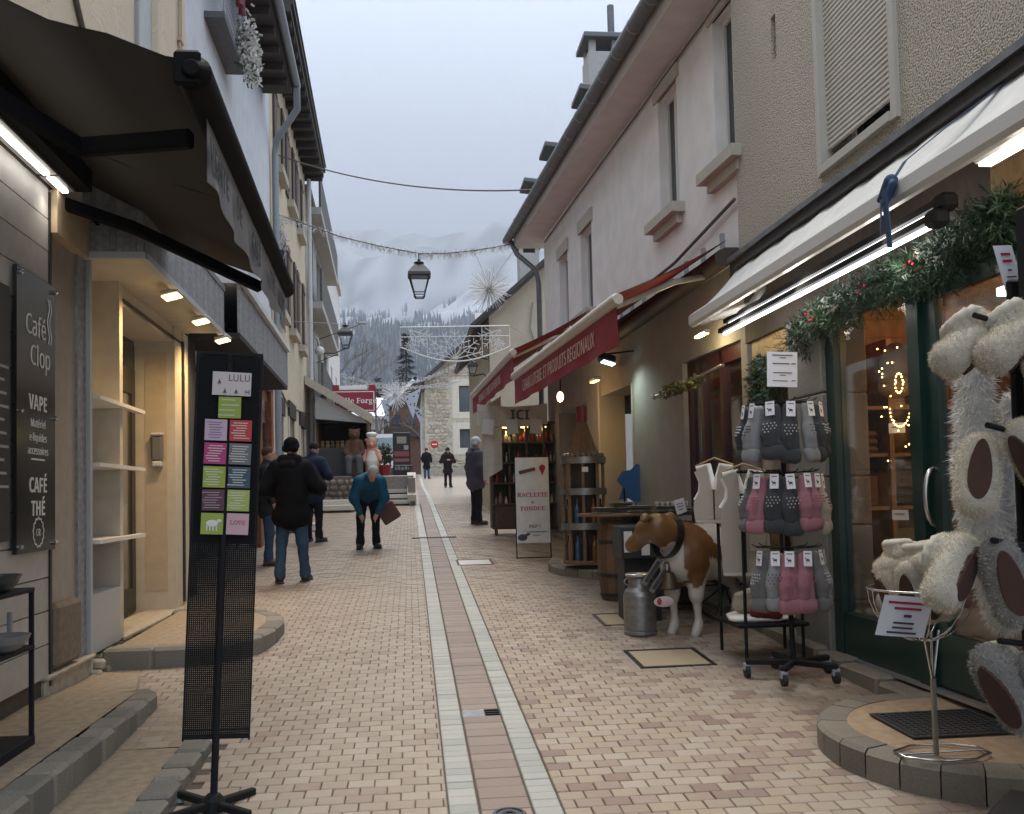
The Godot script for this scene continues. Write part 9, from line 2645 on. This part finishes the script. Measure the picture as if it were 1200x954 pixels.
# ---------------------------------------------------------------- people
func person(label: String, at: Vector3, yaw: float, s: float, cell: float, o: Dictionary) -> Node3D:
	var t := thing("person", label, "person", at, "people in the street")
	t.basis = Basis(Vector3.UP, yaw).scaled(Vector3.ONE * s)
	var lean: float = o.get("lean", 0.0)
	var hip := Vector3(0, 0.93, 0)
	var up := Vector3(0, cos(lean), sin(lean))
	var fw := Vector3(0, -sin(lean), cos(lean))
	var T := func(x: float, u: float, f := 0.0) -> Vector3: return hip + Vector3(x, 0, 0) + up * u + fw * f
	var hd: float = o.get("head", 0.0)        # nod
	var ht: float = o.get("turn", 0.0)
	var neck: Vector3 = T.call(0, 0.56, 0.01)
	var hb := Basis(Vector3.UP, ht) * Basis(Vector3.RIGHT, lean * 0.75 + hd)
	var hc := neck + hb * Vector3(0, 0.155, 0.02)
	var legs: Array = o.get("legs", [[Vector3(0.10, 0.50, 0.02), Vector3(0.11, 0.09, 0.0)], [Vector3(-0.10, 0.50, 0.02), Vector3(-0.11, 0.09, 0.0)]])
	var arms: Array = o.get("arms", [[Vector3(0.27, 1.17, -0.02), Vector3(0.26, 0.93, 0.08)], [Vector3(-0.27, 1.17, -0.02), Vector3(-0.26, 0.93, 0.08)]])
	var bulk: float = o.get("bulk", 1.0)
	var sh := [T.call(0.17, 0.50), T.call(-0.17, 0.50)]
	# the body itself: head, neck, trunk, limbs and hands in one figure
	var m := MB.new()
	var pr := [[hip, T.call(0, 0.45), 0.11, 0.13], [T.call(0, 0.46), neck + hb * Vector3(0, 0.06, 0), 0.07, 0.055]]
	for k in 2:
		var sg := 1.0 if k == 0 else -1.0
		pr += [[hip + Vector3(0.09 * sg, -0.03, 0), legs[k][0], 0.075, 0.05], [legs[k][0], legs[k][1], 0.05, 0.036], [sh[k], arms[k][0], 0.05, 0.038], [arms[k][0], arms[k][1], 0.036, 0.026]]
	body(pr, maxf(cell * 1.6, 0.028), 0.03, m)
	var q := func(x: float, y: float, z: float) -> Vector3: return hc + hb * Vector3(x, y, z)
	body([[hc + hb * Vector3(0, 0.02, -0.005), Vector3(0.076, 0.105, 0.094), hb], [q.call(0, -0.05, 0.03), q.call(0, -0.075, 0.045), 0.058, 0.040], [q.call(0, -0.005, 0.088), q.call(0, -0.028, 0.105), 0.012, 0.016], [q.call(0.076, 0.0, 0.0), Vector3(0.010, 0.030, 0.018), hb], [q.call(-0.076, 0.0, 0.0), Vector3(0.010, 0.030, 0.018), hb], [q.call(0, -0.060, 0.080), q.call(0, -0.060, 0.086), 0.022, 0.012], [q.call(0, -0.13, -0.01), q.call(0, -0.08, -0.005), 0.055, 0.055]], maxf(cell * 0.62, 0.0095), 0.016, m)
	for k in 2:
		var w: Vector3 = arms[k][1]
		var dir: Vector3 = (arms[k][1] - arms[k][0]).normalized()
		var sg := 1.0 if k == 0 else -1.0
		var side := Vector3(0, 0, 1) - dir * dir.z
		side = side.normalized()
		var pal := side.cross(dir)
		var fp := [[w, w + dir * 0.085, 0.032, 0.036]]
		for j in 4:
			var o0 := w + dir * 0.085 + side * (0.027 - 0.018 * j)
			var l: float = [0.034, 0.040, 0.037, 0.028][j]
			fp += [[o0, o0 + dir * l + pal * 0.008 * sg, 0.0095, 0.009], [o0 + dir * l + pal * 0.008 * sg, o0 + dir * l * 1.7 + pal * 0.030 * sg, 0.009, 0.0075]]
		fp += [[w + dir * 0.03 + side * 0.028, w + dir * 0.065 + side * 0.055, 0.013, 0.0105], [w + dir * 0.065 + side * 0.055, w + dir * 0.095 + side * 0.058, 0.0105, 0.009]]
		body(fp, maxf(cell * 0.4, 0.006), 0.006, m)
	lpart(m, "body", mt("skin_%s" % o.get("skin", "a"), [0.46, 0.27, 0.20], 0.6), t)
	if cell < 0.03:
		m = MB.new()
		for sg in [-1.0, 1.0]: m.ball(q.call(0.031 * sg, 0.012, 0.084), Vector3(0.010, 0.006, 0.006), 8, 6, hb)
		lpart(m, "eyes", mt("eye_dark", [0.03, 0.025, 0.02], 0.3), t)
		m = MB.new(); m.ball(q.call(0, -0.058, 0.094), Vector3(0.022, 0.005, 0.006), 10, 5, hb); lpart(m, "lips", mt("lip", [0.34, 0.13, 0.12], 0.6), t)
	# trousers
	m = MB.new(); pr = [[hip + Vector3(0, 0.02, 0), hip + Vector3(0, -0.05, 0), 0.145 * bulk, 0.145 * bulk]]
	for k in 2:
		var sg := 1.0 if k == 0 else -1.0
		pr += [[hip + Vector3(0.085 * sg, -0.06, 0), legs[k][0], 0.098, 0.072], [legs[k][0], legs[k][1] + Vector3(0, 0.03, 0), 0.070, 0.058], [legs[k][1] + Vector3(0, 0.07, 0), legs[k][1] + Vector3(0, 0.0, 0.005), 0.064, 0.066]]
	body(pr, cell, 0.035, m, 0.010, 9.0); lpart(m, "trousers", o.trousers, t)
	# shoes
	for k in 2:
		var a: Vector3 = legs[k][1]
		var sg := 1.0 if k == 0 else -1.0
		var td := Vector3(0.25 * sg, 0, 1).normalized()
		m = MB.new(); body([[Vector3(a.x, 0.055, a.z - 0.03), Vector3(a.x, 0.045, a.z) + td * 0.15, 0.048, 0.042], [a + Vector3(0, -0.01, 0), Vector3(a.x, 0.05, a.z), 0.05, 0.048]], maxf(cell * 0.8, 0.012), 0.02, m); lpart(m, "shoe", o.shoes, t)
		m = MB.new(); m.cbox(Vector3(a.x, 0.012, a.z) + td * 0.055, Vector3(0.088, 0.024, 0.27), 0.01, Basis(Vector3.UP, 0.245 * sg)); lpart(m, "sole", mt("rubber"), t)
	# jacket
	m = MB.new()
	var jl: float = o.get("jacket", -0.08)
	pr = [[T.call(0, 0.40), T.call(0, 0.15), 0.175 * bulk, 0.165 * bulk], [T.call(0, 0.15), hip + Vector3(0, jl, 0), 0.165 * bulk, 0.165 * bulk], [T.call(0.10, 0.44), T.call(-0.10, 0.44), 0.125 * bulk, 0.125 * bulk], [T.call(0, 0.50), neck + hb * Vector3(0, 0.03, -0.015), 0.095, 0.082], [hip + Vector3(-0.085 * bulk, jl - 0.01, 0), hip + Vector3(0.085 * bulk, jl - 0.01, 0), 0.125 * bulk, 0.125 * bulk]]
	for k in 2: pr += [[sh[k] + Vector3(0, -0.02, 0), arms[k][0], 0.092 * bulk, 0.074 * bulk], [arms[k][0], arms[k][1] - (arms[k][1] - arms[k][0]).normalized() * 0.02, 0.072 * bulk, 0.052 * bulk]]
	body(pr, cell, 0.05, m, 0.016, 7.0); lpart(m, "jacket", o.coat, t)
	if o.has("hood"):
		m = MB.new(); body([[neck + hb * Vector3(-0.09, 0.02, -0.07), neck + hb * Vector3(0.09, 0.02, -0.07), 0.065, 0.065], [neck + hb * Vector3(-0.05, -0.06, -0.13), neck + hb * Vector3(0.05, -0.06, -0.13), 0.07, 0.07], [neck + hb * Vector3(-0.10, 0.03, 0.0), neck + hb * Vector3(0.10, 0.03, 0.0), 0.045, 0.045]], cell * 0.8, 0.03, m); lpart(m, "hood", o.coat, t)
	# hair or hat
	m = MB.new()
	var hair: Array = [[hc + hb * Vector3(0, 0.048, -0.022), Vector3(0.086, 0.092, 0.095), hb]]
	if o.get("long", false): hair += [[q.call(0, 0.0, -0.07), q.call(0, -0.12, -0.07), 0.075, 0.05]]
	if o.get("bun", false): hair += [[q.call(0, 0.14, -0.03), Vector3(0.035, 0.045, 0.035), hb]]
	if o.get("hat", false): hair = [[hc + hb * Vector3(0, 0.055, -0.012), Vector3(0.094, 0.095, 0.104), hb], [q.call(-0.06, 0.0, -0.06), q.call(0.06, 0.0, -0.06), 0.045, 0.045], [hc + hb * Vector3(0, 0.035, 0.02), Vector3(0.092, 0.03, 0.092), hb]]
	body(hair, maxf(cell * 0.7, 0.011), 0.02, m, 0.004, 60.0); lpart(m, "hat" if o.get("hat", false) else "hair", o.hair, t)
	return t

func build_people() -> void:
	build_crowd()
	for k in mats:
		if "coat" in k or "puffer" in k or "denim" in k or "trousers" in k or "beanie" in k or "hair" in k or k in ["black_mesh", "black_felt", "awning_black", "satin_black"]: mats[k].metallic_specular = 0.22

func build_crowd() -> void:
	var jeans := mt("denim", [0.045, 0.085, 0.15], 0.9, "cloud", 0.35, "hweave", 0.02)
	var blackp := mt("black_trousers", [0.012, 0.012, 0.016], 0.9)
	var blk := mt("black_puffer", [0.007, 0.007, 0.009], 0.8, "cloud", 0.3)
	var shoe := mt("shoe_black", [0.012, 0.012, 0.013], 0.55)
	var m: MB
	# man seen from behind
	var t := person("man in black jacket, black beanie and blue jeans seen from behind", Gd(-1.43, 11.6), PI, 0.985, 0.018, {"coat": blk, "trousers": jeans, "shoes": shoe, "hair": mt("beanie_black", [0.008, 0.008, 0.009], 0.95), "hat": true, "hood": true, "bulk": 1.16, "jacket": -0.10, "turn": -0.2,
		"legs": [[Vector3(0.135, 0.50, 0.06), Vector3(0.15, 0.09, -0.02)], [Vector3(-0.12, 0.50, 0.02), Vector3(-0.14, 0.09, 0.10)]],
		"arms": [[Vector3(0.34, 1.16, -0.04), Vector3(0.22, 1.10, 0.20)], [Vector3(-0.34, 1.16, -0.04), Vector3(-0.20, 1.12, 0.20)]]})
	# woman half hidden left of him
	t = person("woman with brown bun in dark jacket and jeans beside the wooden door", Gd(-1.98, 13.4), PI * 0.55, 0.93, 0.022, {"coat": mt("grey_puffer", [0.035, 0.036, 0.040], 0.6, "cloud", 0.25), "trousers": jeans, "shoes": mt("boot_brown", [0.10, 0.05, 0.025], 0.7), "hair": mt("hair_brown", [0.09, 0.045, 0.025], 0.7), "bun": true, "bulk": 1.05})
	# man in navy
	t = person("man in navy jacket and black trousers behind the beanie man", Gd(-1.66, 16.4), PI * 0.85, 0.97, 0.024, {"coat": mt("navy_coat", [0.014, 0.022, 0.045], 0.7), "trousers": blackp, "shoes": shoe, "hair": mt("hair_dark", [0.03, 0.022, 0.018], 0.7), "bulk": 1.12, "head": 0.25,
		"arms": [[Vector3(0.33, 1.17, -0.02), Vector3(0.20, 1.14, 0.24)], [Vector3(-0.33, 1.17, -0.02), Vector3(-0.16, 1.16, 0.24)]]})
	# man bending down
	t = person("grey haired man in blue jacket bending down in the street", Gd(-0.68, 15.15), 0.12, 0.98, 0.020, {"coat": mt("petrol_coat", [0.012, 0.075, 0.135], 0.65, "soft", 0.3), "trousers": blackp, "shoes": shoe, "hair": mt("hair_grey", [0.32, 0.32, 0.32], 0.8), "lean": 1.22, "head": 0.0, "turn": 0.25, "bulk": 1.0, "jacket": -0.04, "skin": "b",
		"legs": [[Vector3(0.12, 0.50, 0.04), Vector3(0.13, 0.09, 0.0)], [Vector3(-0.12, 0.50, 0.06), Vector3(-0.13, 0.09, 0.02)]],
		"arms": [[Vector3(0.23, 0.83, 0.46), Vector3(0.12, 0.58, 0.40)], [Vector3(-0.25, 0.83, 0.44), Vector3(-0.15, 0.58, 0.38)]]})
	t = thing("carrier_bag", "brown carrier bag beside the bending man", "bag", Gd(-0.34, 15.0, 0.45))
	m = MB.new(); m.cbox(Gd(-0.35, 15.05, 0.57), Vector3(0.30, 0.30, 0.10), 0.02, Basis(Vector3.BACK, 0.55)); part(m, "bag", mt("bag_brown", [0.085, 0.03, 0.018], 0.6, "cloud", 0.2), t)
	m = MB.new(); m.tube([Gd(-0.48, 15.05, 0.72), Gd(-0.50, 14.95, 0.90), Gd(-0.36, 15.05, 0.78)], 0.010, 6); part(m, "handle", mt("bag_brown"), t)
	# man at the display shelf
	t = person("man in grey violet jacket and black trousers by the display shelf", Gd(1.32, 19.0), PI * 0.62, 1.0, 0.024, {"coat": mt("violet_grey_coat", [0.065, 0.062, 0.085], 0.75, "soft", 0.4), "trousers": blackp, "shoes": shoe, "hair": mt("cap_pale", [0.42, 0.42, 0.43], 0.8), "hat": true, "hood": true, "bulk": 1.14})
	# two far walkers
	t = person("far walker in dark brown coat looking at a phone", Gd(1.60, 40.0), 0.1, 0.96, 0.036, {"coat": mt("brown_coat", [0.022, 0.016, 0.013], 0.8), "trousers": blackp, "shoes": shoe, "hair": mt("hair_dark"), "hat": true, "hood": true, "bulk": 1.1, "head": 0.3, "jacket": -0.2,
		"arms": [[Vector3(0.30, 1.15, 0.02), Vector3(0.06, 1.20, 0.25)], [Vector3(-0.30, 1.15, 0.02), Vector3(-0.06, 1.20, 0.25)]]})
	t = person("farthest walker in black coat and jeans near the no entry sign", Gd(0.92, 52.0), 0.3, 0.95, 0.036, {"coat": blk, "trousers": jeans, "shoes": shoe, "hair": mt("hair_dark"), "hat": true, "bulk": 1.1, "jacket": -0.25})
